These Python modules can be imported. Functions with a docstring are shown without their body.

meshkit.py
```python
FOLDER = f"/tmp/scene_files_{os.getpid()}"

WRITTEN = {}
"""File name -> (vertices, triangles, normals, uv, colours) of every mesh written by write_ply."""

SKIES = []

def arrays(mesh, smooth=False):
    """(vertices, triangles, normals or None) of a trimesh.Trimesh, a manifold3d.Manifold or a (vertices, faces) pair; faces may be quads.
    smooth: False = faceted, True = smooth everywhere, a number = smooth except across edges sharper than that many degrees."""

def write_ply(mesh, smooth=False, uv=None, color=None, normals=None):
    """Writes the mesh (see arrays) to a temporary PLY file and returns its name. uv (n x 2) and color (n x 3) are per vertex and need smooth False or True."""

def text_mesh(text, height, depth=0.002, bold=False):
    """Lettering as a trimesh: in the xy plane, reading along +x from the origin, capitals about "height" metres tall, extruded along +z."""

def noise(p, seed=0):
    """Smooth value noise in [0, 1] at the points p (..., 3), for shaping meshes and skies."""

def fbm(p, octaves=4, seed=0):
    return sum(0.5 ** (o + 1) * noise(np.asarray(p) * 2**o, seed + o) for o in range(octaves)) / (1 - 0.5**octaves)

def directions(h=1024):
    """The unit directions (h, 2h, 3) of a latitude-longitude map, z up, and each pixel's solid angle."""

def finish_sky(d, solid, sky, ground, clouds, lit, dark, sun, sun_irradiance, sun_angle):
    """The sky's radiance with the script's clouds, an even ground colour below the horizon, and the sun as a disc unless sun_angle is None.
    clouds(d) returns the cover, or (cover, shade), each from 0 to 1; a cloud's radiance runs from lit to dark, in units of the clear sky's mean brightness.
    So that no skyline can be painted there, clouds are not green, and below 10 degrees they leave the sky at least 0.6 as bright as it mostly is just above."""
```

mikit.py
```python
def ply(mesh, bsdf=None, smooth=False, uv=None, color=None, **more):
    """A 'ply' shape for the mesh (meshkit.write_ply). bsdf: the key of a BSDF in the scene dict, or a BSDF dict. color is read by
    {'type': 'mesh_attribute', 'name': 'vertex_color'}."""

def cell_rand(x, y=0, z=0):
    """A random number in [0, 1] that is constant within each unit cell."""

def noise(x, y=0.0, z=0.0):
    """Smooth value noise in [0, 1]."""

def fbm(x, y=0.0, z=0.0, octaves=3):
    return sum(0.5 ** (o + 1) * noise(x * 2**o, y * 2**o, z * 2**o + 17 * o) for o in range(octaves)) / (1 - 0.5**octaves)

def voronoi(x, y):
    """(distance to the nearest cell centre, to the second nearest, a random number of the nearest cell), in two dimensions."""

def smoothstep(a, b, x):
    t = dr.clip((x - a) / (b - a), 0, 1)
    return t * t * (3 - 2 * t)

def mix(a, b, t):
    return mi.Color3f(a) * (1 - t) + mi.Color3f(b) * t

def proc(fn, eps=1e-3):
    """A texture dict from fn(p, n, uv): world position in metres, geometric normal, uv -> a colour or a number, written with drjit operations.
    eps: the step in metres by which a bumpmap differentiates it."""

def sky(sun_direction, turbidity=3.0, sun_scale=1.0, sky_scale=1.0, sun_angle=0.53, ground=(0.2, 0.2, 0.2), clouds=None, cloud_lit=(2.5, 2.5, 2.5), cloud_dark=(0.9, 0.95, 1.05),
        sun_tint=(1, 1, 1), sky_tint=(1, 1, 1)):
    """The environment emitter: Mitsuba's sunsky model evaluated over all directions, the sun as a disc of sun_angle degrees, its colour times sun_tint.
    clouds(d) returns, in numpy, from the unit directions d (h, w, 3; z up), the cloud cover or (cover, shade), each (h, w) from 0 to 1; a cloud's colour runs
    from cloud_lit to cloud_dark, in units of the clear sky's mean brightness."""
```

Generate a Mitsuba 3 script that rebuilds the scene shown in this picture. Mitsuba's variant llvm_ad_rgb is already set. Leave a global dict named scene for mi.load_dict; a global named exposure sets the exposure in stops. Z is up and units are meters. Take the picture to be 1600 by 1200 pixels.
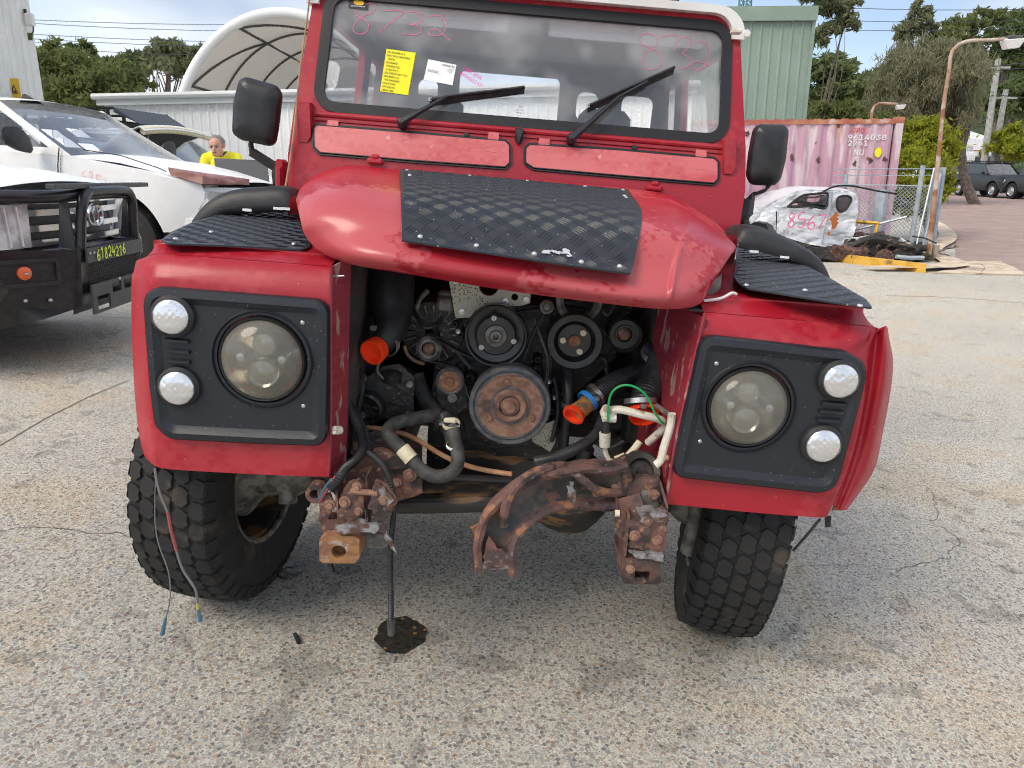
import math, random
import numpy as np, trimesh, drjit as dr, mitsuba as mi, mikit, meshkit
from shapely.geometry import Polygon, box as sbox, Point
from shapely.ops import unary_union
from scipy.interpolate import CubicSpline, RectBivariateSpline
from scipy.spatial import ConvexHull
T4 = mi.ScalarTransform4f
# ---------------------------------------------------------------- camera, light, exposure
PITCH = 15.3
scene = {}
scene['camera'] = {'type': 'perspective', 'fov': 68.73, 'fov_axis': 'x', 'near_clip': .05, 'far_clip': 3000.,
    'to_world': T4().look_at([0, 0, 1.25], [0, math.cos(math.radians(PITCH)), 1.25 - math.sin(math.radians(PITCH))], [0, 0, 1])}
def clouds(d):
    q = d / (np.abs(d[..., 2:]) + .22)
    n = meshkit.fbm(q * np.array([1.1, 1.1, .6]) + 3.1, 5, 4)
    m = meshkit.fbm(q * 2.3 + 9.0, 5, 11)
    cover = np.clip(.22 + 2.3 * (n - .38), .20, 1)
    return cover, np.clip(.30 + 2.4 * (m - .5), 0, 1)
scene['sky'] = mikit.sky([-.52, -.46, .72], turbidity=3.5, sun_scale=.42, sun_angle=30., sun_tint=(.92, .98, 1.08), sky_scale=1.0, clouds=clouds,
    cloud_lit=(2.75, 2.8, 2.9), cloud_dark=(1.6, 1.66, 1.8), ground=(.28, .27, .25))
exposure = 2.2
# ---------------------------------------------------------------- helpers
labels = {}
RO = math.radians(4.5)
CAR = T4([[math.cos(RO), 0, math.sin(RO), -.08], [0, 1, 0, 1.61], [-math.sin(RO), 0, math.cos(RO), 0], [0, 0, 0, 1]])
A = np.array
def numbered(key):
    if key not in scene and key not in labels: return key
    n = 1
    while f'{key}_{n:03d}' in scene or f'{key}_{n:03d}' in labels: n += 1
    return f'{key}_{n:03d}'
def thing(name, label, cat, group=None):
    k = numbered(name); labels[k] = {'label': label, 'category': cat}
    if group: labels[k]['group'] = group
    return k
class Bag:                                   # collects meshes that make ONE part
    def __init__(s, *ms): s.v, s.f, s.n = [], [], 0; [s.add(m) for m in ms]
    def add(s, m):
        v, f = (m.vertices, m.faces) if hasattr(m, 'faces') else m
        s.v.append(np.asarray(v)); s.f.append(np.asarray(f) + s.n); s.n += len(v); return s
    def mesh(s): return trimesh.Trimesh(np.vstack(s.v), np.vstack(s.f), process=False)
def put(parent, name, mesh, mat, tw=None, smooth=35, label=None, kind=None):
    if isinstance(mesh, (list, Bag)): mesh = (Bag(*mesh) if isinstance(mesh, list) else mesh).mesh()
    key = numbered(parent + '__' + name if parent else name)
    more = {'to_world': tw} if tw is not None else {}
    scene[key] = mikit.ply(mesh, mat, smooth=smooth, **more)
    if label or kind:
        labels.setdefault(key, {})
        if label: labels[key]['label'] = label
        if kind: labels[key]['kind'] = kind
    return key
def single(name, mesh, mat, label, cat, group=None, tw=None, smooth=35):
    key = put(None, name, mesh, mat, tw, smooth); labels[key] = {'label': label, 'category': cat}
    if group: labels[key]['group'] = group
    return key
def fixn(m):
    m = trimesh.Trimesh(m.vertices, m.faces, process=False)
    if m.volume < 0: m.invert()
    return m
def box(c, s, rot=None, b=0.0):              # box, chamfered by b, rot: 3x3
    h = A(s, float) / 2
    if b <= 0:
        m = trimesh.creation.box(extents=s)
    else:
        p = []
        for sx in (-1, 1):
            for sy in (-1, 1):
                for sz in (-1, 1):
                    for k in range(3):
                        q = h.copy() - b; q[k] += b; p.append(q * (sx, sy, sz))
        m = hull(p)
    v = A(m.vertices)
    if rot is not None: v = v @ A(rot).T
    return trimesh.Trimesh(v + A(c, float), m.faces, process=False)
def hull(p):
    return trimesh.Trimesh(A(p, float), process=False).convex_hull
def rot(ax, deg):
    return trimesh.transformations.rotation_matrix(math.radians(deg), ax)[:3, :3]
def frame(z, hint=(0, 0, 1)):                # columns x, y, z with z along the given direction
    z = A(z, float); z = z / np.linalg.norm(z)
    x = np.cross(hint, z)
    if np.linalg.norm(x) < 1e-4: x = np.cross((1, 0, 0), z)
    x /= np.linalg.norm(x)
    return np.stack([x, np.cross(z, x), z], 1)
def spl(p, n=24, closed=False):
    p = A(p, float)
    if closed: p = np.vstack([p, p[:1]])
    d = np.r_[0, np.cumsum(np.maximum(np.linalg.norm(np.diff(p, axis=0), axis=1), 1e-6))]
    return CubicSpline(d, p, bc_type='periodic' if closed else 'natural')(np.linspace(0, d[-1], n))
def tube(p, r, k=8, caps=True, smooth=0):
    p = A(p, float)
    if smooth: 
        m = len(p); p2 = spl(p, smooth)
        if np.ndim(r): r = np.interp(np.linspace(0, 1, smooth), np.linspace(0, 1, m), r)
        p = p2
    n = len(p); r = np.broadcast_to(A(r, float), (n,))
    t = np.gradient(p, axis=0); t /= np.linalg.norm(t, axis=1, keepdims=True) + 1e-12
    u = frame(t[0])[:, 0]; U = []
    for i in range(n):
        u = u - t[i] * (u @ t[i]); u /= np.linalg.norm(u) + 1e-12; U.append(u)
    U = A(U); V = np.cross(t, U); a = np.arange(k) * 2 * math.pi / k
    v = (p[:, None] + r[:, None, None] * (np.cos(a)[None, :, None] * U[:, None] + np.sin(a)[None, :, None] * V[:, None])).reshape(-1, 3)
    i, j = np.meshgrid(np.arange(n - 1), np.arange(k), indexing='ij'); j2 = (j + 1) % k
    f = np.stack([i * k + j, i * k + j2, (i + 1) * k + j2, (i + 1) * k + j], -1).reshape(-1, 4)
    f = np.vstack([f[:, [0, 1, 2]], f[:, [0, 2, 3]]])
    if caps:
        c0, c1 = len(v), len(v) + 1; v = np.vstack([v, p[:1], p[-1:]]); q = np.arange(k); q2 = (q + 1) % k
        f = np.vstack([f, np.stack([q * 0 + c0, q2, q], 1), np.stack([q * 0 + c1, (n - 1) * k + q, (n - 1) * k + q2], 1)])
    return trimesh.Trimesh(v, f, process=False)
def ribs(p, r, amp, pitch, k=10, n=None):    # a ribbed hose
    p = spl(p, 60); L = np.linalg.norm(np.diff(p, axis=0), axis=1).sum(); n = n or max(24, int(L / pitch * 4))
    p = spl(p, n)
    if np.ndim(r): r = np.interp(np.linspace(0, 1, n), np.linspace(0, 1, len(r)), r)
    return tube(p, r + amp * np.cos(np.arange(n) * math.pi / 2), k)
def lathe(prof, c=(0, 0, 0), ax=(0, -1, 0), k=40, hint=(0, 0, 1)):   # prof: (radius, along axis)
    prof = A(prof, float); a = np.arange(k) * 2 * math.pi / k; n = len(prof)
    v = np.stack([prof[:, :1] * np.cos(a), prof[:, :1] * np.sin(a), np.repeat(prof[:, 1:], k, 1)], -1).reshape(-1, 3)
    i, j = np.meshgrid(np.arange(n - 1), np.arange(k), indexing='ij'); j2 = (j + 1) % k
    f = np.stack([i * k + j, i * k + j2, (i + 1) * k + j2, (i + 1) * k + j], -1).reshape(-1, 4)
    f = np.vstack([f[:, [0, 1, 2]], f[:, [0, 2, 3]]])
    return trimesh.Trimesh(v @ frame(ax, hint).T + A(c, float), f, process=False)
def sheet(g, thick=0.0, flip=False):         # grid (n, m, 3) of points as a surface, thickened against its normal
    g = A(g, float); n, m = g.shape[:2]
    def quad(o, a, b, rev):
        i, j = np.meshgrid(np.arange(a - 1), np.arange(b - 1), indexing='ij')
        q = np.stack([i * b + j, (i + 1) * b + j, (i + 1) * b + j + 1, i * b + j + 1], -1).reshape(-1, 4) + o
        return q[:, ::-1] if rev else q
    top = quad(0, n, m, flip); v = g.reshape(-1, 3)
    if thick:
        du, dv = np.gradient(g, axis=0), np.gradient(g, axis=1); nn = np.cross(du, dv); nn /= np.linalg.norm(nn, axis=-1, keepdims=True) + 1e-12
        if flip: nn = -nn
        v = np.vstack([v, (g - nn * thick).reshape(-1, 3)]); N = n * m
        I = np.arange(N).reshape(n, m); rim = np.r_[I[:, 0], I[-1, 1:], I[-2::-1, -1], I[0, -2:0:-1]]; r2 = np.roll(rim, -1)
        side = np.stack([rim, rim + N, r2 + N, r2], 1)
        if not flip: side = side[:, ::-1]
        f = np.vstack([top, quad(N, n, m, not flip), side[:, ::-1]])
    else: f = top
    f = np.vstack([f[:, [0, 1, 2]], f[:, [0, 2, 3]]])
    return trimesh.Trimesh(v, f, process=False)
def net(rows, nu=40, nv=60):                 # smooth surface through a grid of control points
    r = A(rows, float); u, v = np.linspace(0, 1, r.shape[0]), np.linspace(0, 1, r.shape[1])
    S = [RectBivariateSpline(u, v, r[..., k], kx=min(3, len(u) - 1), ky=min(3, len(v) - 1)) for k in range(3)]
    fn = lambda a, b: np.stack([s.ev(a, b) for s in S], -1)
    return fn, fn(*np.meshgrid(np.linspace(0, 1, nu), np.linspace(0, 1, nv), indexing='ij'))
def flat(poly, thick, O=(0, 0, 0), X=(1, 0, 0), Y=(0, 1, 0)):   # polygon in the plane (O, X, Y), thickened along X x Y
    if not hasattr(poly, 'exterior'): poly = Polygon(poly)
    X, Y = A(X, float), A(Y, float); N = np.cross(X, Y)
    m = trimesh.creation.extrude_polygon(poly.buffer(0), thick, engine='earcut'); v = m.vertices
    return fixn(trimesh.Trimesh(A(O, float) + v[:, :1] * X + v[:, 1:2] * Y + v[:, 2:] * N, m.faces, process=False))
def xz(poly, y0, y1):                        # polygon in x, z extruded from y0 (front) to y1
    return flat(poly, y1 - y0, (0, y1, 0), (1, 0, 0), (0, 0, 1))
def xy(poly, z0, z1):
    return flat(poly, z1 - z0, (0, 0, z0))
def yz(poly, x0, x1):
    return flat(poly, x1 - x0, (x0, 0, 0), (0, 1, 0), (0, 0, 1))
def rnd(poly, r, res=6):                     # rounds the corners of a polygon
    p = poly if hasattr(poly, 'exterior') else Polygon(poly)
    return p.buffer(-r, resolution=res).buffer(2 * r, resolution=res).buffer(-r, resolution=res)
def rrect(x0, y0, x1, y1, r, res=6): return sbox(x0 + r, y0 + r, x1 - r, y1 - r).buffer(r, resolution=res)
def ribbon(p, w, nrm, lift=.001, n=0):       # hand-drawn stroke lying on a surface with normal nrm
    p = A(p, float)
    if n: p = spl(p, n)
    t = np.gradient(p, axis=0); t /= np.linalg.norm(t, axis=1, keepdims=True) + 1e-12
    nrm = A(nrm, float) / np.linalg.norm(nrm); s = np.cross(t, nrm); s /= np.linalg.norm(s, axis=1, keepdims=True) + 1e-12
    return sheet(np.stack([p + s * w / 2 + nrm * lift, p - s * w / 2 + nrm * lift], 1))
HAND = {'0': ['0.3,1 .05,.75 .05,.25 .3,0 .55,.25 .55,.75 .3,1'], '1': ['.1,.8 .3,1 .3,0'], '2': ['.05,.75 .25,1 .55,.8 .4,.4 .05,.05 .15,.1 .6,0'],
 '3': ['.05,.95 .5,1 .25,.6 .55,.3 .3,0 .05,.1'], '4': ['.3,1 .05,.4 .6,.4', '.45,.7 .4,0'], '5': ['.55,1 .15,1 .1,.6 .45,.6 .55,.3 .3,0 .05,.1'],
 '6': ['.5,1 .15,.6 .08,.2 .3,0 .55,.2 .4,.5 .12,.3'], '7': ['.05,.95 .6,1 .35,.5 .2,0'], '8': ['.5,.85 .3,1 .1,.8 .3,.55 .5,.25 .3,0 .08,.2 .3,.5 .5,.8'],
 '9': ['.5,.8 .25,1 .1,.7 .3,.5 .5,.8 .45,.4 .35,0']}
def hand(text, O, X, Y, h, w, nrm, lift=.001, adv=.8, jit=0.0, seed=1):
    rg = random.Random(seed); b = Bag(); O, X, Y = A(O, float), A(X, float), A(Y, float)
    for i, ch in enumerate(text):
        dy = rg.uniform(-jit, jit)
        for st in HAND.get(ch, []):
            q = A([[float(a) for a in s.split(',')] for s in st.split()])
            b.add(ribbon(O + ((q[:, :1] + i * adv) * X + (q[:, 1:] + dy) * Y) * h, w, nrm, lift, 26))
    return b
def letters(text, h, O, X, Y, depth=.001, bold=False, wid=1.0):
    m = meshkit.text_mesh(text, h, depth, bold); v = m.vertices; X, Y = A(X, float), A(Y, float); N = np.cross(X, Y)
    return trimesh.Trimesh(A(O, float) + v[:, :1] * X * wid + v[:, 1:2] * Y + v[:, 2:] * N, m.faces, process=False)
def dent(m, amp, sc, seed=0):
    v = A(m.vertices); n = np.stack([meshkit.fbm(v * sc + 7 * k, 3, seed + k) - .5 for k in range(3)], -1)
    return trimesh.Trimesh(v + amp * 2 * n, m.faces, process=False)
def gz(x, y):                                # height of the yard and road surface
    x, y = np.asarray(x, float), np.asarray(y, float); t = x + .08
    m = np.where(np.abs(t) < 1.2, t, np.sign(t) * (1.2 + np.tanh((np.abs(t) - 1.2) / 2) * 2))
    r = np.maximum(0, y - 17)
    return -.0787 * m + .019 * (np.sqrt(r * r + 9) - 3) * np.where(r > 0, 1, 0)
# ---------------------------------------------------------------- materials
nz, fbm, sst, mixc = mikit.noise, mikit.fbm, mikit.smoothstep, mikit.mix
def mat(name, bsdf, two=True):
    scene[name] = {'type': 'twosided', 'b': bsdf} if two else bsdf
    return name
def rgb(c): return {'type': 'rgb', 'value': list(c)}
def pr(name, c, rough=.5, **k):
    c = rgb(c) if isinstance(c, (tuple, list)) else mikit.proc(c)
    if callable(rough): rough = mikit.proc(rough)
    return mat(name, {'type': 'principled', 'base_color': c, 'roughness': rough, **k})
def bumped(name, c, rough, bump, scale=1.0, eps=1e-3, **k):
    c = rgb(c) if isinstance(c, (tuple, list)) else mikit.proc(c)
    if callable(rough): rough = mikit.proc(rough)
    return mat(name, {'type': 'bumpmap', 'arbitrary': mikit.proc(bump, eps), 'scale': scale, 'b': {'type': 'principled', 'base_color': c, 'roughness': rough, **k}})
def mottle(c1, c2, sc, lo=.35, hi=.65, c3=None, sc3=None, lo3=.6, hi3=.75):
    def fn(p, n, uv):
        c = mixc(c1, c2, sst(lo, hi, fbm(p.x * sc, p.y * sc, p.z * sc, 4)))
        if c3 is not None: c = mixc(c, c3, sst(lo3, hi3, fbm(p.x * sc3 + 5, p.y * sc3, p.z * sc3 + 3, 4)))
        return c
    return fn
def concrete(p, n, uv):
    f1, f2, r = mikit.voronoi(p.x * 94, p.y * 94)
    g1, g2, q = mikit.voronoi(p.x * 160 + 7.3, p.y * 160)
    fine = nz(p.x * 420, p.y * 420)
    big = fbm(p.x * .55 + 3, p.y * .55, 0, 4)
    mid = fbm(p.x * 3.1, p.y * 3.1, 4, 4)
    base = mixc((.42, .408, .35), (.59, .575, .51), fine)
    def stone(r):
        c = mixc((.26, .262, .255), (.47, .43, .36), sst(.1, .5, r))
        c = mixc(c, (.42, .27, .14), sst(.64, .66, r) * .75)
        c = mixc(c, (.27, .19, .155), sst(.70, .71, r))
        c = mixc(c, (.13, .135, .13), sst(.82, .83, r))
        return mixc(c, (.60, .56, .48), sst(.93, .94, r))
    c = mixc(base, stone(q), sst(.50, .38, g1) * .85)
    has = sst(.30, .33, mikit.cell_rand(r * 9999.0))
    c = mixc(c, stone(r), sst(.50, .42, f1) * has)
    c = mixc(c, (.07, .06, .045), sst(.52, .46, f1) * sst(.36, .44, f1) * has * .6)
    c = mixc(c, (.41, .40, .36), .15) * (.94 + .14 * sst(.3, .7, big)) * (.93 + .14 * mid)
    c = mixc(c, c * mi.Color3f(.95, .80, .58), sst(.52, .68, mid * .6 + big * .4) * .4)
    oil = sst(.70, .76, fbm(p.x * 9.2 + 1, p.y * 9.2 + 5, 2, 3))
    return mixc(c, c * .55, oil * .6)
def concrete_h(p, n, uv): return .0026 * nz(p.x * 75, p.y * 75) + .0012 * nz(p.x * 210, p.y * 210)
bumped('concrete', concrete, lambda p, n, uv: .62 + .3 * nz(p.x * 90, p.y * 90), concrete_h, 1.0, 1.5e-3, specular=.35)
pr('crack_dirt', mottle((.10, .09, .075), (.17, .15, .125), 60), .95)
def oilfn(p, n, uv):
    f1, f2, r = mikit.voronoi(p.x * 75, p.y * 75)
    c = mixc((.012, .011, .009), (.034, .029, .021), r)
    return mixc(c, (.26, .13, .03), sst(.92, .93, r) * sst(.5, .35, f1))
bumped('wet_oil', oilfn, .4, concrete_h, .8, 1.5e-3)
pr('road_asphalt', mottle((.22, .165, .15), (.26, .195, .178), 2.5), .9)
pr('paver', mottle((.36, .29, .22), (.46, .39, .31), 3, c3=(.22, .18, .14), sc3=5), .9)
# paint of the red car: dull chalky clear coat that has come off in patches
def redfn(p, n, uv):
    c = mixc((.30, .006, .016), (.37, .010, .024), fbm(p.x * 4, p.y * 4, p.z * 4, 3))
    sp = fbm(p.x * 55, p.y * 55, p.z * 55, 3)
    pat = fbm(p.x * 5.5 + 2.2, p.y * 5.5 + .4, p.z * 5.5 + 1.5, 5)
    c = mixc(c, (.46, .06, .07), sst(.52, .66, pat + .34 * (sp - .5)) * .34)
    f1, f2, r = mikit.voronoi(p.x * 42 + p.y * 17, p.z * 42 + p.y * 31)
    c = mixc(c, (.52, .28, .25), sst(.075, .045, f1) * sst(.94, .95, r) * .7)
    return c
def redrough(p, n, uv):
    return .32 + .16 * fbm(p.x * 5.5 + 2.2, p.y * 5.5 + .4, p.z * 5.5 + 1.5, 3)
bumped('red_paint', redfn, redrough, lambda p, n, uv: .0006 * fbm(p.x * 9, p.y * 9, p.z * 9, 3), 1.0, 4e-3, specular=.25, clearcoat=.9, clearcoat_gloss=.90)
def inrfn(p, n, uv):
    st = fbm(p.x * 30, p.y * 8, p.z * 90, 4)
    c = mixc((.20, .015, .028), (.27, .035, .05), st)
    return mixc(c, (.36, .27, .22), sst(.60, .70, fbm(p.x * 60, p.y * 60, p.z * 14 + 4, 4)) * .7)
pr('inner_red', inrfn, .5)
def faded_sheen_fn(p, n, uv):
    a = fbm(p.x * 3.2 + 2, p.y * 3.2, p.z * 5, 4); g = fbm(p.x * 70, p.y * 70, p.z * 70, 3)
    c = mixc((.43, .045, .055), (.53, .115, .12), sst(.36, .62, a + .25 * (g - .5)))
    return mixc(c, (.62, .30, .28), sst(.74, .82, fbm(p.x * 34, p.y * 34 + 3, p.z * 34, 4)) * .7)
def bonfn(p, n, uv):
    a = fbm(p.x * 2.9 + 5.3, p.y * 2.9 + 1.2, p.z * 2.9, 4); g = fbm(p.x * 80, p.y * 80, p.z * 80, 3)
    c = mixc((.31, .008, .018), (.38, .014, .028), fbm(p.x * 9, p.y * 9, p.z * 9, 3)); c = mixc(c, (.50, .105, .115), sst(.535, .60, a + .22 * (g - .5)) * .62)
    s = fbm(p.x * 6, p.y * 160, p.z * 160, 3); return mixc(c, (.60, .30, .28), sst(.80, .86, s) * .6)
pr('bonnet_paint', bonfn, .30, specular=.35, clearcoat=1.0, clearcoat_gloss=.88)
pr('red_faded_sheen', faded_sheen_fn, .38, specular=.6, clearcoat=1.0, clearcoat_gloss=.7)  # real chalking, but the pink base also paints in sky sheen
def spk(base, dust, sc=130., thr=.90, rough=None):
    def fn(p, n, uv):
        f1, f2, r = mikit.voronoi(p.x * sc + p.y * sc * .37, p.z * sc + p.y * sc * .61)
        c = mixc(base, tuple(1.5 * q for q in base), fbm(p.x * 14, p.y * 14, p.z * 14, 3))
        return mixc(c, dust, sst(.16, .10, f1) * sst(thr, thr + .02, r) * .7)
    return fn
pr('black_trim', spk((.011, .0135, .018), (.35, .35, .35), 150., .965), .44, specular=.5)
pr('black_plastic', mottle((.020, .021, .023), (.030, .031, .033), 18), .5)
pr('mirror_black', mottle((.013, .0135, .015), (.020, .021, .023), 25), .34)
pr('rubber', mottle((.012, .012, .014), (.026, .026, .027), 40), .62)
pr('seal_rubber', (.010, .0105, .012), .5)
def treadfn(p, n, uv):
    c = mixc((.012, .012, .0125), (.026, .0255, .025), fbm(p.x * 26, p.y * 26, p.z * 26, 4))
    return mixc(c, (.11, .085, .06), sst(.60, .78, fbm(p.x * 12 + 3, p.y * 12, p.z * 12, 5)) * .45)
pr('tyre_rubber', treadfn, .78)
def platefn(p, n, uv):
    c = mixc((.013, .0155, .022), (.023, .027, .036), fbm(p.x * 11, p.y * 11, p.z * 11, 4))
    f1, f2, r = mikit.voronoi(p.x * 95, p.y * 95 + p.z * 60)
    return mixc(c, (.42, .43, .45), sst(.15, .09, f1) * sst(.93, .95, r) * .8)
pr('tread_plate', platefn, .42, specular=.5)
pr('bare_alloy', (.62, .63, .64), .4, metallic=.6)
pr('zinc', (.55, .55, .53), .35, metallic=.9)
pr('white_roof', mottle((.66, .66, .64), (.74, .74, .72), 6), .5)
scene['pane'] = {'type': 'thindielectric', 'int_ior': 1.5}
def lensbump(p, n, uv): return .003 * dr.sin(p.x * 420) * dr.sin(p.z * 300 + dr.sin(p.x * 60))
bumped('lamp_clear', (.80, .81, .83), .16, lambda p, n, uv: .0003 * dr.sin(p.x * 400) * dr.sin(p.z * 400) + .0022 * nz(p.x * 55, p.y * 55, p.z * 90), 1.0, 1e-3, metallic=.8)
pr('headlight_glass', mottle((.25, .235, .18), (.37, .35, .28), 13, c3=(.46, .44, .37), sc3=7, lo3=.5, hi3=.7), .10, clearcoat=1.0, specular=.5)
scene['lens_cover'] = {'type': 'thindielectric', 'int_ior': 1.52}
bumped('reflector', (.42, .40, .34), .2, lambda p, n, uv: .004 * nz(p.x * 30, p.y * 30, p.z * 30), 1.0, 2e-3, metallic=.9)
def rustfn(p, n, uv):
    s = fbm(p.x * 23, p.y * 23, p.z * 23, 5); t = fbm(p.x * 60 + 3, p.y * 60, p.z * 60, 4)
    c = mixc((.070, .044, .042), (.135, .066, .052), sst(.38, .62, s))
    c = mixc(c, (.34, .155, .07), sst(.58, .75, fbm(p.x * 38 + 3, p.y * 38, p.z * 38, 4)) * .65)
    c = mixc(c, (.022, .020, .020), sst(.56, .68, fbm(p.x * 27 + 9, p.y * 27, p.z * 27, 4)) * .85)
    return mixc(c, (.42, .36, .33), sst(.66, .76, fbm(p.x * 90, p.y * 90 + 6, p.z * 90, 4)) * .3)
bumped('rust', rustfn, .72, lambda p, n, uv: .004 * fbm(p.x * 70, p.y * 70, p.z * 70, 4), 1.0, 1.5e-3)
bumped('rust_light', mottle((.29, .145, .06), (.20, .095, .055), 45, c3=(.36, .28, .22), sc3=50), .7, lambda p, n, uv: .003 * fbm(p.x * 80, p.y * 80, p.z * 80, 4), 1.0, 1.5e-3)
pr('torn_metal', mottle((.22, .215, .22), (.36, .36, .37), 60, c3=(.13, .075, .06), sc3=40, lo3=.45, hi3=.62), .42, metallic=.5)
def blackrust(p, n, uv):
    c = mixc((.016, .015, .015), (.04, .036, .033), fbm(p.x * 20, p.y * 20, p.z * 20, 3))
    return mixc(c, (.24, .13, .06), sst(.56, .68, fbm(p.x * 9, p.y * 9 + 4, p.z * 26, 5)) * .75)
pr('chassis_black', blackrust, .45)
def greasefn(p, n, uv):
    c = mixc((.007, .007, .0075), (.026, .025, .023), fbm(p.x * 33, p.y * 33, p.z * 33, 5))
    return mixc(c, (.20, .19, .18), sst(.66, .78, fbm(p.x * 80, p.y * 80, p.z * 80, 3)) * .5)
bumped('engine_grime', greasefn, lambda p, n, uv: .3 + .4 * nz(p.x * 40, p.y * 40, p.z * 40), lambda p, n, uv: .004 * fbm(p.x * 55, p.y * 55, p.z * 55, 4), 1.0, 1.5e-3)
pr('pulley_black', mottle((.012, .012, .013), (.024, .024, .025), 30), .28, clearcoat=.3)
pr('pulley_grey', mottle((.075, .077, .085), (.12, .12, .125), 50), .5)
bumped('pulley_rust', mottle((.20, .105, .075), (.30, .17, .115), 60, c3=(.10, .06, .05), sc3=22), .75, lambda p, n, uv: .002 * fbm(p.x * 160, p.y * 160, p.z * 160, 3), 1.0, 1e-3)
def alloyfn(p, n, uv):
    c = mixc((.42, .40, .32), (.54, .52, .43), fbm(p.x * 20, p.y * 20, p.z * 20, 4))
    f1, f2, r = mikit.voronoi(p.x * 170, p.z * 170)
    c = mixc(c, (.05, .045, .035), sst(.36, .22, f1) * sst(.55, .60, r) * sst(.42, .56, fbm(p.x * 24, p.y * 24, p.z * 24 + 7, 3)))
    return c
pr('dirty_alloy', alloyfn, .5, metallic=.25)
pr('grey_cast', mottle((.11, .10, .09), (.24, .23, .21), 40, c3=(.04, .035, .03), sc3=25), .55, metallic=.3)
pr('hose_black', mottle((.016, .017, .019), (.036, .037, .04), 30), .42)
pr('hose_dusty', mottle((.036, .036, .035), (.070, .068, .065), 40), .7)
pr('duct_black', mottle((.009, .0095, .011), (.015, .0155, .017), 20), .5)
pr('orange_cap', (.85, .055, .012), .32, specular=.5)
pr('blue_clip', (.03, .25, .62), .35)
pr('brown_pipe', mottle((.42, .20, .055), (.30, .14, .05), 40, c3=(.14, .08, .05), sc3=30), .5)
pr('cream_pipe', mottle((.58, .55, .46), (.66, .63, .54), 40, c3=(.28, .22, .15), sc3=26, lo3=.56, hi3=.72), .5)
pr('green_tie', (.01, .34, .10), .4)
pr('copper_pipe', mottle((.34, .16, .08), (.42, .24, .14), 30, c3=(.20, .13, .10), sc3=20), .6)
pr('tape_beige', mottle((.60, .52, .34), (.66, .60, .45), 30), .6)
pr('wire_red', (.26, .055, .055), .5); pr('wire_blue', (.04, .11, .17), .5); pr('wire_grey', (.12, .12, .12), .6); pr('wire_yellow', (.42, .36, .08), .5)
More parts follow.
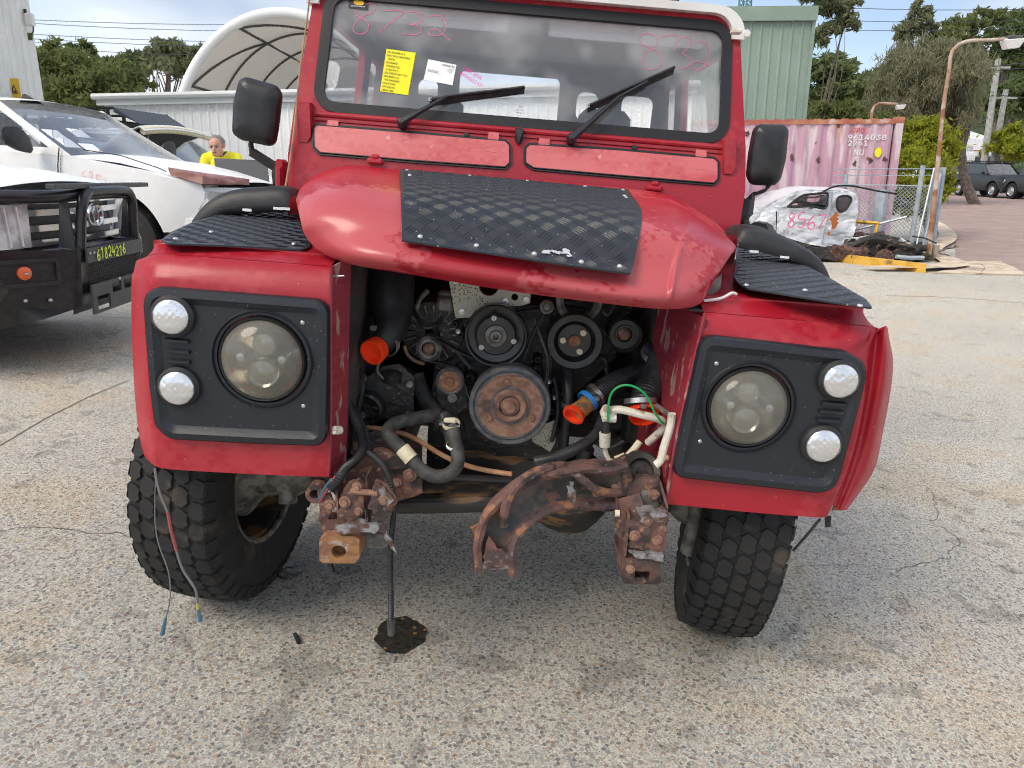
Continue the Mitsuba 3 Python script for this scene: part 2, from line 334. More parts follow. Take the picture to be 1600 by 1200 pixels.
pr('dark_interior', mottle((.030, .032, .036), (.05, .052, .056), 10), .8)
pr('seat_fabric', mottle((.055, .058, .064), (.09, .094, .10), 30), .9)
pr('visor_pale', (.86, .87, .88), .7)
pr('note_yellow', (.86, .80, .02), .7); pr('note_white', (.82, .82, .83), .7); pr('ink_dark', (.03, .03, .06), .7); pr('ink_red', (.55, .06, .18), .7)
pr('pink_marker', (.72, .14, .30), .6); pr('hot_pink', (.85, .06, .42), .6); pr('sticker_black', (.02, .02, .02), .5); pr('sticker_gold', (.75, .45, .03), .5)
pr('lime_marker', (.70, .85, .05), .6)
pr('car_white', mottle((.74, .75, .75), (.80, .81, .81), 2), .22, clearcoat=.8, specular=.5)
pr('car_white_dusty', mottle((.64, .66, .62), (.74, .75, .73), 4), .35)
pr('car_silver', mottle((.58, .60, .63), (.66, .68, .71), 4), .3, metallic=.15, clearcoat=.6)
pr('car_blue', (.03, .10, .22), .25, clearcoat=.8); pr('car_grey', (.50, .51, .52), .25, clearcoat=.8); pr('car_dark', (.02, .023, .028), .25, clearcoat=.8)
pr('bar_black', mottle((.010, .010, .012), (.018, .018, .020), 30), .30, clearcoat=.4)
pr('bar_grey', (.05, .055, .06), .5)
pr('chrome', (.66, .67, .69), .16, metallic=.9)
pr('dark_glass', (.016, .028, .036), .06, specular=.8, clearcoat=1.0)
pr('amber', (.80, .13, .02), .2, clearcoat=1.0)
pr('under_dark', (.034, .033, .033), .8); pr('shade_grime', mottle((.024, .021, .021), (.052, .043, .040), 9), .8); pr('rust_dark', mottle((.026, .024, .024), (.085, .058, .048), 30), .5)  # bay lining: grime darkened further, standing in for shade under the bonnet
pr('film_red', mottle((.20, .06, .05), (.28, .13, .11), 14), .45)
pr('skin', mottle((.52, .27, .19), (.60, .34, .25), 30), .5); pr('hair_grey', mottle((.14, .12, .11), (.30, .27, .25), 120), .8)
pr('hivis', mottle((.78, .72, .02), (.86, .80, .06), 20), .8); pr('navy_cloth', (.03, .035, .06), .85)
pr('panel_grey', (.085, .088, .095), .55)
pr('clad_white', (.82, .83, .83), .5)
pr('clad_cream', mottle((.62, .61, .56), (.70, .69, .64), 1.3), .5)
pr('gutter_grey', (.58, .61, .62), .5)
pr('clad_green', mottle((.235, .315, .255), (.265, .35, .285), .9), .5)
scene['fabric_grey'] = {'type': 'principledthin', 'base_color': rgb((.64, .62, .58)), 'roughness': .8, 'diff_trans': .45, 'spec_trans': 0.0}; pr('headlight_pale', mottle((.62, .64, .66), (.30, .31, .33), 9), .12, clearcoat=1.0, specular=.6); pr('fabric_white', (.80, .81, .81), .7)
pr('frame_dark', (.10, .095, .09), .6)
def contfn(p, n, uv):
    c = mixc((.48, .27, .345), (.56, .36, .43), fbm(p.x * 1.6, p.y * 1.6, p.z * .5, 4))
    c = mixc(c, (.66, .56, .58), sst(.51, .65, fbm(p.x * 5.5, p.y * 5.5, p.z * .85 + 2, 5)) * .85)
    c = mixc(c, (.46, .23, .09), sst(.62, .74, fbm(p.x * 1.3 + 40, p.y * 1.3, p.z * .7 + 5.2, 5)) * .8)
    return mixc(c, (.24, .07, .03), sst(.74, .80, fbm(p.x * 4.5 + 8, p.y * 4.5, p.z * 3, 5)) * .9)
pr('container_pink', contfn, .75)
pr('container_rust', mottle((.50, .24, .13), (.40, .12, .09), 4, c3=(.60, .42, .36), sc3=7), .8)
pr('paint_white', (.74, .72, .70), .7); pr('paint_red', (.60, .10, .09), .7); pr('sign_yellow', (.74, .46, .05), .5)
pr('galv', mottle((.36, .41, .46), (.46, .51, .56), 8), .45, metallic=.35)
pr('lamp_rust', mottle((.40, .24, .16), (.55, .46, .40), 3, c3=(.30, .13, .07), sc3=5, lo3=.45, hi3=.65), .75)
pr('yellow_paint', mottle((.68, .38, .05), (.76, .46, .08), 5, c3=(.30, .18, .06), sc3=7), .6)
pr('pole_wood', mottle((.33, .34, .31), (.42, .43, .40), 6), .9)
pr('bark', mottle((.13, .10, .085), (.22, .18, .15), 9), .9)
pr('cable', (.05, .055, .06), .8)
def leaf(name, a, b):
    mat(name + '_r', {'type': 'principledthin', 'base_color': mikit.proc(lambda p, n, uv: mixc(a, b, mikit.cell_rand(dr.floor(p.x * 4.5), dr.floor(p.y * 4.5), dr.floor(p.z * 4.5)) * .6 + .4 * nz(p.x * .9, p.y * .9, p.z * .9))), 'roughness': .55, 'diff_trans': .9, 'spec_trans': 0.}, False)
    return name + '_r'
LF = leaf('leaf_green', (.13, .165, .065), (.245, .27, .105)); LG = leaf('leaf_gum', (0.158, 0.184, 0.105), (0.298, 0.315, 0.175))
LY = leaf('leaf_yellow', (0.228, 0.289, 0.032), (0.42, 0.42, 0.061)); LD = leaf('leaf_dark', (.12, .165, .075), (.22, .27, .12))
LB = leaf('leaf_brownish', (0.21, 0.21, 0.131), (0.333, 0.324, 0.201))
pr('hill_green', mottle((.035, .055, .035), (.06, .08, .05), .05), .95)
# ---------------------------------------------------------------- ground, road
def axis(a, lo, hi, far):
    mid = np.linspace(lo, hi, a); ext = np.geomspace(.5, far, 26)
    return np.r_[lo - ext[::-1], mid, hi + ext]
gx, gy = np.meshgrid(axis(120, -9, 14, 900), axis(120, -4, 60, 900), indexing='ij')
put(None, 'ground', sheet(np.stack([gx, gy, gz(gx, gy)], -1)), 'concrete', smooth=True, kind='structure')
def strip(a, b, lift, n=30, m=10):           # sheet draped on the ground between two edges
    a, b = spl(A(a)[:, :2], n), spl(A(b)[:, :2], n); t = np.linspace(0, 1, m)[None, :, None]
    q = a[:, None] * (1 - t) + b[:, None] * t
    return sheet(np.dstack([q, gz(q[..., 0], q[..., 1]) + lift]))
# ================================================================ the red four wheel drive
C = thing('four_wheel_drive', 'crashed red off-road wagon with open front, exposed engine and black headlight panels, standing mid-yard', 'car')
def car(name, mesh, m, parent=None, smooth=35, label=None, kind=None): return put(parent or C, name, mesh, m, CAR, smooth, label, kind)
S_ = lambda q: RectBivariateSpline
# ---- bonnet
bon = [[(-.735,.97,1.13),(-.684,.97,1.202),(-.56,.97,1.253),(-.38,.97,1.253),(-.019,.97,1.257),(.41,.97,1.251),(.542,.97,1.232),(.67,.97,1.169),(.751,.97,1.085)],
       [(-.615,.55,1.139),(-.579,.55,1.198),(-.478,.55,1.233),(-.324,.55,1.228),(-.016,.55,1.228),(.344,.55,1.224),(.473,.55,1.206),(.574,.55,1.159),(.627,.55,1.113)],
       [(-.526,.24,1.144),(-.502,.24,1.189),(-.414,.24,1.217),(-.282,.24,1.209),(-.015,.24,1.205),(.295,.24,1.202),(.421,.24,1.188),(.505,.24,1.155),(.532,.22,1.134)],
       [(-.48,.1,1.116),(-.448,.08,1.15),(-.372,.07,1.168),(-.255,.07,1.169),(-.011,.07,1.162),(.27,.07,1.152),(.373,.08,1.145),(.458,.11,1.132),(.502,.15,1.125)],
       [(-.465,.09,1.09),(-.422,.05,1.11),(-.351,.02,1.12),(-.24,.01,1.124),(-.007,.01,1.11),(.259,.02,1.089),(.352,.03,1.087),(.435,.07,1.095),(.482,.12,1.104)],
       [(-.436,.08,1.068),(-.395,.03,1.079),(-.328,-.02,1.084),(-.219,-.035,1.082),(-.004,-.035,1.065),(.249,-.03,1.048),(.342,-.01,1.047),(.409,.03,1.058),(.464,.1,1.076)],
       [(-.407,.07,1.055),(-.375,.03,1.058),(-.319,-.01,1.058),(-.208,-.03,1.053),(-.001,-.03,1.037),(.246,-.025,1.023),(.344,-.005,1.019),(.402,.03,1.023),(.446,.09,1.041)],
       [(-.399,.08,1.048),(-.372,.05,1.047),(-.319,.02,1.044),(-.208,0,1.038),(0,0,1.02),(.252,.005,1.007),(.348,.02,1.005),(.403,.05,1.009),(.443,.1,1.024)]]
BN, bg = net(bon, 70, 110)
v = bg.reshape(-1, 3)
w = 1 - np.abs(np.linspace(0, 1, 70) * 2 - 1)[:, None] ** 4
bg = bg + ((meshkit.fbm(v * A([5, 5, 5]), 3, 3) - .5) * .016).reshape(70, 110, 1) * w[..., None] * A([.1, -.4, .6])
cr = np.exp(-((np.linspace(0, 1, 110) - .745) / .012) ** 2)[None, :] * np.exp(-((np.linspace(0, 1, 70) - .66) / .2) ** 2)[:, None]
bg = bg + cr[..., None] * A([0, -.012, .006])
car('bonnet', sheet(bg, .004), 'bonnet_paint', label='red bonnet with a bent-down nose and a peeling clear coat', smooth=50)
BON = C + '__bonnet'
for p in ((-.475,.99,1.278), (.459,.99,1.265)):
    car('hinge', [box(A(p) + (0, 0, -.004), (.056, .05, .022), b=.008), box(A(p) + (0, -.008, .010), (.03, .03, .018), b=.007)], 'red_paint', BON)
# ---- raised bar pattern of the tread plates
def bars(S, s0, s1, t0, t1, inside, cell=.034, hgt=.0018, nb=4, L=.0145, wd=.0014):
    b = Bag(); ns, nt = int((s1 - s0) / cell), int((t1 - t0) / cell)
    for i in range(ns):
        for j in range(nt):
            cs, ct = s0 + (i + .5) * cell, t0 + (j + .5) * cell; a = math.radians(52 if (i + j) % 2 else -38); ca, sa = math.cos(a), math.sin(a)
            for k in range(nb):
                o = (k - (nb - 1) / 2) * cell * .22; bow = .0016
                mid = (cs - sa * o, ct + ca * o)
                if not inside(*mid): continue
                P0 = A(S(*mid)); E = 1e-3
                ds = (A(S(mid[0] + E, mid[1])) - P0) / E; dt = (A(S(mid[0], mid[1] + E)) - P0) / E
                n = np.cross(ds, dt); n /= np.linalg.norm(n)
                d, q = ds * ca + dt * sa, -ds * sa + dt * ca
                v = []
                for u, w_, h in ((-1, 0, 0), (-.45, -1.3, 0), (.45, -1.3, 0), (1, 0, 0), (.45, 1.3, 0), (-.45, 1.3, 0), (-.6, 0, 1), (0, 0, 1.1), (.6, 0, 1)):
                    v.append(P0 + d * (u * L) + q * (w_ * wd + bow * (1 - u * u)) + n * (h * hgt))
                b.add((A(v), A([[0, 1, 6], [1, 7, 6], [1, 2, 7], [2, 8, 7], [2, 3, 8], [3, 4, 8], [4, 7, 8], [4, 5, 7], [5, 6, 7], [5, 0, 6]])))
    return b
def bevel(p, r=.0045, h=.003, n=(0, -.5, .8)):
    return lathe([(0.0001, h), (r * .6, h * .9), (r, h * .3), (r, -.002)], p, n, 12)
# bonnet plate
pc = [[(-.373,.85,1.24),(-.19,.85,1.239),(-.007,.85,1.238),(.177,.85,1.236),(.355,.85,1.234)], [(-.322,.5,1.225),(-.161,.5,1.224),(-.002,.5,1.222),(.16,.5,1.219),(.319,.5,1.216)],
      [(-.278,.21,1.207),(-.137,.21,1.204),(.004,.21,1.2),(.146,.21,1.198),(.294,.21,1.193)], [(-.253,.055,1.17),(-.124,.055,1.166),(.004,.055,1.161),(.135,.055,1.156),(.268,.055,1.148)],
      [(-.243,.005,1.137),(-.12,.005,1.13),(.004,0,1.123),(.13,0,1.115),(.257,.008,1.108)], [(-.237,-.03,1.11),(-.117,-.048,1.104),(.002,-.052,1.096),(.121,-.05,1.088),(.243,-.04,1.08)]]
pc = A(pc, float); pc[:, :, 2] += A([.016, .013, .007, .004, .003, .003])[:, None]
PN, pg = net(pc, 46, 60)
TP = car('bonnet_tread_plate', sheet(pg, .004), 'tread_plate', smooth=40, label='black chequered alloy plate riveted to the bonnet, scuffed to bare metal')
Ls, Lt = np.linalg.norm(pc[3, -1] - pc[3, 0]), np.linalg.norm(np.diff(PN(np.linspace(0, 1, 80), np.full(80, .5)), axis=0), axis=1).sum()
aa = np.linspace(0, 1, 200); al = np.r_[0, np.cumsum(np.linalg.norm(np.diff(PN(aa, np.full(200, .5)), axis=0), axis=1))]
S1 = lambda s, t: PN(np.interp(Lt - t, al, aa), s / Ls).reshape(3)
car('raised_bars', bars(S1, 0, Ls, 0, Lt - .01, lambda s, t: .012 < s < Ls - .012 and t > .014, L=.0155), 'tread_plate', TP, kind='stuff')
for i, p in enumerate([(.03, .02), (.365, .03), (.62, .035), (.90, .03)][:0] + [(.08, .055), (.325, .05), (.575, .055), (.78, .045), (.945, .05)]):
    t = p[1] * .5; car('rivet', bevel(S1(p[0] * Ls, t), .006, .005, (0, -.8, .5)), 'bare_alloy', TP, smooth=True)
for s in (.03, .30, .55, .80, .97):
    car('rivet', bevel(S1(s * Ls, Lt - .06), .006, .004, (0, -.3, .9)), 'bare_alloy', TP, smooth=True)
for s, t in ((.04, .62), (.04, .68), (.96, .66), (.96, .6)):
    car('rivet', bevel(S1(s * Ls, Lt * t), .006, .004, (0, -.3, .9)), 'bare_alloy', TP, smooth=True)
rg = random.Random(5)
def scuff(c0, r0, n, seed):                 # patch of worn-off paint: thin ragged flake on the plate
    g = random.Random(seed); b = Bag()
    q = []
    for k in range(n):
        a = 2 * math.pi * k / n; r = r0 * g.uniform(.5, 1.15); q.append(A(S1(c0[0] + math.cos(a) * r * 1.3, c0[1] + math.sin(a) * r)) )
    c = A(S1(*c0)); nn = A((0, -.75, .55)) * .0028
    return trimesh.Trimesh(np.vstack([[c + nn], A(q) + nn]), [[0, k + 1, (k + 1) % n + 1] for k in range(n)], process=False)
for c0, r0, sd in (((.625 * Ls, .040), .009, 1), ((.655 * Ls, .046), .005, 2), ((.675 * Ls, .044), .006, 6), ((.705 * Ls, .050), .010, 3), ((.725 * Ls, .040), .006, 4)):
    car('scuff', scuff(c0, r0, 11, sd), 'bare_alloy', TP)
# ---- wings
def wing(rows, top, deck, inner_x, side, n):
    w = thing_part('wing', n)
    W_, g = net(rows, 90, 90)
    car('front_panel', cutout(sheet(dentg(g, n), .003, side > 0), lamp_c[n], .080), 'red_paint', w, 50)
    _, g2 = net(top, 24, 40)
    car('top_panel', sheet(g2, .003, side > 0), 'red_paint', w, 50)
    return w
def cutout(m, c, r):
    q = A(m.triangles_center) - A(c); return trimesh.Trimesh(m.vertices, m.faces[np.hypot(q[:, 0], q[:, 2]) > r], process=False)
def thing_part(name, n): return C + '__' + name + ('' if n == 0 else f'_{n:03d}')
def dentg(g, n):
    v = g.reshape(-1, 3); a = .002 if n == 0 else .010
    d = (meshkit.fbm(v * 7 + 3, 3, 8 + n) - .5) * a; return g + (d[:, None] * A([0, -1, 0])).reshape(g.shape)
lamp_c = [(-.534,0,.829), (.546,0,.804)]
LW = [[(-.386,0,.559),(-.555,0,.552),(-.702,0,.549),(-.768,.004,.548),(-.792,.015,.548),(-.822,.05,.542),(-.869,.12,.527)],
      [(-.387,0,.767),(-.553,0,.76),(-.709,0,.756),(-.772,.004,.755),(-.8,.015,.751),(-.841,.06,.739),(-.894,.14,.72)],
      [(-.389,0,.941),(-.551,0,.942),(-.702,0,.944),(-.769,.004,.944),(-.799,.018,.942),(-.837,.06,.938),(-.888,.14,.93)],
      [(-.39,.004,.989),(-.551,.004,.99),(-.702,.004,.993),(-.764,.008,.992),(-.793,.022,.991),(-.833,.065,.985),(-.881,.14,.974)],
      [(-.394,.018,1.016),(-.556,.018,1.016),(-.707,.018,1.016),(-.765,.022,1.015),(-.794,.035,1.013),(-.831,.075,1.006),(-.878,.145,.993)],
      [(-.401,.045,1.036),(-.564,.045,1.036),(-.718,.045,1.035),(-.769,.05,1.034),(-.795,.062,1.03),(-.826,.09,1.019),(-.87,.15,1.002)]]
lx = A(LW[-1]); 
def deck_rows(front, z0, side, gap=.003):
    f = A(front).copy(); f[:, 1] += gap; f[:, 2] += .001; rows = [f]
    for Y in (.11, .18, .55, .99):
        x = np.linspace(abs(f[0, 0]), .80, 5); zz = z0 + .02 * Y
        q = [(side * a, Y, zz) for a in x[:5]] + [(side * .825, Y + .02, zz - .012), (side * .838, Y + .04, zz - .06)]
        rows.append(A(q))
    return rows
wl = wing(LW, deck_rows(LW[-1], 1.053, -1), None, 0, -1, 0)
RW = [[(.399,0,.552),(.517,0,.55),(.653,0,.547),(.734,.004,.545),(.762,.012,.542),(.778,.02,.54),(.792,.03,.538)],
      [(.398,0,.784),(.527,0,.771),(.675,0,.763),(.768,.004,.756),(.793,.012,.76),(.81,.02,.764),(.824,.03,.764)],
      [(.41,0,.925),(.547,0,.917),(.691,0,.908),(.777,.01,.896),(.798,.02,.899),(.81,.03,.902),(.82,.04,.905)],
      [(.417,.004,.972),(.547,.004,.964),(.684,.004,.953),(.761,.012,.944),(.797,.03,.947),(.811,.04,.952),(.822,.05,.957)],
      [(.424,.018,.989),(.553,.02,.983),(.693,.025,.977),(.771,.02,.971),(.806,.04,.969),(.82,.05,.973),(.832,.06,.978)],
      [(.432,.045,1),(.562,.045,.999),(.699,.045,.998),(.789,.05,.997),(.814,.055,.995),(.827,.06,.992),(.843,.075,.99)]]
wr = wing(RW, deck_rows(RW[-1], 1.028, 1), None, 0, 1, 1)
# bare edge of the split seam and the peeled outer skin of the right wing
fl = [[(.845,.07,.987),(.858,.08,.996),(.885,.12,.988),(1.139,.6,.911)], [(.822,.05,.946),(.845,.05,.958),(.898,.11,.939),(1.162,.6,.85)], [(.827,.045,.865),(.856,.05,.866),(.921,.12,.855),(1.18,.6,.744)],
      [(.827,.04,.766),(.86,.055,.756),(.926,.12,.714),(1.186,.6,.564)], [(.822,.035,.688),(.856,.055,.672),(.923,.12,.63),(1.18,.6,.457)], [(.806,.03,.567),(.826,.045,.55),(.87,.1,.528),(1.078,.5,.358)]]
car('outer_skin', sheet(net(fl, 40, 20)[1], .003), 'red_paint', wr, 50, label='buckled outer skin split away from the wing front')
car('seam_edge', tube([(.44,.09,1.02),(.466,.09,1.025),(.488,.09,1.034),(.5,.09,1.042),(.514,.1,1.039)], .0035, 6, smooth=20), 'paint_white', wr)
car('inner_bracket', flat(Polygon([(0, 0), (.035, .02), (.035, .055), (0, .03)]), .004, (.451,.12,1.016), (.9, 0, .3), (0, .2, 1)), 'grey_cast', wr)
car('hanging_bracket', [xz([(0, 0), (.024, .02), (.035, .17), (.012, .19), (-.02, .02)], 0, .003)], 'copper_pipe', wr)
scene.pop(wr + '__hanging_bracket')
car('hanging_bracket', xz([tuple(A(p)[[0, 2]]) for p in [(.831,.09,.529),(.859,.09,.532),(.854,.09,.661),(.84,.09,.657)]], .088, .092), 'copper_pipe', wr)
car('rubber_tag', hull([(.81,.08,.517),(.827,.08,.518),(.831,.08,.488),(.817,.08,.486),(.827,.1,.477),(.837,.1,.51)]), 'rubber', wr)
# inner wing faces, wheel arch liners and bay shell
def tum(m):
    v = A(m.vertices); v[:, 0] *= 1 - .13 * np.clip(v[:, 2] - 1.36, 0, 1); return trimesh.Trimesh(v, m.faces, process=False)
def quadw(a, b, c, d, n=12, m=12, th=.003, amp=.008, seed=1, flip=False):
    a, b, c, d = map(A, (a, b, c, d)); u, w_ = np.meshgrid(np.linspace(0, 1, n), np.linspace(0, 1, m), indexing='ij'); u, w_ = u[..., None], w_[..., None]
    g = (a * (1 - u) + b * u) * (1 - w_) + (d * (1 - u) + c * u) * w_
    g = g + (meshkit.fbm(g * 8, 3, seed)[..., None] - .5) * amp * u * 4 * (1 - u) * A([1, 1, .3]); return sheet(g, th, flip)
car('inner_panel', quadw((-.388, .004, .555), (-.36, .06, .50), (-.36, .06, 1.06), (-.392, .004, 1.04), th=.003), 'inner_red', wl)
car('inner_panel', quadw((-.36, .06, .53), (-.345, .98, .50), (-.345, .98, 1.10), (-.36, .06, 1.06)), 'shade_grime', wl)
car('inner_panel', quadw((.402, .004, .552), (.37, .30, .50), (.385, .30, 1.0), (.432, .004, .99), th=.003, amp=.02, seed=4), 'inner_red', wr)
car('inner_panel', quadw((.37, .30, .52), (.345, .98, .50), (.345, .98, 1.10), (.385, .30, 1.03)), 'shade_grime', wr)
car("seam_flange", tube([(-.39,0,1.039),(-.388,0,.898),(-.385,0,.692),(-.387,0,.561)], .004, 6, smooth=12), "inner_red"); car("seam_flange", tube([(.421,-.002,1.005),(.413,-.002,.904),(.401,-.002,.754),(.395,-.002,.556)], .004, 6, smooth=12), "inner_red")
for i, (w_, sg) in enumerate(((wl, -1), (wr, 1))):
    car('arch_liner', [quadw((sg * .40, .05, 1.0), (sg * .40, .98, 1.0), (sg * .82, .98, 1.0), (sg * .80, .08, 1.0), amp=0), quadw((sg * .425, .07, .56), (sg * .425, .07, .98), (sg * .78, .09, .98), (sg * .78, .09, .60), amp=0)], 'shade_grime', w_)
    a = np.linspace(math.radians(-8), math.radians(172), 40); x0, x1 = sg * .832, sg * (.872 if i == 0 else .85)
    ring = np.stack([np.stack([np.full(40, x), .45 + r * np.cos(a), .42 + r * .98 * np.sin(a)], -1) for x, r in ((x0, .47), (x0 + sg * .008, .465), (x1, .45), (x1, .42), (x1 - sg * .02, .415))])
    if i == 0 and False: car('wheel_arch', sheet(ring, .003, True), 'red_paint', w_, 50)
car('fixing_bolt', [tube([(-.377,-.004,.675),(-.365,.01,.671)], .010, 8)], 'cream_pipe', wl)
for q, nm in (((.385,.005,.665), 'fixing_bolt'), ((.398,.005,.646), 'fixing_bolt')): car(nm, box(q, (.010, .012, .012), b=.003), 'copper_pipe', wr)
# wing tread plates
def wplate(out, a, b, par, nm, lift=.006):
    o = A(out); poly = rnd(Polygon(o[:, :2]), .012, 4)
    Sx = lambda s, t: A((s, t, a + b * t + lift))
    X, Y = A((1, 0, 0)), A((0, 1, b)); m = flat(poly, .004, (0, 0, a + lift - .004), X, Y)
    k = car('wing_tread_plate', m, 'tread_plate', par, label=nm)
    x0, y0, x1, y1 = poly.bounds; ins = poly.buffer(-.012)
    return poly, Sx, bars(Sx, x0, x1, y0, y1, lambda s, t: ins.contains(Point(s, t)), L=.014)
po, Sx, bb = wplate([(-.789,.088,1.055),(-.837,.25,1.058),(-.888,.495,1.063),(-.927,.814,1.069),(-.878,1.002,1.073),(-.769,1.103,1.075),(-.691,.851,1.07),(-.516,.317,1.059),(-.484,.192,1.057),(-.478,.116,1.055),(-.622,.091,1.055),(-.756,.045,1.054)], 1.053, .02, wl, 'black chequered plate on top of the wing')
car('plate_bars', bb, 'tread_plate', wl, kind='stuff')
for q in [(-.767,.111,1.063),(-.521,.188,1.065),(-.781,.93,1.08),(-.841,.796,1.077),(-.759,.299,1.067)]: car('screw', bevel(q, .006, .003, (0, 0, 1)), 'bare_alloy', wl, smooth=True)
po, Sx, bb = wplate([(.845,1.247,1.059),(.659,.616,1.049),(.567,.31,1.045),(.543,.192,1.043),(.541,.115,1.042),(.76,-.047,1.039),(.804,.08,1.041),(.885,.504,1.048),(.941,.852,1.053),(.967,1.247,1.059),(1.059,1.838,1.068),(1.189,2.538,1.078)], 1.040, .015, wr, 'black chequered plate lifting off the top of the wing', .012)
car('plate_bars', bb, 'tread_plate', wr, kind='stuff')
for q in [(.546,.139,1.058),(.682,.131,1.058),(.73,-.05,1.055),(.838,.932,1.07)]: car('screw', bevel(q, .006, .003, (0, 0, 1)), 'bare_alloy', wr, smooth=True)
# ---- headlight surrounds and lamps
def surround(out, hc, hr, slots, lamps, par, y=-.004):
    o = rnd(Polygon(A(out)[:, [0, 2]]), .030, 6); hole = Point(hc[0], hc[2]).buffer(hr * 1.10, resolution=16)
    rings = []
    def ringset(poly, n=160):
        L = poly.exterior; return A([L.interpolate(t, normalized=True).coords[0] for t in np.linspace(0, 1, n, endpoint=False)])
    outer = ringset(o); c = outer.mean(0)
    prof = [(0, y + .012), (0, y - .010), (.004, y - .016), (.018, y - .019), (.026, y - .013), (.034, y - .009)]
    R_ = []
    for d, yy in prof:
        q = ringset(o.buffer(-d, resolution=8)) if d else outer
        k = np.argmin(np.linalg.norm(q - R_[-1][0][[0, 2]], axis=1)) if R_ else 0
        q = np.roll(q, -k, axis=0); R_.append(np.stack([q[:, 0], np.full(len(q), yy), q[:, 1]], -1))
    g = A(R_); g = np.concatenate([g, g[:, :1]], 1)
    inner = o.buffer(-.033, resolution=8).difference(hole)
    m = Bag(sheet(g, 0), xz(inner, y - .009, y - .006))
    # turned bezel round the headlight
    m.add(lathe([(hr * 1.24, .0), (hr * 1.20, .006), (hr * 1.10, -.012), (hr * 1.09, -.05)], (hc[0], y - .009, hc[2]), (0, -1, 0), 48))
    s = car('headlight_surround', m, 'black_trim', par, 40)
    for q in slots: car('vent_slot', hull([A(q) + (dx, dy, dz) for dx, r in ((-.026, 1), (.026, 1)) for dy, k in ((-.024, .4), (-.010, 1)) for dz in (-.006 * k, .006 * k)]), 'black_trim', par)
    for q in lamps:
        c = (q[0], y - .010, q[2]); r = .0385
        car('lamp_base', lathe([(r + .009, 0), (r + .008, .010), (r + .001, .016), (r, .012)], c, (0, -1, 0), 32), 'rubber', par)
        car('side_lamp', lathe([(r, .010), (r, .014), (r * .92, .019), (r * .72, .022), (r * .4, .024), (.0005, .025)], c, (0, -1, 0), 32), 'lamp_clear', par, True)
        car('side_lamp_lens', lathe([(r + .001, .012), (r + .0005, .017), (r * .93, .025), (r * .72, .030), (r * .4, .033), (.0005, .034)], c, (0, -1, 0), 32), 'lens_cover', par, True)
    r = hr; c = (hc[0], y - .006, hc[2])
    h = car('headlight', lathe([(r * 1.07, -.03), (r * 1.07, .004), (r * 1.03, .010), (r * .985, .008), (r * .985, -.02)], c, (0, -1, 0), 48), 'seal_rubber', par)
    car('reflector_bowl', lathe([(r * .98, .004), (r * .85, -.018), (r * .6, -.04), (r * .3, -.052), (.0005, -.055)], c, (0, -1, 0), 40), 'reflector', h, True)
    car('projector', [lathe([(r * .40, -.045), (r * .40, -.006), (r * .36, 0), (r * .30, -.004), (.0005, .004)], (c[0], c[1], c[2] - r * .35), (0, -1, 0), 28),
        lathe([(r * .30, -.045), (r * .30, -.014), (r * .26, -.010), (.0005, -.006)], (c[0], c[1], c[2] + r * .34), (0, -1, 0), 24)], 'reflector', h)
    for sx in (-1, 1): car('bulb_bar', lathe([(r * .10, -.05), (r * .10, .012), (.0005, .014)], (c[0] + sx * r * .50, c[1], c[2] + r * .05), (0, -1, 0), 14), 'chrome', h)
    car('lens', lathe([(r * .985, .006), (r * .94, .016), (r * .8, .028), (r * .55, .038), (r * .28, .0435), (.0005, .045)], c, (0, -1, 0), 48), 'headlight_haze', h, True, label='fogged round glass')
    return s
scene['headlight_haze'] = {'type': 'blendbsdf', 'weight': mikit.proc(lambda p, n, uv: .36 + .10 * nz(p.x * 22, p.y * 22, p.z * 22)), 'a': {'type': 'thindielectric', 'int_ior': 1.5},
    'b': {'type': 'twosided', 'b': {'type': 'principled', 'base_color': rgb((.27, .262, .22)), 'roughness': .12, 'specular': .6, 'clearcoat': .8}}}
s1 = surround([(-.787,0,.937),(-.78,0,.957),(-.756,0,.972),(-.578,0,.972),(-.389,0,.972),(-.388,0,.811),(-.39,0,.639),(-.554,0,.632),(-.746,0,.628),(-.776,0,.658),(-.783,0,.751)], (-.534,0,.829), .090,
    [(-.717,0,.858),(-.716,0,.835),(-.716,0,.812)], [(-.723,-.01,.912),(-.716,-.01,.754)], wl)
s2 = surround([(.416,0,.96),(.568,0,.956),(.738,0,.949),(.78,0,.929),(.794,0,.898),(.788,0,.784),(.781,0,.656),(.772,0,.623),(.739,0,.613),(.566,0,.62),(.395,0,.627),(.405,0,.792)], (.546,0,.804), .087,
    [(.731,0,.829),(.729,0,.81),(.727,0,.79)], [(.732,-.01,.884),(.722,-.01,.732)], wr)
for q in [(-.447,0,.918),(-.444,0,.729)]: car('screw', bevel(A(q) + (0, -.012, 0), .005, .003, (0, -1, 0)), 'zinc', wl)
for q in [(.46,0,.898),(.45,0,.716)]: car('screw', bevel(A(q) + (0, -.012, 0), .005, .003, (0, -1, 0)), 'zinc', wr)
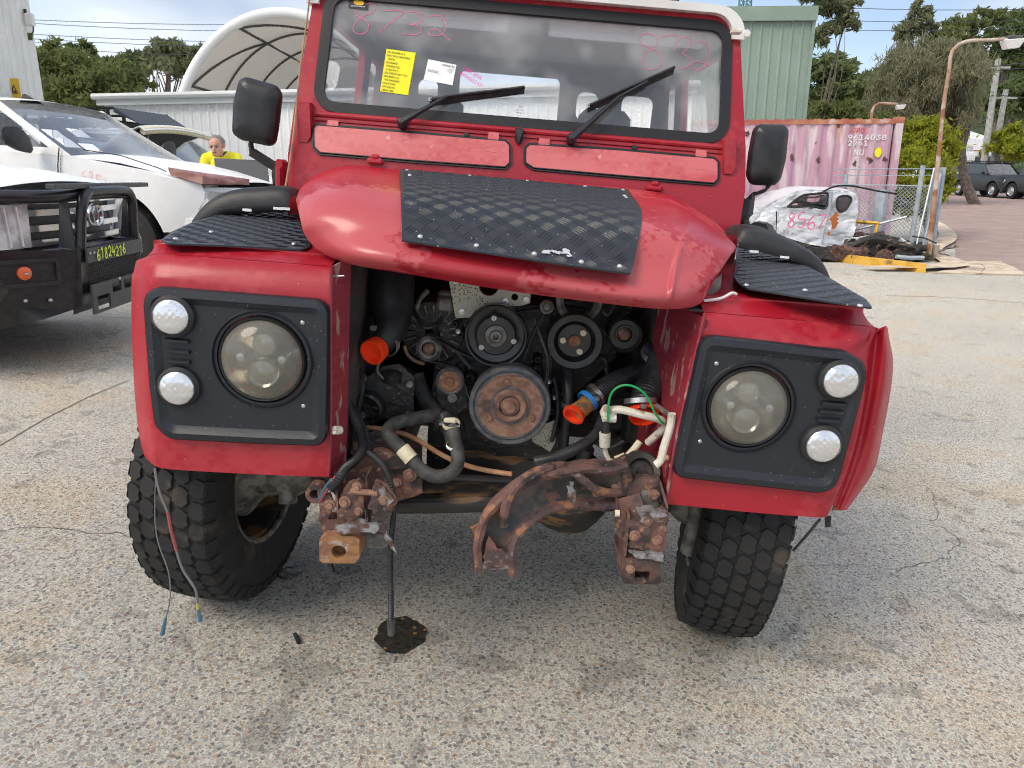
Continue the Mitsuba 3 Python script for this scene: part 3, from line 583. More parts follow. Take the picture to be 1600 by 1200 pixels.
# ---- loose black eyebrow flares lying on the wings
def eyebrow(out, base, y0, y1, par):
    o = spl(A(out), 40); i = spl(A(base), 40); r = []
    for yy, q, dz in ((y1, o, -.01), (y1 - .02, o, 0), ((y0 + y1) / 2, o, .006), (y0 + .02, o, .002), (y0, .8 * o + .2 * i, 0), (y0 - .004, .3 * o + .7 * i, 0), (y0, i, 0), (y0 + .03, i, 0)):
        q = q.copy(); q[:, 1] = yy; q[:, 2] += dz; r.append(q)
    return car('loose_flare', sheet(A(r), .004, True), 'black_plastic', par, 50, label='loose black plastic arch flare')
e1 = eyebrow([(-1.009,.8,1.044),(-.988,.8,1.073),(-.955,.8,1.107),(-.911,.8,1.134),(-.867,.8,1.149),(-.801,.8,1.158),(-.735,.8,1.165),(-.712,.8,1.159),(-.702,.8,1.143)], [(-.977,.8,1.046),(-.961,.8,1.053),(-.938,.8,1.063),(-.912,.8,1.075),(-.872,.8,1.084),(-.802,.8,1.092),(-.732,.8,1.099),(-.712,.8,1.101),(-.704,.8,1.103)], .78, .95, wl)
e2 = eyebrow([(.707,.8,1.129),(.716,.8,1.154),(.747,.8,1.162),(.812,.8,1.153),(.87,.8,1.134),(.928,.8,1.11),(.975,.8,1.082),(1.003,.8,1.051),(1.022,.8,1.02)], [(.711,.8,1.105),(.724,.8,1.102),(.749,.8,1.1),(.812,.8,1.091),(.872,.8,1.08),(.911,.8,1.07),(.946,.8,1.057),(.974,.8,1.039),(.996,.8,1.022)], .78, .95, wr)
for q in [(-.831,.775,1.096),(-.736,.775,1.108),(-.712,.775,1.109)]: car('tape_tab', box(q, (.028, .004, .008)), 'note_white', wl)
for q in [(.759,.775,1.093),(.858,.775,1.083)]: car('tape_tab', box(q, (.028, .004, .007)), 'note_white', wr)
# ---- scuttle, vent flaps, windscreen
xs = .765
car('scuttle', [hull([(sx * xs, y, z) for sx in (-1, 1) for y, z in ((.985, .60), (.985, 1.275), (1.055, 1.42), (1.12, 1.42), (1.12, .60))])], 'red_paint')
SC = C + '__scuttle'
for out, hx, n in (([(-.693,1.023,1.362),(-.684,1.03,1.376),(-.372,1.03,1.376),(-.049,1.029,1.375),(-.031,1.022,1.359),(-.026,.994,1.299),(-.042,.985,1.282),(-.362,.984,1.279),(-.659,.985,1.28),(-.683,.994,1.299)], [(-.628,1.027,1.378),(-.091,1.028,1.382)], 0), ([(.015,1.019,1.353),(.028,1.027,1.37),(.339,1.03,1.376),(.655,1.029,1.374),(.672,1.023,1.361),(.674,.996,1.305),(.659,.987,1.285),(.344,.987,1.285),(.05,.988,1.287),(.018,.995,1.303)], [(.08,1.026,1.376),(.61,1.028,1.381)], 1)):
    o = A(out); O = o[0]; X = A((1, 0, 0)); Yv = A((0, .47, 1.0)); Yv /= np.linalg.norm(Yv); N = np.cross(X, Yv)
    pts = [((q - O) @ X, (q - O) @ Yv) for q in o]; pg_ = rnd(Polygon(pts), .014, 6)
    f = car('vent_flap', flat(pg_.buffer(-.004), .007, O + N * .001, X, Yv), 'red_faded_sheen', SC, label='faded chalky vent flap with sky sheen in its colour')
    b1 = pg_.buffer(.003); car('flap_seal', flat(b1.difference(b1.buffer(-.0045)), .005, O + N * .001, X, Yv), 'seal_rubber', f); car('flap_seal', flat(pg_.buffer(-.0035).difference(pg_.buffer(-.0065)), .0085, O + N * .001, X, Yv), 'seal_rubber', f)
    for q in hx:
        q = A(q); car('flap_hinge', [tube([q - X * .019, q + X * .019], .006, 8), flat(sbox(-.018, -.055, .018, 0), .0080, q + N * -.003, X, Yv), flat(sbox(-.018, 0, .018, .016), .004, q, X, Yv)], 'red_faded_sheen', f)
for q in [(-.181,1.029,1.383),(.384,1.031,1.386)]: car('rubber_button', lathe([(.009, 0), (.008, .006), (.0005, .007)], q, (0, -.9, .4), 14), 'rubber', SC)
q = A((-.006,1.039,1.395)); car('washer_jet', hull([q + d for d in ((-.014, 0, -.02), (.014, 0, -.02), (-.014, -.02, .02), (.014, -.02, .02), (-.012, .02, .03), (.012, .02, .03), (0, -.03, -.028))]), 'rubber', SC)
WO = A((0, 1.06, 1.43)); WX = A((1, 0, 0)); WY = A((0, .27, 1.)); WY /= np.linalg.norm(WY); WN = np.cross(WX, WY)
wout = Polygon([(-.765, -.022), (.765, -.022), (.708, .422), (-.722, .422)]); gl = rnd(Polygon([(-.688, .004), (.688, .004), (.672, .388), (-.672, .388)]), .06, 8)
WF = car('windscreen_frame', flat(wout.difference(gl.buffer(-.006)), .035, WO - WN * .03, WX, WY), 'red_paint')
car('sill_rail', [tube([(-.69, 1.040, 1.411), (.69, 1.040, 1.411)], .010, 10), box((0, 1.045, 1.396), (1.38, .02, .010))], 'red_paint', WF)
car('screen_seal', [flat(gl.buffer(.016).difference(gl.buffer(-.018)), .016, WO - WN * .004, WX, WY)], 'seal_rubber', WF, 30)
car('screen_glass', trimesh.Trimesh(*(lambda m: (A(m.vertices), m.faces))(flat(gl, .0001, WO, WX, WY))), 'pane', WF) if False else None
gx0, gy0, gx1, gy1 = gl.bounds
gm = trimesh.creation.triangulate_polygon(gl.buffer(-.004), engine='earcut'); gv = A(gm[0])
car('windscreen', trimesh.Trimesh(WO + gv[:, :1] * WX + gv[:, 1:] * WY, gm[1], process=False), 'windscreen_pane', WF)
scene['windscreen_pane'] = {'type': 'blendbsdf', 'weight': mikit.proc(lambda p, n, uv: .11 + .30 * sst(.42, .75, fbm(p.x * 6, p.y * 6, p.z * 6 + 2, 3))), 'a': {'type': 'thindielectric', 'int_ior': 1.62}, 'b': {'type': 'twosided', 'b': {'type': 'diffuse', 'reflectance': rgb((.55, .56, .57))}}}  # pale smudges on the glass; their white also paints in milky reflection
for a, b in (([(-.743,1.02,1.437),(-.703,1.02,1.444),(-.698,1.02,1.339),(-.711,1.02,1.318),(-.741,1.02,1.32)], 1), ([(.678,1.02,1.436),(.717,1.02,1.449),(.728,1.02,1.349),(.72,1.02,1.329),(.694,1.02,1.329)], 1)):
    p2 = [tuple(A(q)[[0, 2]]) for q in a]; car('frame_bracket', hull([(x, y, z) for x, z in p2 for y in (1.015, 1.10)] + [(x * .995, 1.0, z * .998) for x, z in p2]), 'red_paint', WF, 20)
# wipers
def wiper(piv, knee, a, b, par, dk=.02):
    piv, knee, a, b = map(A, (piv, knee, a, b)); off = A((0, -.03, .0)); 
    k = car('wiper', [lathe([(.016, -.02), (.016, .012), (.010, .022), (.0005, .024)], piv, (0, -.9, .3), 16), tube([piv + off * .5, piv * .6 + knee * .4 + off, knee + off], [.014, .010, .006], 6), tube([knee + off, knee * .5 + b * .5 + off], .005, 6)], 'black_trim', par)
    car('wiper_blade', [tube([a + off * .6, b + off * .6], .0055, 6), tube([a * .85 + b * .15 + off * .95, a * .2 + b * .8 + off * .95], .0045, 6), sheet(A([[a + off * .55, b + off * .55], [a + off * .1 - WY * .022, b + off * .1 - WY * .022]]), .003)], 'rubber', k)
    car('blade_end', box(a + off * .6, (.010, .008, .010)), 'zinc', k)
wiper((-.396,1.013,1.403), (-.254,1.079,1.501), (-.312,1.076,1.488), (.001,1.093,1.553), WF)
wiper((.169,1.01,1.397), (.319,1.092,1.547), (.218,1.082,1.51), (.5,1.122,1.659), WF)
# notes and marker on the glass
def onglass(c, w): return A(c) + WN * w
def note(pts, m, nm, lab):
    o = A(pts) ; return car(nm, sheet(A([[onglass(o[0], .0025), onglass(o[1], .0025)], [onglass(o[3], .0025), onglass(o[2], .0025)]]), .0004), m, WF, False, lab), o
k, o = note([(-.472,1.117,1.64),(-.373,1.115,1.635),(-.388,1.078,1.496),(-.483,1.079,1.501)], 'note_yellow', 'yellow_note', 'yellow sheet with handwritten list')
txt = ['6x ENGINE N.1', 'BATTERY REMOVED', 'UNITS', 'CLEANED', 'ENGINE OIL', 'FUSE NO.5', 'ALTERNATOR 71.01', 'ENGINE V.10', 'OIL DRAINED', 'IGNITION', 'AC DEGAS', 'AIR/LUBE']
ex, ey = (o[1] - o[0]), (o[3] - o[0]); L, Hh = np.linalg.norm(ex), np.linalg.norm(ey); ex, ey = ex / L, -ey / Hh; ex = ex - ey * (ex @ ey)
for i, t in enumerate(txt): car('handwriting', letters(t, .0056, onglass(o[0] + ex * .009 - ey * (.012 + .0117 * i), .0035), ex, ey, .0003, wid=min(1, .073 / (.0042 * len(t)))), 'ink_dark', k, False)
for i in (0, 1, 3, 6, 7, 9, 10, 11): car('tick', ribbon([onglass(o[0] + ex * a - ey * (.010 + .0117 * i + b), .0036) for a, b in ((.003, 0), (.0055, .004), (.009, -.005))], .0012, WN, 0), 'ink_red', k, False)
k, o = note([(-.33,1.111,1.618),(-.234,1.108,1.607),(-.242,1.09,1.54),(-.34,1.092,1.55)], 'note_white', 'white_label', 'small white printed label')
ex, ey = (o[1] - o[0]), (o[3] - o[0]); L, Hh = np.linalg.norm(ex), np.linalg.norm(ey); ex, ey = ex / L, -ey / Hh
car('print', [letters('CAR5673C', .006, onglass(o[0] + ex * .05 - ey * .012, .0035), ex, ey, .0003)] + [letters(t, .0026, onglass(o[0] + ex * x_ - ey * y_, .0035), ex, ey, .0003) for t, x_, y_ in (('20/06/23', .075, .020), ('STOCK NO', .070, .026), ('8732', .078, .032), ('DIESEL ENGINE 2006', .006, .036), ('ENGINE COMPONENT', .006, .041))], 'ink_dark', k, False)
k, o = note([(-.611,1.158,1.792),(-.542,1.158,1.792),(-.544,1.149,1.759),(-.608,1.149,1.761)], 'sticker_black', 'dark_sticker', 'small black sticker with a gold oval')
ex, ey = (o[1] - o[0]), (o[3] - o[0]); L, Hh = np.linalg.norm(ex), np.linalg.norm(ey); ex, ey = ex / L, -ey / Hh
car('gold_oval', flat([(L * .5 + .018 * math.cos(t), -Hh * .36 + .009 * math.sin(t)) for t in np.linspace(0, 6.28, 20)], .0003, onglass(o[0], .0035), ex, ey), 'sticker_gold', k, False)
car('sticker_text', letters('BATTERYMAX', .005, onglass(o[0] + ex * .008 - ey * Hh * .82, .0035), ex, ey, .0003), 'note_white', k, False)
def gh(pts, w, m, nm): return car(nm, Bag(*[ribbon([onglass(q, .002) for q in s], w, WN, 0, 30) for s in pts]), m, WF, False)
gh([[(-.526,1.155,1.783),(-.576,1.15,1.764),(-.583,1.145,1.745),(-.548,1.14,1.727),(-.537,1.133,1.701),(-.561,1.128,1.68),(-.588,1.13,1.69),(-.581,1.137,1.716),(-.549,1.145,1.744),(-.52,1.15,1.763),(-.521,1.154,1.777),(-.539,1.156,1.784)], [(-.486,1.15,1.763),(-.426,1.15,1.764),(-.47,1.139,1.721),(-.5,1.13,1.689)], [(-.413,1.151,1.765),(-.374,1.15,1.764),(-.356,1.147,1.751),(-.38,1.141,1.73),(-.401,1.14,1.725),(-.366,1.138,1.719),(-.361,1.134,1.705),(-.394,1.131,1.692),(-.425,1.132,1.696)], [(-.339,1.147,1.753),(-.309,1.15,1.763),(-.282,1.145,1.745),(-.28,1.138,1.72),(-.304,1.132,1.697),(-.335,1.134,1.703),(-.323,1.137,1.716),(-.283,1.133,1.699),(-.26,1.129,1.684)]], .0022, 'pink_marker', 'marker_number')
gh([[(.425,1.148,1.757),(.39,1.149,1.761),(.373,1.145,1.745),(.388,1.14,1.725),(.419,1.137,1.715),(.457,1.129,1.684),(.446,1.121,1.654),(.416,1.118,1.645),(.393,1.124,1.667),(.399,1.132,1.696),(.432,1.139,1.724),(.439,1.145,1.746),(.42,1.149,1.759)], [(.447,1.148,1.755),(.503,1.149,1.76),(.494,1.136,1.713)], [(.512,1.148,1.756),(.543,1.149,1.759),(.549,1.142,1.734),(.525,1.135,1.707),(.557,1.13,1.688),(.546,1.124,1.666),(.507,1.121,1.657)], [(.57,1.146,1.748),(.601,1.145,1.747),(.617,1.136,1.71),(.598,1.124,1.667),(.573,1.122,1.658),(.558,1.126,1.676),(.593,1.128,1.683),(.624,1.126,1.673)]], .0018, 'pink_marker', 'marker_number')
ex = A((-.084,1.089,1.536)) - A((-.201,1.103,1.589)); ex /= np.linalg.norm(ex); ey = np.cross(WN, ex)
car('pink_writing', [letters('UBS 88A', .012, onglass((-.212,1.104,1.594), .002), ex, ey, .0003), letters('0PH00160', .012, onglass((-.223,1.1,1.577), .002), ex, ey, .0003)], 'hot_pink', WF, False)
car('glass_mark', [letters('E4', .006, onglass((-.013,1.075,1.487), .002), WX, WY, .0003), letters('AS-1 M12', .004, onglass((-.023,1.072,1.476), .002), WX, WY, .0003), letters('43R-0012', .004, onglass((-.024,1.07,1.467), .002), WX, WY, .0003)], 'ink_dark', WF, False)
# ---- cab
ro = Polygon([(-.745, 1.765)] + [(-.64 + .105 * math.cos(t), 1.775 + .09 * math.sin(t)) for t in np.linspace(math.pi, math.pi / 2, 8)] + [(.62 + .105 * math.cos(t), 1.775 + .09 * math.sin(t)) for t in np.linspace(math.pi / 2, 0, 8)] + [(.725, 1.765)])
car('roof', xz(ro.difference(rrect(-.705, 1.5, .685, 1.840, .07)), 1.125, 2.45), 'white_roof', label='white hard roof')
RF = C + '__roof'
for sx in (-1, 1): car('gutter', tube([(sx * .73, 1.12, 1.785), (sx * .73, 2.45, 1.79)], .012, 8), 'white_roof', RF)
car('gutter_end', box((.682,1.08,1.778), (.035, .03, .014), b=.004), 'cream_pipe', RF)
car('roof_light', box((.41, 1.30, 1.90), (.22, .05, .05), b=.01), 'rubber', RF)
for sx in (-1, 1):
    sd = Polygon([(1.12, .55), (3.6, .55), (3.6, 1.18), (2.42, 1.18), (2.42, 1.80), (1.16, 1.80), (1.13, 1.38)]); x0 = sx * .76 - (.03 if sx > 0 else 0)
    holes = unary_union([rnd(Polygon([(1.24, 1.38), (1.92, 1.38), (1.92, 1.74), (1.30, 1.74)]), .03), rrect(2.04, 1.42, 2.34, 1.73, .03), Polygon([(2.3, .5), (2.42, .85), (2.7, 1.0), (3.1, 1.0), (3.4, .85), (3.5, .5)])])
    car('body_side', tum(yz(sd.difference(holes), x0, x0 + .03)), 'red_paint')
    car('side_trim', tum(yz(sd.difference(holes), x0 + (.031 if sx < 0 else -.004), x0 + (.034 if sx < 0 else -.001))), 'dark_interior')
    for y0, y1 in ((1.24, 1.92), (2.04, 2.34)): car('side_window', tum(sheet(A([[(sx * .745, y0 - .01, 1.37), (sx * .745, y1 + .01, 1.37)], [(sx * .745, y0 + .02, 1.75), (sx * .745, y1 + .01, 1.75)]]))), 'pane')
back = sbox(-.70, .55, .70, 1.86).difference(rrect(-.315, 1.44, .185, 1.765, .05)).difference(rrect(.275, 1.56, .385, 1.70, .04)).difference(rrect(.50, 1.46, .66, 1.70, .04)).difference(rrect(-.52, 1.56, -.42, 1.70, .04))
car('rear_wall', xz(back, 2.37, 2.40), 'dark_interior')
car('rear_window', xz(rrect(-.32, 1.43, .19, 1.77, .06), 2.385, 2.386), 'pane')
car('floor_pan', [box((0, 2.3, .62), (1.46, 2.5, .04)), box((0, 1.16, 1.0), (1.46, .03, .8))], 'dark_interior')
car('headlining', box((0, 1.78, 1.825), (1.40, 1.2, .010)), 'visor_pale')
car('dashboard', [hull([(sx * .70, y, z) for sx in (-1, 1) for y, z in ((1.15, 1.40), (1.15, 1.20), (1.42, 1.33), (1.42, 1.20), (1.36, 1.38))])], 'dark_interior')
for sx in (-1, 1):
    s = car('seat', [box((sx * .38, 1.80, .95), (.50, .50, .20), b=.05), hull([(sx * .38 + dx, y, z) for dx in (-.23, .23) for y, z in ((1.96, .95), (2.08, .95), (2.10, 1.42), (2.18, 1.42))])], 'seat_fabric')
    car('headrest', box((sx * .40, 2.18, 1.52), (.25, .09, .17), b=.035), 'seat_fabric', s)
    car('sun_visor', box((sx * .34, 1.235, 1.772), (.54, .012, .065), rot('x' and (1, 0, 0), -14), .005), 'visor_pale')
st = tube([(.36 + .19 * math.cos(t), 1.50 + .05 * math.sin(t), 1.30 + .18 * math.sin(t)) for t in np.linspace(0, 2 * math.pi, 40)], .014, 8)
car('steering_wheel', [st, tube([(.36, 1.44, 1.28), (.36, 1.52, 1.30)], .03, 10), tube([(.18, 1.50, 1.30), (.54, 1.50, 1.30)], .012, 8)], 'rubber')
car('roll_bar', [tube([(sx * .70, 2.3, .7), (sx * .70, 2.3, 1.68), (sx * .66, 2.3, 1.76), (-sx * .60, 2.3, 1.76)][:4], .022, 8) for sx in (-1, 1)], 'dark_interior')
# mirrors, antenna, door hinges
def mirror(out, armp, par, n):
    o = rnd(Polygon([tuple(A(q)[[0, 2]]) for q in out]), .022, 6); y = 1.02; b = Bag(); pr_ = [(0, y + .03), (0, y + .012), (-.005, y + .002), (-.010, y - .001), (-.016, y - .007), (-.026, y - .013), (-.044, y - .017), (-.058, y - .018)]
    c = A(o.centroid.coords[0]); R_ = []
    for d, yy in pr_:
        q = A([o.buffer(d, resolution=8).exterior.interpolate(t, normalized=True).coords[0] for t in np.linspace(0, 1, 80, endpoint=False)])
        if R_: q = np.roll(q, -np.argmin(np.linalg.norm(q - R_[-1][0][[0, 2]], axis=1)), axis=0)
        R_.append(np.stack([q[:, 0], np.full(80, yy), q[:, 1]], -1))
    g = A(R_); g = np.concatenate([g, g[:, :1]], 1); cap = np.vstack([[(c[0], y - .018, c[1])], R_[-1]])
    m = car('door_mirror', [sheet(g), (cap, A([[0, 1 + (k + 1) % 80, 1 + k] for k in range(80)])), xz(o.buffer(-.004), y + .026, y + .03)], 'mirror_black', None, 50)
    a = A(armp); car('mirror_arm', [hull(np.vstack([a[i] + d for i in (k, k + 1) for d in (A((-.012, 0, -.012)) * a_, A((.012, 0, .012)) * a_, A((0, -.014, .008)) * a_, A((0, .014, -.008)) * a_) ])) for k, a_ in ((0, .7), (1, 1), (2, 1.4))], 'black_plastic', m)
mirror([(-.94,1.02,1.496),(-.917,1.02,1.508),(-.817,1.02,1.49),(-.8,1.02,1.464),(-.813,1.02,1.355),(-.822,1.02,1.309),(-.839,1.02,1.294),(-.935,1.02,1.307),(-.966,1.02,1.327),(-.96,1.02,1.424)], [(-.907,1.04,1.304),(-.905,1.05,1.271),(-.826,1.06,1.227),(-.828,1.08,1.178)], None, 0)
mirror([(.791,1.02,1.495),(.876,1.02,1.5),(.894,1.02,1.483),(.9,1.02,1.387),(.894,1.02,1.324),(.876,1.02,1.3),(.797,1.02,1.298),(.778,1.02,1.326),(.774,1.02,1.398),(.777,1.02,1.476)], [(.857,1.04,1.311),(.86,1.05,1.287),(.807,1.06,1.262),(.817,1.08,1.183)], None, 1)
car('hinge_pillar', [box((-.808,1.06,1.201), (.035, .05, .11), b=.008)], 'red_paint')
car('hinge_pillar', [box((.784,1.04,1.202), (.04, .06, .10), b=.008), box((.791,1.02,1.163), (.03, .04, .04), b=.008)], 'engine_grime')
car('whip_antenna', tube([(-.76,.94,1.168),(-.75,.97,1.276),(-.742,1,1.419),(-.733,1.02,1.56),(-.719,1.04,1.699),(-.71,1.06,1.835)], [.0045, .0045, .004, .0035, .003, .0025], 6, smooth=20), 'copper_pipe')
car('snorkel_stub', box((-.803,1.02,1.191), (.02, .03, .08), b=.005), 'red_paint')
# ---- engine bay
car('bulkhead', box((0, .972, .79), (.72, .01, .78)), 'shade_grime')
EN = C + '__engine'
car('engine', [dent(trimesh.creation.box(extents=(.40, .55, .50)).subdivide().subdivide().subdivide(), .02, 14, 3).apply_translation((0, .66, .68)),
    dent(hull([(-.151,.36,.879),(.109,.36,.934),(.149,.36,.539),(-.068,.36,.522),(-.125,.36,.63),(.105,.36,.794),(-.157,.44,.864),(.114,.44,.921),(.156,.44,.51),(-.07,.44,.492)]).subdivide().subdivide().subdivide(), .012, 18, 4),
    dent(hull([(.111,.42,.942),(.337,.42,.959),(.304,.42,.795),(.158,.42,.634),(.116,.5,.929),(.351,.5,.948),(.316,.5,.777),(.165,.5,.609)]).subdivide().subdivide().subdivide(), .012, 20, 6)], 'engine_grime')
def en(name, m, mt, parent=EN, smooth=35, label=None): return put(parent, name, m, mt, CAR, smooth, label)
rg = random.Random(11)
for q, r in (((.142,.33,.715), .014), ((.136,.33,.66), .012), ((.151,.33,.61), .015), ((.086,.33,.799), .012), ((-.123,.34,.85), .012), ((-.138,.34,.875), .010), ((.12,.33,.631), .018), ((.085,.33,.764), .020), ((-.117,.34,.754), .016), ((-.09,.34,.73), .018)):
    en('casting_boss', lathe([(r, .04), (r, -.012), (r * .7, -.02), (r * .5, -.02), (.0005, -.012)], q, (0, 1, 0), 10), 'engine_grime')
for q, r in (((-.129,.325,.858), .009), ((.097,.33,.941), .010), ((.138,.31,.702), .007), ((.121,.31,.744), .007)): en('bolt', lathe([(r, .015), (r, -.006), (r * .7, -.010), (.0005, -.008)], q, (0, 1, 0), 8), 'zinc')
tc = [tuple(A(q)[[0, 2]]) for q in [(-.164,.33,1.001),(.052,.33,.991),(.053,.33,.946),(.027,.33,.936),(-.002,.33,.935),(-.03,.33,.935),(-.06,.33,.924),(-.084,.33,.907),(-.105,.33,.895),(-.138,.33,.891)]]
plt_ = rnd(Polygon(tc), .004).difference(unary_union([Point(A((-.057,.33,.981))[[0, 2]]).buffer(.025), Point(A((.012,.33,.958))[[0, 2]]).buffer(.009)]))
en('cover_plate', xz(plt_, .325, .345), 'dirty_alloy', label='oil-spotted bare alloy cover plate')
def pulley(c, prof, m, nm, k=48, lab=None): return en(nm, lathe([(r, -d) for r, d in prof], c, (0, 1, 0), k), m, label=lab)
# crank damper
q = A((.02,.22,.697)); R0 = .1045
cp = pulley(q, [(R0 * .97, -.05), (R0 * .97, -.01), (R0, -.006), (R0, .006), (R0 * .97, .010), (R0 * .90, .010), (R0 * .88, .004), (R0 * .84, .004), (R0 * .82, .000)], 'pulley_grey', 'crank_pulley', 64)
cd = en('damper_disc', lathe([(R0 * .82, .002), (R0 * .80, .006), (R0 * .72, .002), (R0 * .46, .000), (R0 * .42, -.006)], q - (0, .002, 0), (0, -1, 0), 56), 'pulley_rust', cp, label='rusty brown damper disc')
en('hub', lathe([(R0 * .42, -.02), (R0 * .42, .010), (R0 * .37, .016), (R0 * .27, .013), (R0 * .25, .004), (R0 * .0001, .004)], q, (0, -1, 0), 40), 'pulley_rust', cp)
en('hub_gap', lathe([(R0 * .48, .0062), (R0 * .40, .0062)], q, (0, -1, 0), 40), 'pulley_grey', cp); en('rim_gap', lathe([(R0 * .845, .0085), (R0 * .80, .0085)], q, (0, -1, 0), 48), 'pulley_grey', cp)
en('centre_bolt', [lathe([(R0 * .18, 0), (R0 * .18, .020), (R0 * .14, .026), (.0005, .026)], q, (0, -1, 0), 6), lathe([(R0 * .23, 0), (R0 * .23, .008), (R0 * .1, .01)], q, (0, -1, 0), 24)], 'pulley_rust', cp, 20)
for a in (100, 215, 335):
    a = math.radians(a); en('damper_bolt', lathe([(.008, 0), (.008, .010), (.0005, .011)], q + A((math.cos(a), 0, math.sin(a))) * R0 * .60, (0, -1, 0), 8), 'pulley_rust', cp)
    en('web', box(q + A((math.cos(a + .45), 0, math.sin(a + .45))) * R0 * .62 + (0, -.002, 0), (R0 * .36, .004, .003), rot((0, 1, 0), -math.degrees(a + .45))), 'pulley_rust', cp)
q = A((-.029,.27,.864)); R1 = .081
wp = pulley(q, [(R1 * .96, -.05), (R1, -.004), (R1, .006), (R1 * .97, .010), (R1 * .92, .008), (R1 * .88, -.012), (R1 * .66, -.016), (R1 * .64, -.004), (R1 * .60, .0), (R1 * .36, .0)], 'pulley_black', 'fan_pulley', 64)
en('hub', lathe([(R1 * .36, -.01), (R1 * .34, .006), (R1 * .22, .008), (R1 * .17, .016), (R1 * .10, .016), (R1 * .06, .004), (.0005, .004)], q, (0, -1, 0), 32), 'grey_cast', wp)
for a in (100, 222, -12):
    a = math.radians(a); en('pulley_bolt', lathe([(.0085, 0), (.0085, .009), (.006, .011), (.0035, .011), (.0005, .007)], q + A((math.cos(a), 0, math.sin(a))) * R1 * .58, (0, -1, 0), 10), 'zinc', wp)
q = A((.176,.3,.86)); R2 = .0735
pp = pulley(q, [(R2 * .96, -.05), (R2, -.004), (R2, .008), (R2 * .96, .012), (R2 * .74, .010), (R2 * .70, .0), (R2 * .62, -.010), (R2 * .58, -.004), (R2 * .3, -.004), (.0005, -.004)], 'pulley_black', 'steering_pump_pulley', 56)
en('rusty_hub', lathe([(R2 * .22, 0), (R2 * .20, .006), (R2 * .1, .008), (.0005, .004)], q, (0, -1, 0), 20), 'rust_light', pp)
for a in (50, 180, 300):
    a = math.radians(a); en('pulley_bolt', lathe([(.008, -.004), (.008, .007), (.0035, .008), (.0005, .005)], q + A((math.cos(a), 0, math.sin(a))) * R2 * .42, (0, -1, 0), 10), 'tape_beige', pp)
q = A((.307,.32,.883)); R3 = .047
ip = pulley(q, [(R3 * .96, -.03), (R3, -.004), (R3, .012), (R3 * .94, .016), (R3 * .86, .012), (R3 * .82, -.004), (R3 * .56, -.004), (R3 * .54, .004), (R3 * .44, .004), (R3 * .36, -.006), (.0005, -.002)], 'pulley_black', 'idler_pulley', 44)
en('rusty_hub', lathe([(R3 * .34, -.004), (R3 * .2, .004), (.0005, .004)], q, (0, -1, 0), 18), 'pulley_rust', ip)
q = A((.181,.34,.96)); pulley(q, [(.06, -.03), (.06, .01), (.05, .012), (.04, 0)], 'grey_cast', 'upper_pulley', 40)
q = A((.095,.3,.946)); en('idler_boss', lathe([(.018, 0), (.018, .02), (.012, .024), (.008, .016), (.0005, .016)], q, (0, -1, 0), 16), 'grey_cast')
# alternator
q = A((-.198,.35,.842)); alt = en('alternator', [lathe([(.02, .0), (.082, .0), (.088, -.02), (.088, -.10)], q, (0, -1, 0), 40)], 'engine_grime')
for k in range(20):
    a = 2 * math.pi * k / 20; en('cooling_fin', box(q + A((math.cos(a), 0, math.sin(a))) * .062 + (0, -.006, 0), (.032, .012, .006), rot((0, 1, 0), -math.degrees(a)), .002), 'zinc' if k % 2 == 9 else 'grey_cast', alt)
en('alternator_pulley', lathe([(.030, -.06), (.034, -.004), (.034, .006), (.028, .012), (.026, .004), (.018, .004)], A((-.201,.3,.81)), (0, -1, 0), 32), 'grey_cast', alt)
en('nut', lathe([(.016, 0), (.015, .012), (.008, .018), (.0005, .016)], A((-.201,.3,.81)), (0, -1, 0), 16), 'pulley_rust', alt)
en('lifting_bracket', [box((-.168,.36,.922), (.045, .05, .045), b=.008), box((-.165,.37,.945), (.05, .04, .02), b=.006)], 'grey_cast')
en('pipe_union', tube([(-.253,.36,.871),(-.245,.35,.894),(-.238,.35,.925),(-.219,.37,.949)], [.006, .008, .006, .008], 8, smooth=12), 'grey_cast')
en('pipe_union', tube([(-.265,.3,.813),(-.258,.3,.793),(-.238,.31,.773),(-.216,.33,.761)], .005, 8, smooth=12), 'copper_pipe')
# tensioner
q = A((-.138,.25,.74)); tn = en('tensioner', [hull([(-.174,.265,.729),(-.168,.265,.683),(-.139,.265,.648),(-.116,.265,.646),(-.092,.265,.67),(-.093,.265,.711),(-.109,.265,.765),(-.162,.265,.765),(-.177,.3,.719),(-.171,.3,.672),(-.141,.3,.637),(-.117,.3,.635),(-.093,.3,.659),(-.094,.3,.701),(-.111,.3,.756),(-.165,.3,.755)])], 'engine_grime')
en('tensioner_pulley', lathe([(.036, -.02), (.037, .004), (.033, .010), (.031, .004), (.028, .002)], q, (0, -1, 0), 36), 'pulley_grey', tn)
en('rusty_face', lathe([(.028, .002), (.022, .006), (.012, .004), (.010, .010), (.0005, .011)], q, (0, -1, 0), 30), 'rust_light', tn)
en('tensioner_bolt', lathe([(.013, 0), (.012, .008), (.007, .010), (.006, .014), (.0005, .014)], A((-.129,.25,.697)), (0, -1, 0), 12), 'grey_cast', tn)
def belt(name, pts): 
    p = A(pts); t = np.gradient(p, axis=0); n = np.cross(t, (0, 1, 0)); n /= np.linalg.norm(n, axis=1, keepdims=True); y = A((0, 1, 0)) * .011
    en(name, sheet(np.stack([p - y - n * .0015, p + y - n * .0015, p + y + n * .0015, p - y + n * .0015, p - y - n * .0015], 1)), 'rubber')
belt('drive_belt', spl([(-.2,.3,.84),(-.169,.295,.832),(-.124,.29,.813),(-.083,.285,.798)], 14)); belt('drive_belt', spl([(-.196,.295,.778),(-.165,.29,.777),(-.127,.275,.768),(-.105,.265,.745),(-.093,.255,.718),(-.08,.24,.692)], 18))
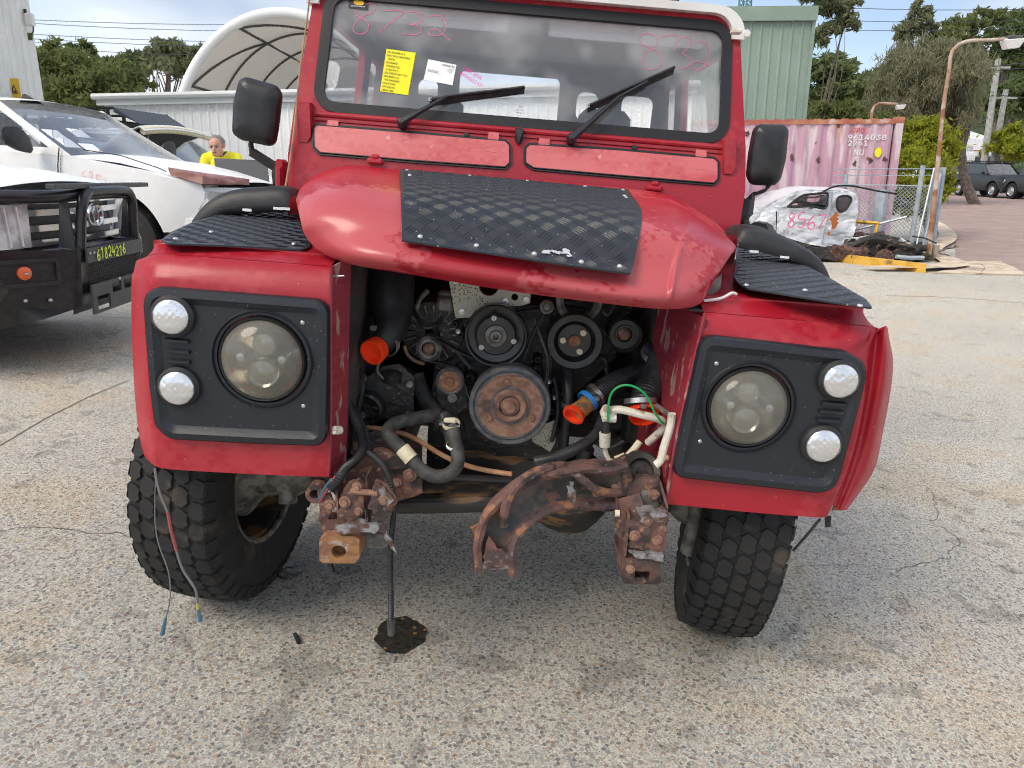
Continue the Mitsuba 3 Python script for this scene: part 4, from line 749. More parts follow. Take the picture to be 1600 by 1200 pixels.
belt('drive_belt', spl([(.1,.3,.946),(.076,.295,.899),(.057,.285,.842),(.047,.28,.808)], 10)); belt('drive_belt', spl([(.116,.3,.843),(.113,.285,.795),(.113,.27,.747),(.116,.25,.71)], 10)); belt('drive_belt', spl([(.225,.305,.909),(.252,.31,.888),(.272,.32,.865)], 8)); belt('drive_belt', spl([(.269,.32,.906),(.302,.34,.935),(.35,.38,.949)], 8))
en('sump_bracket', dent(hull([(.081,.3,.607),(.143,.3,.643),(.153,.3,.58),(.138,.3,.549),(.09,.3,.575),(.098,.36,.588),(.148,.36,.624),(.146,.36,.528)]).subdivide().subdivide(), .006, 20), 'dirty_alloy')
en('sump', dent(box((.02, .62, .44), (.30, .5, .16), b=.03).subdivide().subdivide(), .01, 12), 'chassis_black')
# intake ducts and hoses on the bay
def hose(name, pts, r, m='hose_black', n=30, k=12, parent=None, label=None, rib=0, pitch=.008): return car(name, ribs(pts, r, rib, pitch, k) if rib else tube(pts, r, k, smooth=n), m, parent, label=label)
d1 = car('intake_duct', tube([(-.306,.3,1.01),(-.301,.27,.957),(-.292,.24,.906),(-.293,.2,.862),(-.307,.185,.838)], [.062, .060, .054, .042, .031], 18, smooth=26), 'duct_black')
q = A((-.314,.155,.832)); ax = A((-.35, -.9, -.25))
car('orange_cap', lathe([(.030, -.02), (.0325, .004), (.031, .010), (.027, .010), (.025, -.008), (.0005, -.009)], q + ax / np.linalg.norm(ax) * .012, ax, 32), 'orange_cap', d1)
car('hose_clamp', [lathe([(.036, -.052), (.0375, -.050), (.0375, -.036), (.036, -.034)], q, ax, 32), box(q + (-.012, .03, .045), (.02, .014, .014), b=.003)], 'grey_cast', d1)
d2 = hose('radiator_hose', [(.373,.32,.845),(.391,.3,.837),(.397,.27,.812),(.38,.23,.779),(.356,.19,.751),(.35,.17,.727)], [.030, .036, .038, .038, .036, .036], 'hose_black', 40, 18, rib=.0009)
q = A((.352,.165,.72)); car('orange_cap', lathe([(.036, -.02), (.039, .006), (.037, .012), (.033, .012), (.030, -.004), (.0005, -.005)], q, (.05, -.85, -.5), 32), 'orange_cap', d2)
d3 = hose('coolant_hose', [(.373,.36,.779),(.338,.33,.77),(.289,.28,.762),(.249,.24,.745),(.223,.22,.725)], .027, 'hose_black', 40, 16, rib=.0009, pitch=.006)
car('alloy_neck', tube([(.229,.225,.731),(.21,.21,.714),(.187,.195,.698)], [.024, .022, .024], 18, smooth=10), 'brown_pipe', d3); car('blue_clip', lathe([(.029, -.007), (.030, -.006), (.030, .006), (.029, .007)], (.216,.216,.726), frame(A((.195,.2,.705)) - A((.229,.225,.734)))[:, 2], 24), 'blue_clip', d3)
q = A((.181,.19,.692)); car('orange_cap', lathe([(.025, -.012), (.029, -.006), (.029, .002), (.022, .003), (.020, -.010), (.0005, -.011)], q, (-.45, -.75, -.5), 28), 'orange_cap', d3)
hose('heater_hose', [(.091,.12,.586),(.128,.12,.598),(.167,.13,.612),(.214,.15,.634),(.246,.18,.656),(.26,.22,.687),(.267,.27,.707)], .0145)
hose('heater_hose', [(.167,.34,.782),(.171,.3,.743),(.175,.28,.693),(.174,.28,.629),(.177,.3,.541)], [.016, .017, .016, .013, .013]); hose('heater_hose', [(.241,.3,.569),(.231,.32,.514),(.229,.36,.459)], .02)
hose('breather_pipe', [(.248,.34,.815),(.262,.33,.813),(.271,.33,.793),(.278,.34,.759)], .007, 'engine_grime'); hose('bay_hose', [(.371,.4,.657),(.374,.4,.562),(.38,.42,.456)], .03, 'duct_black')
hose('lower_hose', [(-.236,.34,.727),(-.214,.32,.681),(-.181,.28,.651),(-.153,.24,.638),(-.128,.22,.636)], .022, 'hose_dusty')
h1 = hose('formed_hose', [(-.164,.2,.663),(-.196,.17,.665),(-.234,.14,.662),(-.263,.11,.657),(-.269,.09,.647),(-.251,.075,.629),(-.22,.06,.608),(-.191,.05,.582),(-.159,.045,.563),(-.124,.045,.564),(-.101,.05,.582),(-.096,.06,.608),(-.107,.08,.639),(-.116,.11,.663)], .0165, 'hose_dusty', 60, 12)
car('tape_wrap', tube([(-.23,.062,.618),(-.205,.052,.596)], .0182, 14), 'tape_beige', h1); car('white_band', lathe([(.0185, -.004), (.0185, .004)], (-.109,.075,.631), (.1, -.3, 1), 16), 'note_white', h1); car('clip', [lathe([(.021, -.006), (.0215, .006)], (-.12,.112,.671), (0, -.3, 1), 14), box(A((-.123,.105,.682)), (.03, .01, .012), b=.003)], 'tape_beige', h1)
hose('lower_hose', [(-.37,.25,.589),(-.311,.2,.6),(-.278,.2,.582)], .012)
hose('brake_pipe', [(-.34,.16,.63),(-.296,.15,.632),(-.253,.15,.627),(-.207,.15,.612),(-.15,.15,.58),(-.101,.15,.559),(-.043,.14,.549),(.037,.12,.55)], .0065, 'copper_pipe', 40, 8)
cr_ = hose('air_con_pipe', [(.252,.1,.738),(.273,.09,.746),(.31,.08,.744),(.348,.075,.739),(.379,.08,.73),(.392,.09,.717),(.382,.1,.693),(.362,.12,.658)], .0095, 'cream_pipe', 40, 10)
car('pipe_block', [box((.254,.105,.731), (.034, .035, .030), rot((0, 1, 0), 20), .006), tube([(.24,.1,.721),(.273,.1,.723)], .013, 10)], 'cream_pipe', cr_); car('pipe_block', [tube([(.249,.1,.715),(.253,.1,.679)], .011, 10)], 'rubber', cr_); car('pipe_fitting', [tube([(.251,.1,.683),(.255,.1,.647)], [.014, .013], 12), tube([(.255,.1,.648),(.262,.1,.624),(.275,.1,.608)], .006, 8, smooth=10)], 'cream_pipe', cr_)
car('pipe_fitting', [tube([(.275,.1,.607),(.298,.1,.615),(.321,.11,.632),(.342,.12,.66)], .0085, 10, smooth=14), tube([(.286,.1,.611),(.309,.1,.623)], .013, 10)], 'tape_beige', cr_)
hose('air_con_pipe', [(.386,.02,.767),(.387,.02,.746),(.381,.015,.708),(.375,.01,.678),(.37,.01,.651),(.362,.01,.643)], .0095, 'cream_pipe', 30, 10); hose('bracket_arm', [(.367,.1,.76),(.376,.07,.758),(.389,.03,.758)], .006, 'grey_cast')
hose('cable_tie', [(.253,.085,.717),(.249,.08,.763),(.254,.075,.793),(.278,.07,.812),(.31,.065,.808),(.336,.065,.787),(.357,.065,.752),(.381,.07,.726)], .0028, 'green_tie', 40, 6)
sb = car('steering_box', [dent(hull([(-.367,.22,.723),(-.335,.22,.746),(-.304,.22,.775),(-.264,.22,.785),(-.226,.22,.754),(-.224,.22,.64),(-.299,.22,.634),(-.371,.22,.637),(-.368,.36,.706),(-.242,.36,.73),(-.24,.36,.593),(-.398,.36,.581)]).subdivide().subdivide(), .006, 16), lathe([(.042, -.06), (.042, .03), (.036, .036), (.032, .03), (.030, 0), (.0005, -.004)], (-.337,.215,.667), (-.1, -1, 0), 28), lathe([(.03, 0), (.026, .02), (.012, .026), (.0005, .026)], (-.283,.23,.744), (0, -.4, .9), 16)], 'engine_grime')
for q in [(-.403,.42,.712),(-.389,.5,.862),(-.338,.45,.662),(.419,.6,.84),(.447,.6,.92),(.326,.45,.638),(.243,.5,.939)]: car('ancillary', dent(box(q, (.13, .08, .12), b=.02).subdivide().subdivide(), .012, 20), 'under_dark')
car('loose_pin', tube([(-.388,.01,1.02),(-.361,0,1.025)], .002, 6), 'zinc'); 
for q, w_ in (([(-.377,.1,.736),(-.358,.085,.698),(-.336,.07,.66),(-.322,.05,.616),(-.332,.03,.594),(-.35,0,.583),(-.36,-.03,.566),(-.376,-.04,.545)], .011), ([(-.376,.11,.721),(-.348,.1,.678),(-.319,.08,.635),(-.31,.06,.606)], .010)): car('wiring_loom', ribs(q, w_, .0012, .006, 9), 'hose_black')
ll = car('wiring_loom', ribs([(-.314,.06,.605),(-.285,.03,.601),(-.258,0,.585),(-.241,-.02,.558),(-.233,-.02,.508),(-.235,-.02,.443),(-.233,-.04,.371),(-.226,-.06,.3),(-.222,-.07,.236)], .0068, .0012, .006, 9), 'hose_black', label='corrugated loom hanging down to the ground')
car('loom_plug', tube([(-.222,-.07,.243),(-.22,-.072,.203)], [.0095, .008], 10), 'hose_dusty', ll)
car('blue_wire', tube([(-.372,-.03,.568),(-.385,-.035,.55),(-.396,-.03,.528),(-.403,-.03,.515)], .004, 6, smooth=12), 'wire_blue'); car('red_wire', tube([(-.366,-.03,.575),(-.375,-.04,.556),(-.392,-.035,.525),(-.401,-.03,.506)], .003, 6, smooth=12), 'wire_red')
for q, w_, m_ in (([(-.265,.36,.935),(-.242,.33,.891),(-.215,.31,.863),(-.175,.34,.881)], .005, 'hose_black'), ([(.066,.33,.905),(.09,.31,.856),(.111,.31,.806),(.111,.31,.736)], .004, 'wire_grey'), ([(.234,.36,.964),(.257,.34,.928),(.28,.36,.964)], .006, 'hose_black'), ([(-.384,.2,.793),(-.35,.18,.755),(-.352,.15,.678),(-.357,.12,.605)], .005, 'hose_black'),
        ([(-.311,.22,.794),(-.318,.21,.763),(-.301,.21,.744)], .004, 'wire_grey'), ([(.133,.31,.755),(.15,.29,.674),(.14,.28,.586)], .006, 'hose_black'), ([(.36,.45,.957),(.392,.4,.914),(.432,.38,.85)], .008, 'hose_black'), ([(-.091,.33,.759),(-.115,.33,.783),(-.134,.34,.806)], .005, 'zinc'), ([(-.367,.1,.984),(-.388,.3,.921),(-.382,.4,.923)], .006, 'grey_cast'), ([(-.131,.2,.594),(-.151,.22,.629),(-.19,.24,.636)], .007, 'hose_dusty'), ([(.252,.25,.606),(.288,.2,.609),(.318,.2,.629)], .006, 'hose_black')):
    car('engine_lead', tube(q, w_, 6, smooth=20), m_)
for q, r, ax in (((.342,.175,.746), .0395, (.1, -.4, -1)), ((.236,.235,.737), .030, (-.8, -.4, -.5)), ((.389,.3,.837), .037, (.3, -.4, .8)), ((-.151,.235,.639), .024, (.6, -.3, -.3)), ((.175,.28,.693), .018, (0, -.2, 1))): car('hose_clamp', [lathe([(r, -.007), (r + .0015, -.006), (r + .0015, .006), (r, .007)], q, ax, 24), box(A(q) + (0, -r - .004, 0), (.016, .012, .012), b=.003)], 'zinc')
for q in [(-.143,.323,.99),(-.122,.323,.91),(.042,.323,.955),(-.097,.323,.991),(-.011,.323,.947)]: en('cover_bolt', lathe([(.008, .004), (.008, -.004), (.0005, -.005)], q, (0, 1, 0), 8), 'zinc')
for q in [(-.355,.215,.739),(-.237,.215,.735),(-.354,.215,.644),(-.237,.215,.653)]: car('cap_bolt', lathe([(.010, .01), (.010, -.010), (.007, -.013), (.0005, -.012)], q, (0, 1, 0), 8), 'grey_cast')
# ---- chassis
CH = C + '__chassis'
car('chassis', [box((-.30, 1.6, .50), (.08, 3.0, .14), b=.006), box((.38, 1.6, .50), (.08, 3.0, .14), b=.006), box((.04, .9, .46), (.70, .12, .10), b=.006)], 'chassis_black')
ch = lambda name, m, mt, label=None: car(name, m, mt, CH, 22, label=label)
def crumple(pts, amp=.006, n=2, sc=26, seed=0):
    m = hull(pts)
    for _ in range(n): m = m.subdivide()
    return dent(m, amp * .45, sc, seed)
def tor(poly, y0, y1, amp=.005, seed=0, sub=2): # crumpled plate cut to a ragged outline
    p = [tuple(A(q)[[0, 2]]) for q in poly]; q = []
    g = random.Random(seed)
    for i in range(len(p)):
        a, b = A(p[i]), A(p[(i + 1) % len(p)]); q.append(a)
        for t in (.33, .66): q.append(a * (1 - t) + b * t + A((g.uniform(-1, 1), g.uniform(-1, 1))) * .004)
    m = xz(Polygon(q).buffer(0), y0, y1)
    m = m.subdivide_to_size(.012) if sub else m
    return dent(m, amp, 30, seed)
ch('axle_tube', [tube([(-.62, .46, .375), (.72, .46, .375)], .045, 16), dent(trimesh.creation.icosphere(2, .13).apply_translation((.22, .46, .375)), .01, 10)], 'chassis_black')
ch('track_rod', tube([(-.252,.2,.411),(-.121,.2,.423),(.045,.2,.442)], .027, 14), 'chassis_black'); ch('steering_rod', tube([(-.229,.24,.472),(-.094,.24,.478),(.042,.24,.481)], .012, 10), 'chassis_black')
ch('crossmember', [crumple([(-.304,.28,.469),(.043,.28,.477),(.048,.28,.408),(-.301,.28,.381),(-.313,.34,.444),(.045,.34,.453),(.05,.34,.381),(-.31,.34,.353)], .005, 3)], 'chassis_black')
lh = ch('front_horn', [crumple([(-.385,.06,.551),(-.287,.06,.616),(-.187,.06,.583),(-.176,.06,.509),(-.267,.06,.469),(-.391,.06,.492),(-.43,.3,.516),(-.206,.3,.552),(-.199,.3,.403),(-.427,.3,.366)], .008, 3, 24, 2), crumple([(-.391,.12,.602),(-.302,.14,.632),(-.219,.12,.599),(-.336,.08,.572),(-.408,.2,.572),(-.233,.24,.553)], .006, 2, 24, 3)], 'rust', 'crushed rusty chassis horn')
for i, (poly, y0, y1, m_) in enumerate((([(-.336,-.04,.569),(-.312,-.04,.578),(-.3,-.04,.559),(-.299,-.04,.472),(-.327,-.04,.459),(-.356,-.04,.468),(-.35,-.04,.532)], -.045, -.035, 'rust'), ([(-.27,-.05,.584),(-.244,-.05,.572),(-.223,-.05,.538),(-.233,-.05,.506),(-.249,-.05,.476),(-.271,-.05,.484),(-.274,-.05,.509),(-.287,-.05,.517)], -.055, -.048, 'rust'),
        ([(-.403,-.02,.534),(-.376,-.02,.529),(-.373,-.02,.481),(-.39,-.02,.428),(-.405,-.02,.462)], -.03, -.02, 'rust'), ([(-.354,-.07,.467),(-.325,-.07,.485),(-.29,-.07,.492),(-.258,-.07,.482),(-.269,-.07,.462),(-.301,-.07,.466),(-.321,-.07,.461),(-.346,-.07,.454)], -.078, -.070, 'torn_metal'),
        ([(-.258,-.055,.483),(-.246,-.055,.476),(-.22,-.055,.417),(-.214,-.055,.401),(-.229,-.055,.416),(-.251,-.055,.456)], -.06, -.054, 'torn_metal'), ([(-.304,0,.428),(-.256,0,.421),(-.237,0,.391),(-.288,0,.382)], .0, .006, 'grey_cast'), ([(-.267,-.052,.579),(-.249,-.052,.568),(-.228,-.052,.542),(-.242,-.052,.522),(-.251,-.052,.545)], -.062, -.056, 'torn_metal'))):
    car('torn_plate', tor(poly, y0, y1, .006, i), m_, lh, 14)
tb = [tuple(A(q)[[0, 2]]) for q in [(-.389,-.06,.438),(-.375,-.06,.449),(-.308,-.06,.451),(-.298,-.06,.445),(-.299,-.06,.397),(-.309,-.06,.383),(-.382,-.06,.38),(-.391,-.06,.386)]]
car('tow_block', [dent(xz(rnd(Polygon(tb), .006).difference(Point(A((-.346,-.06,.409))[[0, 2]]).buffer(.017)), -.075, .02).subdivide_to_size(.02), .003, 30), xz(Point(A((-.346,-.06,.409))[[0, 2]]).buffer(.0175), -.045, .01)], 'rust_light', lh)
car('tow_block_bracket', [crumple([(-.38,-.05,.471),(-.293,-.05,.477),(-.292,-.05,.441),(-.383,-.05,.433),(-.396,.05,.446),(-.311,.05,.453),(-.31,.05,.389),(-.406,.05,.381)], .006, 3)], 'rust', lh)
car('cable_stub', tube([(-.382,-.03,.362),(-.376,-.035,.347),(-.37,-.04,.334)], .011, 8), 'hose_black', lh)
car('bolt', tube([(-.327,-.05,.549),(-.266,-.05,.55)], .007, 8), 'pulley_rust', lh); car('bolt', tube([(-.347,.1,.613),(-.346,.1,.593)], .007, 8), 'pulley_rust', lh); car('bush', lathe([(.022, -.02), (.022, .03), (.012, .03), (.010, -.02)], (-.412,0,.525), (0, -1, 0), 16), 'rust', lh)
for px, r in (((-.34,-.05,.521), .008), ((-.313,-.05,.559), .007), ((-.25,-.062,.538), .007), ((-.377,-.035,.504), .008), ((-.308,-.05,.5), .006), ((-.208,.055,.555), .010), ((-.238,.055,.532), .007)): car('bolt', [lathe([(r, .012), (r, -.006), (r * .5, -.007), (.0005, -.006)], px, (0, 1, 0), 6), lathe([(r * 1.7, .006), (r * 1.7, 0), (r, -.001)], px, (0, 1, 0), 14)], 'pulley_rust', lh)
for a, b, w_ in (((-.368,-.02,.564), (-.351,-.05,.452), .05), ((-.3,-.01,.57), (-.287,-.05,.46), .06), ((-.281,.03,.571), (-.187,.06,.578), .04), ((-.263,.03,.483), (-.184,.06,.505), .05)):
    a, b = A(a), A(b); car('flange_plate', dent(hull([q + A((0, e, 0)) + A((f, 0, f)) for q in (a, b) for e in (0, w_) for f in (-.002, .002)]).subdivide().subdivide(), .002, 30), 'rust', lh, 15)
# torn front crossmember, an open box section curling down
cx = spl([(.31,.02,.606),(.256,0,.594),(.201,-.02,.603),(.148,-.05,.606),(.097,-.08,.6),(.051,-.11,.579),(.017,-.13,.545),(.007,-.14,.491),(.009,-.14,.442)], 44)
def chan(path, w0, h0, m, name, lab=None):   # ragged box section swept along the path
    t = np.gradient(path, axis=0); t /= np.linalg.norm(t, axis=1, keepdims=True); r = []
    for i, (p, d) in enumerate(zip(path, t)):
        s = np.cross(d, (0, 1, 0)); s /= np.linalg.norm(s); u = A((0, -1, 0)); k = i / len(path)
        hw, hd = w0[0] * (1 - k) + w0[1] * k, h0
        sec = [(1, .2), (1, 1), (.92, 1.06), (.78, 1.0), (.70, .55), (.55, .38), (0, .34), (-.55, .38), (-.72, .55), (-.80, 1.0), (-.93, 1.06), (-1, 1.0), (-1, .2), (-.9, -.6), (.9, -.6), (1, .2)]
        r.append([p + s * hw * a + u * hd * b for a, b in sec])
    g = A(r); gn = meshkit.fbm(g.reshape(-1, 3) * 24, 3, 5).reshape(g.shape[:2]) - .5; g = g + gn[..., None] * .016
    rag = (meshkit.noise(np.stack([np.arange(16) * 1.7, np.zeros(16), np.zeros(16)], -1), 3) - .4) * .05; g[-1, :, 2] -= rag; g[-1, -1] = g[-1, 0]
    return ch(name, sheet(g, .004), m, lab)
chan(cx, (.050, .042), .035, 'rust', 'bumper_crossmember', 'torn box crossmember curling down to an open ragged end')
BC = CH + '__bumper_crossmember'
_t = np.gradient(cx, axis=0); _s = np.cross(_t, (0, 1, 0)); _s /= np.linalg.norm(_s, axis=1, keepdims=True)
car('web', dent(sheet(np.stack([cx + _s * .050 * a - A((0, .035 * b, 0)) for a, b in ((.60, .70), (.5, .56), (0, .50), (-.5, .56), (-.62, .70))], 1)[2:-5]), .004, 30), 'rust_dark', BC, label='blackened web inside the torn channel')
car('open_mouth', tor([(-.01,-.168,.526),(.006,-.168,.509),(.022,-.168,.498),(.035,-.168,.483),(.041,-.168,.46),(.013,-.168,.454),(-.015,-.168,.457),(-.016,-.168,.489)], -.176, -.172, .003, 44), 'rust', BC)
car('top_flange', [tube([(.142,-.06,.653),(.098,-.1,.656),(.057,-.13,.643),(.028,-.15,.614),(.019,-.16,.577),(.02,-.16,.545)], [.009, .011, .012, .012, .011, .009], 10, smooth=24)], 'rust', BC)
car('top_flange', [tube([(.15,-.06,.652),(.179,-.07,.632),(.219,-.06,.602),(.282,-.02,.58)], .010, 10, smooth=18)], 'rust', BC)
car('torn_lip', tor([(-.022,-.165,.46),(-.005,-.165,.47),(.019,-.165,.463),(.038,-.165,.471),(.048,-.165,.456),(.02,-.165,.445),(-.007,-.165,.449),(-.024,-.165,.447)], -.172, -.166, .006, 21), 'torn_metal', BC, 14); car('torn_lip', tor([(.148,-.1,.623),(.164,-.1,.633),(.172,-.1,.607),(.166,-.1,.584),(.154,-.1,.598)], -.108, -.102, .006, 22), 'torn_metal', BC, 14); car('torn_curl', tor([(-.051,-.13,.518),(-.032,-.13,.547),(-.023,-.13,.533),(-.029,-.13,.508)], -.135, -.128, .012, 23), 'rust_light', BC, 14)
rh = ch('front_horn', [crumple([(.27,0,.538),(.327,0,.623),(.373,0,.611),(.389,0,.548),(.326,-.02,.487),(.276,-.02,.532),(.322,.3,.5),(.461,.3,.511),(.476,.3,.398),(.335,.3,.387)], .010, 3, 22, 8), crumple([(.151,.02,.62),(.308,.02,.622),(.327,0,.567),(.279,0,.523),(.188,0,.532),(.159,0,.602),(.327,.12,.591),(.19,.1,.592)], .008, 3, 24, 9), crumple([(.277,-.03,.569),(.326,-.03,.588),(.342,-.05,.551),(.306,-.06,.473),(.281,-.04,.526),(.342,.04,.559),(.327,.04,.423)], .006, 3, 30, 10)], 'rust', 'crushed rusty chassis horn')
car('mount_cup', [dent(lathe([(.05, .0), (.052, .015), (.044, .022), (.03, .018), (.028, .004), (.012, .004), (.010, .016), (.0005, .016)], (.344,.08,.595), (0, -.75, .66), 24).subdivide(), .004, 20), crumple([(.309,.12,.607),(.387,.12,.621),(.389,.06,.579),(.313,.06,.568),(.325,.2,.577),(.406,.2,.592)], .006, 2)], 'chassis_black', rh)
for i, (poly, y0, y1, m_) in enumerate((([(.334,-.01,.593),(.362,-.01,.59),(.379,-.01,.555),(.342,-.01,.552)], -.02, -.012, 'grey_cast'), ([(.319,-.05,.562),(.355,-.05,.568),(.384,-.05,.567),(.387,-.05,.548),(.329,-.05,.541)], -.09, -.05, 'torn_metal'),
    ([(.302,-.08,.547),(.337,-.08,.555),(.377,-.08,.556),(.384,-.08,.477),(.309,-.08,.478),(.298,-.08,.515)], -.09, -.075, 'rust'), ([(.306,-.09,.476),(.345,-.09,.473),(.38,-.09,.476),(.383,-.09,.457),(.34,-.09,.46),(.317,-.09,.465)], -.105, -.09, 'torn_metal'), ([(.265,-.06,.55),(.29,-.06,.552),(.321,-.06,.475),(.3,-.06,.463),(.282,-.06,.496)], -.07, -.06, 'rust'))):
    car('torn_plate', tor(poly, y0, y1, .007, 30 + i), m_, rh, 14)
tb = [tuple(A(q)[[0, 2]]) for q in [(.288,-.08,.454),(.298,-.08,.458),(.379,-.08,.454),(.387,-.08,.402),(.379,-.08,.394),(.301,-.08,.393)]]
ho = rrect(*(lambda a, b: (a[0], b[2], b[0], a[2]))(A((.325,-.08,.428)), A((.359,-.08,.404))), .004)
car('tow_block', [dent(xz(rnd(Polygon(tb), .004).difference(ho), -.095, .02).subdivide_to_size(.02), .004, 30), xz(ho.buffer(.001), -.06, .01)], 'rust', rh); car('tow_block_bracket', crumple([(.302,-.075,.55),(.375,-.075,.556),(.388,-.075,.452),(.299,-.075,.452),(.328,.05,.493),(.407,.05,.499),(.422,.05,.387),(.325,.05,.387)], .008, 3), 'rust', rh)
car('slot', xz(rrect(*(lambda a, b: (a[0], b[2], b[0], a[2]))(A((.332,-.09,.533)), A((.348,-.09,.496))), .004), -.0935, -.092), 'rust_dark', rh); car('bolt', tube([(.268,-.07,.552),(.278,-.07,.552)], .008, 8), 'tape_beige', rh)
for px, r in (((.338,-.092,.547), .007), ((.314,-.092,.51), .008), ((.367,-.092,.503), .007), ((.361,-.022,.58), .008), ((.313,-.1,.431), .006), ((.27,-.01,.591), .009), ((.225,-.03,.58), .007)): car('bolt', [lathe([(r, .012), (r, -.006), (r * .5, -.007), (.0005, -.006)], px, (0, 1, 0), 6), lathe([(r * 1.7, .006), (r * 1.7, 0), (r, -.001)], px, (0, 1, 0), 14)], 'pulley_rust', rh)
for a, b, w_ in (((.297,-.08,.554), (.297,-.09,.463), .06), ((.382,-.07,.554), (.385,-.085,.461), .07), ((.273,-.02,.58), (.285,-.05,.491), .05), ((.374,0,.608), (.39,-.04,.563), .06)):
    a, b = A(a), A(b); car('flange_plate', dent(hull([q + A((0, e, 0)) + A((f, 0, f)) for q in (a, b) for e in (-.01, w_) for f in (-.002, .002)]).subdivide().subdivide(), .002, 30), 'rust', rh, 15)
# ---- wheels
def wheel(n, X, yaw, camber, par, lean=0):
    c = A((X, .45, .383)); R = rot((0, 0, 1), yaw) @ rot((0, 1, 0), camber); tw = lambda m: trimesh.Trimesh(A(m.vertices) @ R.T + c, m.faces, process=False)
    w = C + '__wheel' + ('' if n == 0 else f'_{n:03d}')
    r0, hw = .383, .107
    prof = [(.205, -hw * .86), (.225, -hw * .97), (.27, -hw * 1.06), (.31, -hw * 1.06), (.345, -hw * .99), (.366, -hw * .90), (.3725, -hw * .6), (.3745, 0), (.3725, hw * .6), (.366, hw * .90), (.345, hw * .99), (.31, hw * 1.06), (.27, hw * 1.06), (.225, hw * .97), (.205, hw * .86)]
    b = Bag(lathe(prof, (0, 0, 0), (1, 0, 0), 84)); N = 42; g = random.Random(3)
    for row, xo in enumerate((-.084, -.043, 0, .043, .084)):
        for k in range(N):
            a0 = 2 * math.pi * (k + (.5 if row % 2 else 0) + .12 * row) / N; da = 2 * math.pi / N * .50; sh = abs(row - 2) == 2; h = .0210 if not sh else .0215
            pts2 = [(-.9, -.55), (-.35, -1), (.4, -.82), (1, -.45), (.84, .1), (1, .55), (.35, 1), (-.4, .82), (-1, .45), (-.82, -.1)]
            vt, vb = [], []
            for u, v_ in pts2:
                x = xo + u * h; an = a0 + v_ * da * (.96 if not sh else .9); crown = .006 * (x / .097) ** 2 + .004 * abs(x / .097) ** 6
                for lst, rr, sc in ((vt, r0 - crown, .95), (vb, r0 - .009 - crown, 1.01)): lst.append((xo + u * h * sc, rr * math.cos(a0 + (an - a0) * sc), rr * math.sin(a0 + (an - a0) * sc)))
            m = len(pts2); ctr = np.mean(vt, axis=0); v = A(vt + vb + [ctr]); f = [[2 * m, i, (i + 1) % m] for i in range(m)] + [[i, m + i, m + (i + 1) % m] for i in range(m)] + [[i, m + (i + 1) % m, (i + 1) % m] for i in range(m)]
            b.add((v, A(f)))
            if sh and k % 1 == 0:
                sg = np.sign(xo); a1, a2 = a0 - da * .7, a0 + da * .55
                q = [(sg * (hw * xx), rr * math.cos(a), rr * math.sin(a)) for a in (a1, a2) for xx, rr in ((.93, .374), (1.03, .350), (1.06, .336), (.9, .336))]; b.add(hull(q))
    car('tyre', tw(b.mesh()), 'tyre_rubber', w, 30, label='worn all-terrain tyre with chunky tread')
    rp = [(.204, -hw * .88), (.214, -hw * .90), (.214, -hw * .80), (.200, -hw * .7), (.195, -hw * .2), (.18, .3 * hw), (.165, .5 * hw), (.06, .55 * hw), (.0005, .55 * hw)]
    rp = rp if X < 0 else rp
    sgn = 1 if X < 0 else -1
    car('rim', tw(lathe([(r, -sgn * a) for r, a in rp] + [], (0, 0, 0), (1, 0, 0), 56)), 'chassis_black', w); car('rim_lip', tw(lathe([(.203, sgn * hw * .86), (.216, sgn * hw * .93), (.219, sgn * hw * .88), (.205, sgn * hw * .80)], (0, 0, 0), (1, 0, 0), 56)), 'grey_cast', w)
    car('brake_drum', tw(Bag(lathe([(.0005, sgn * .12), (.07, sgn * .12), (.09, sgn * .08), (.145, sgn * .04), (.15, sgn * -.02)], (0, 0, 0), (1, 0, 0), 32), box((sgn * .07, -.05, .10), (.09, .09, .07), b=.015), tube([(sgn * .05, 0, 0), (sgn * .17, 0, .0)], .05, 14)).mesh()), 'grey_cast', w)
wheel(0, -.755, -8, 0, C); wheel(1, .712, -12, 3, C)
for w_ in (0, 1): pass
car('swivel_housing', [dent(trimesh.creation.icosphere(3, .095).apply_translation((.60, .46, .39)), .004, 14), tube([(.56, .30, .28), (.58, .30, .60)], .028, 12), tube([(.565, .40, .62), (.565, .30, .45)], .03, 10)], 'grey_cast', CH)
car('swivel_housing', [dent(trimesh.creation.icosphere(3, .10).apply_translation((-.62, .46, .39)), .004, 14), tube([(-.60, .40, .30), (-.60, .44, .62)], .03, 12)], 'grey_cast', CH)
for sx in (-.46, .50): car('coil_spring', tube([(sx + .06 * math.cos(t), .46 + .06 * math.sin(t), .46 + t * .010) for t in np.linspace(0, 36, 150)], .008, 6), 'chassis_black', CH)
# dangling wires at the left wing and the dry stalk by the right tyre
car('hanging_wire', tube([(-.787,0,.548),(-.766,-.03,.51),(-.739,-.05,.466)], .003, 6, smooth=16), 'wire_grey'); car('hanging_wire', tube([(-.739,-.05,.466),(-.728,-.06,.424),(-.714,-.07,.382)], .004, 6, smooth=16), 'wire_red'); car('hanging_wire', tube([(-.714,-.07,.382),(-.689,-.09,.339),(-.656,-.11,.305),(-.649,-.12,.279)], .003, 6, smooth=16), 'wire_grey')
car('hanging_wire', tube([(-.649,-.12,.282),(-.649,-.12,.267)], .0035, 6), 'wire_yellow'); car('hanging_wire', tube([(-.649,-.12,.267),(-.64,-.13,.242)], [.0035, .005], 6), 'wire_blue')
car('hanging_wire', tube([(-.794,.02,.527),(-.792,0,.439),(-.768,-.04,.379),(-.731,-.08,.338),(-.714,-.11,.292),(-.712,-.13,.264),(-.714,-.14,.246)], .0016, 5, smooth=30), 'wire_grey'); car('hanging_wire', tube([(-.713,-.14,.252),(-.718,-.15,.216)], [.003, .005], 6), 'wire_blue')
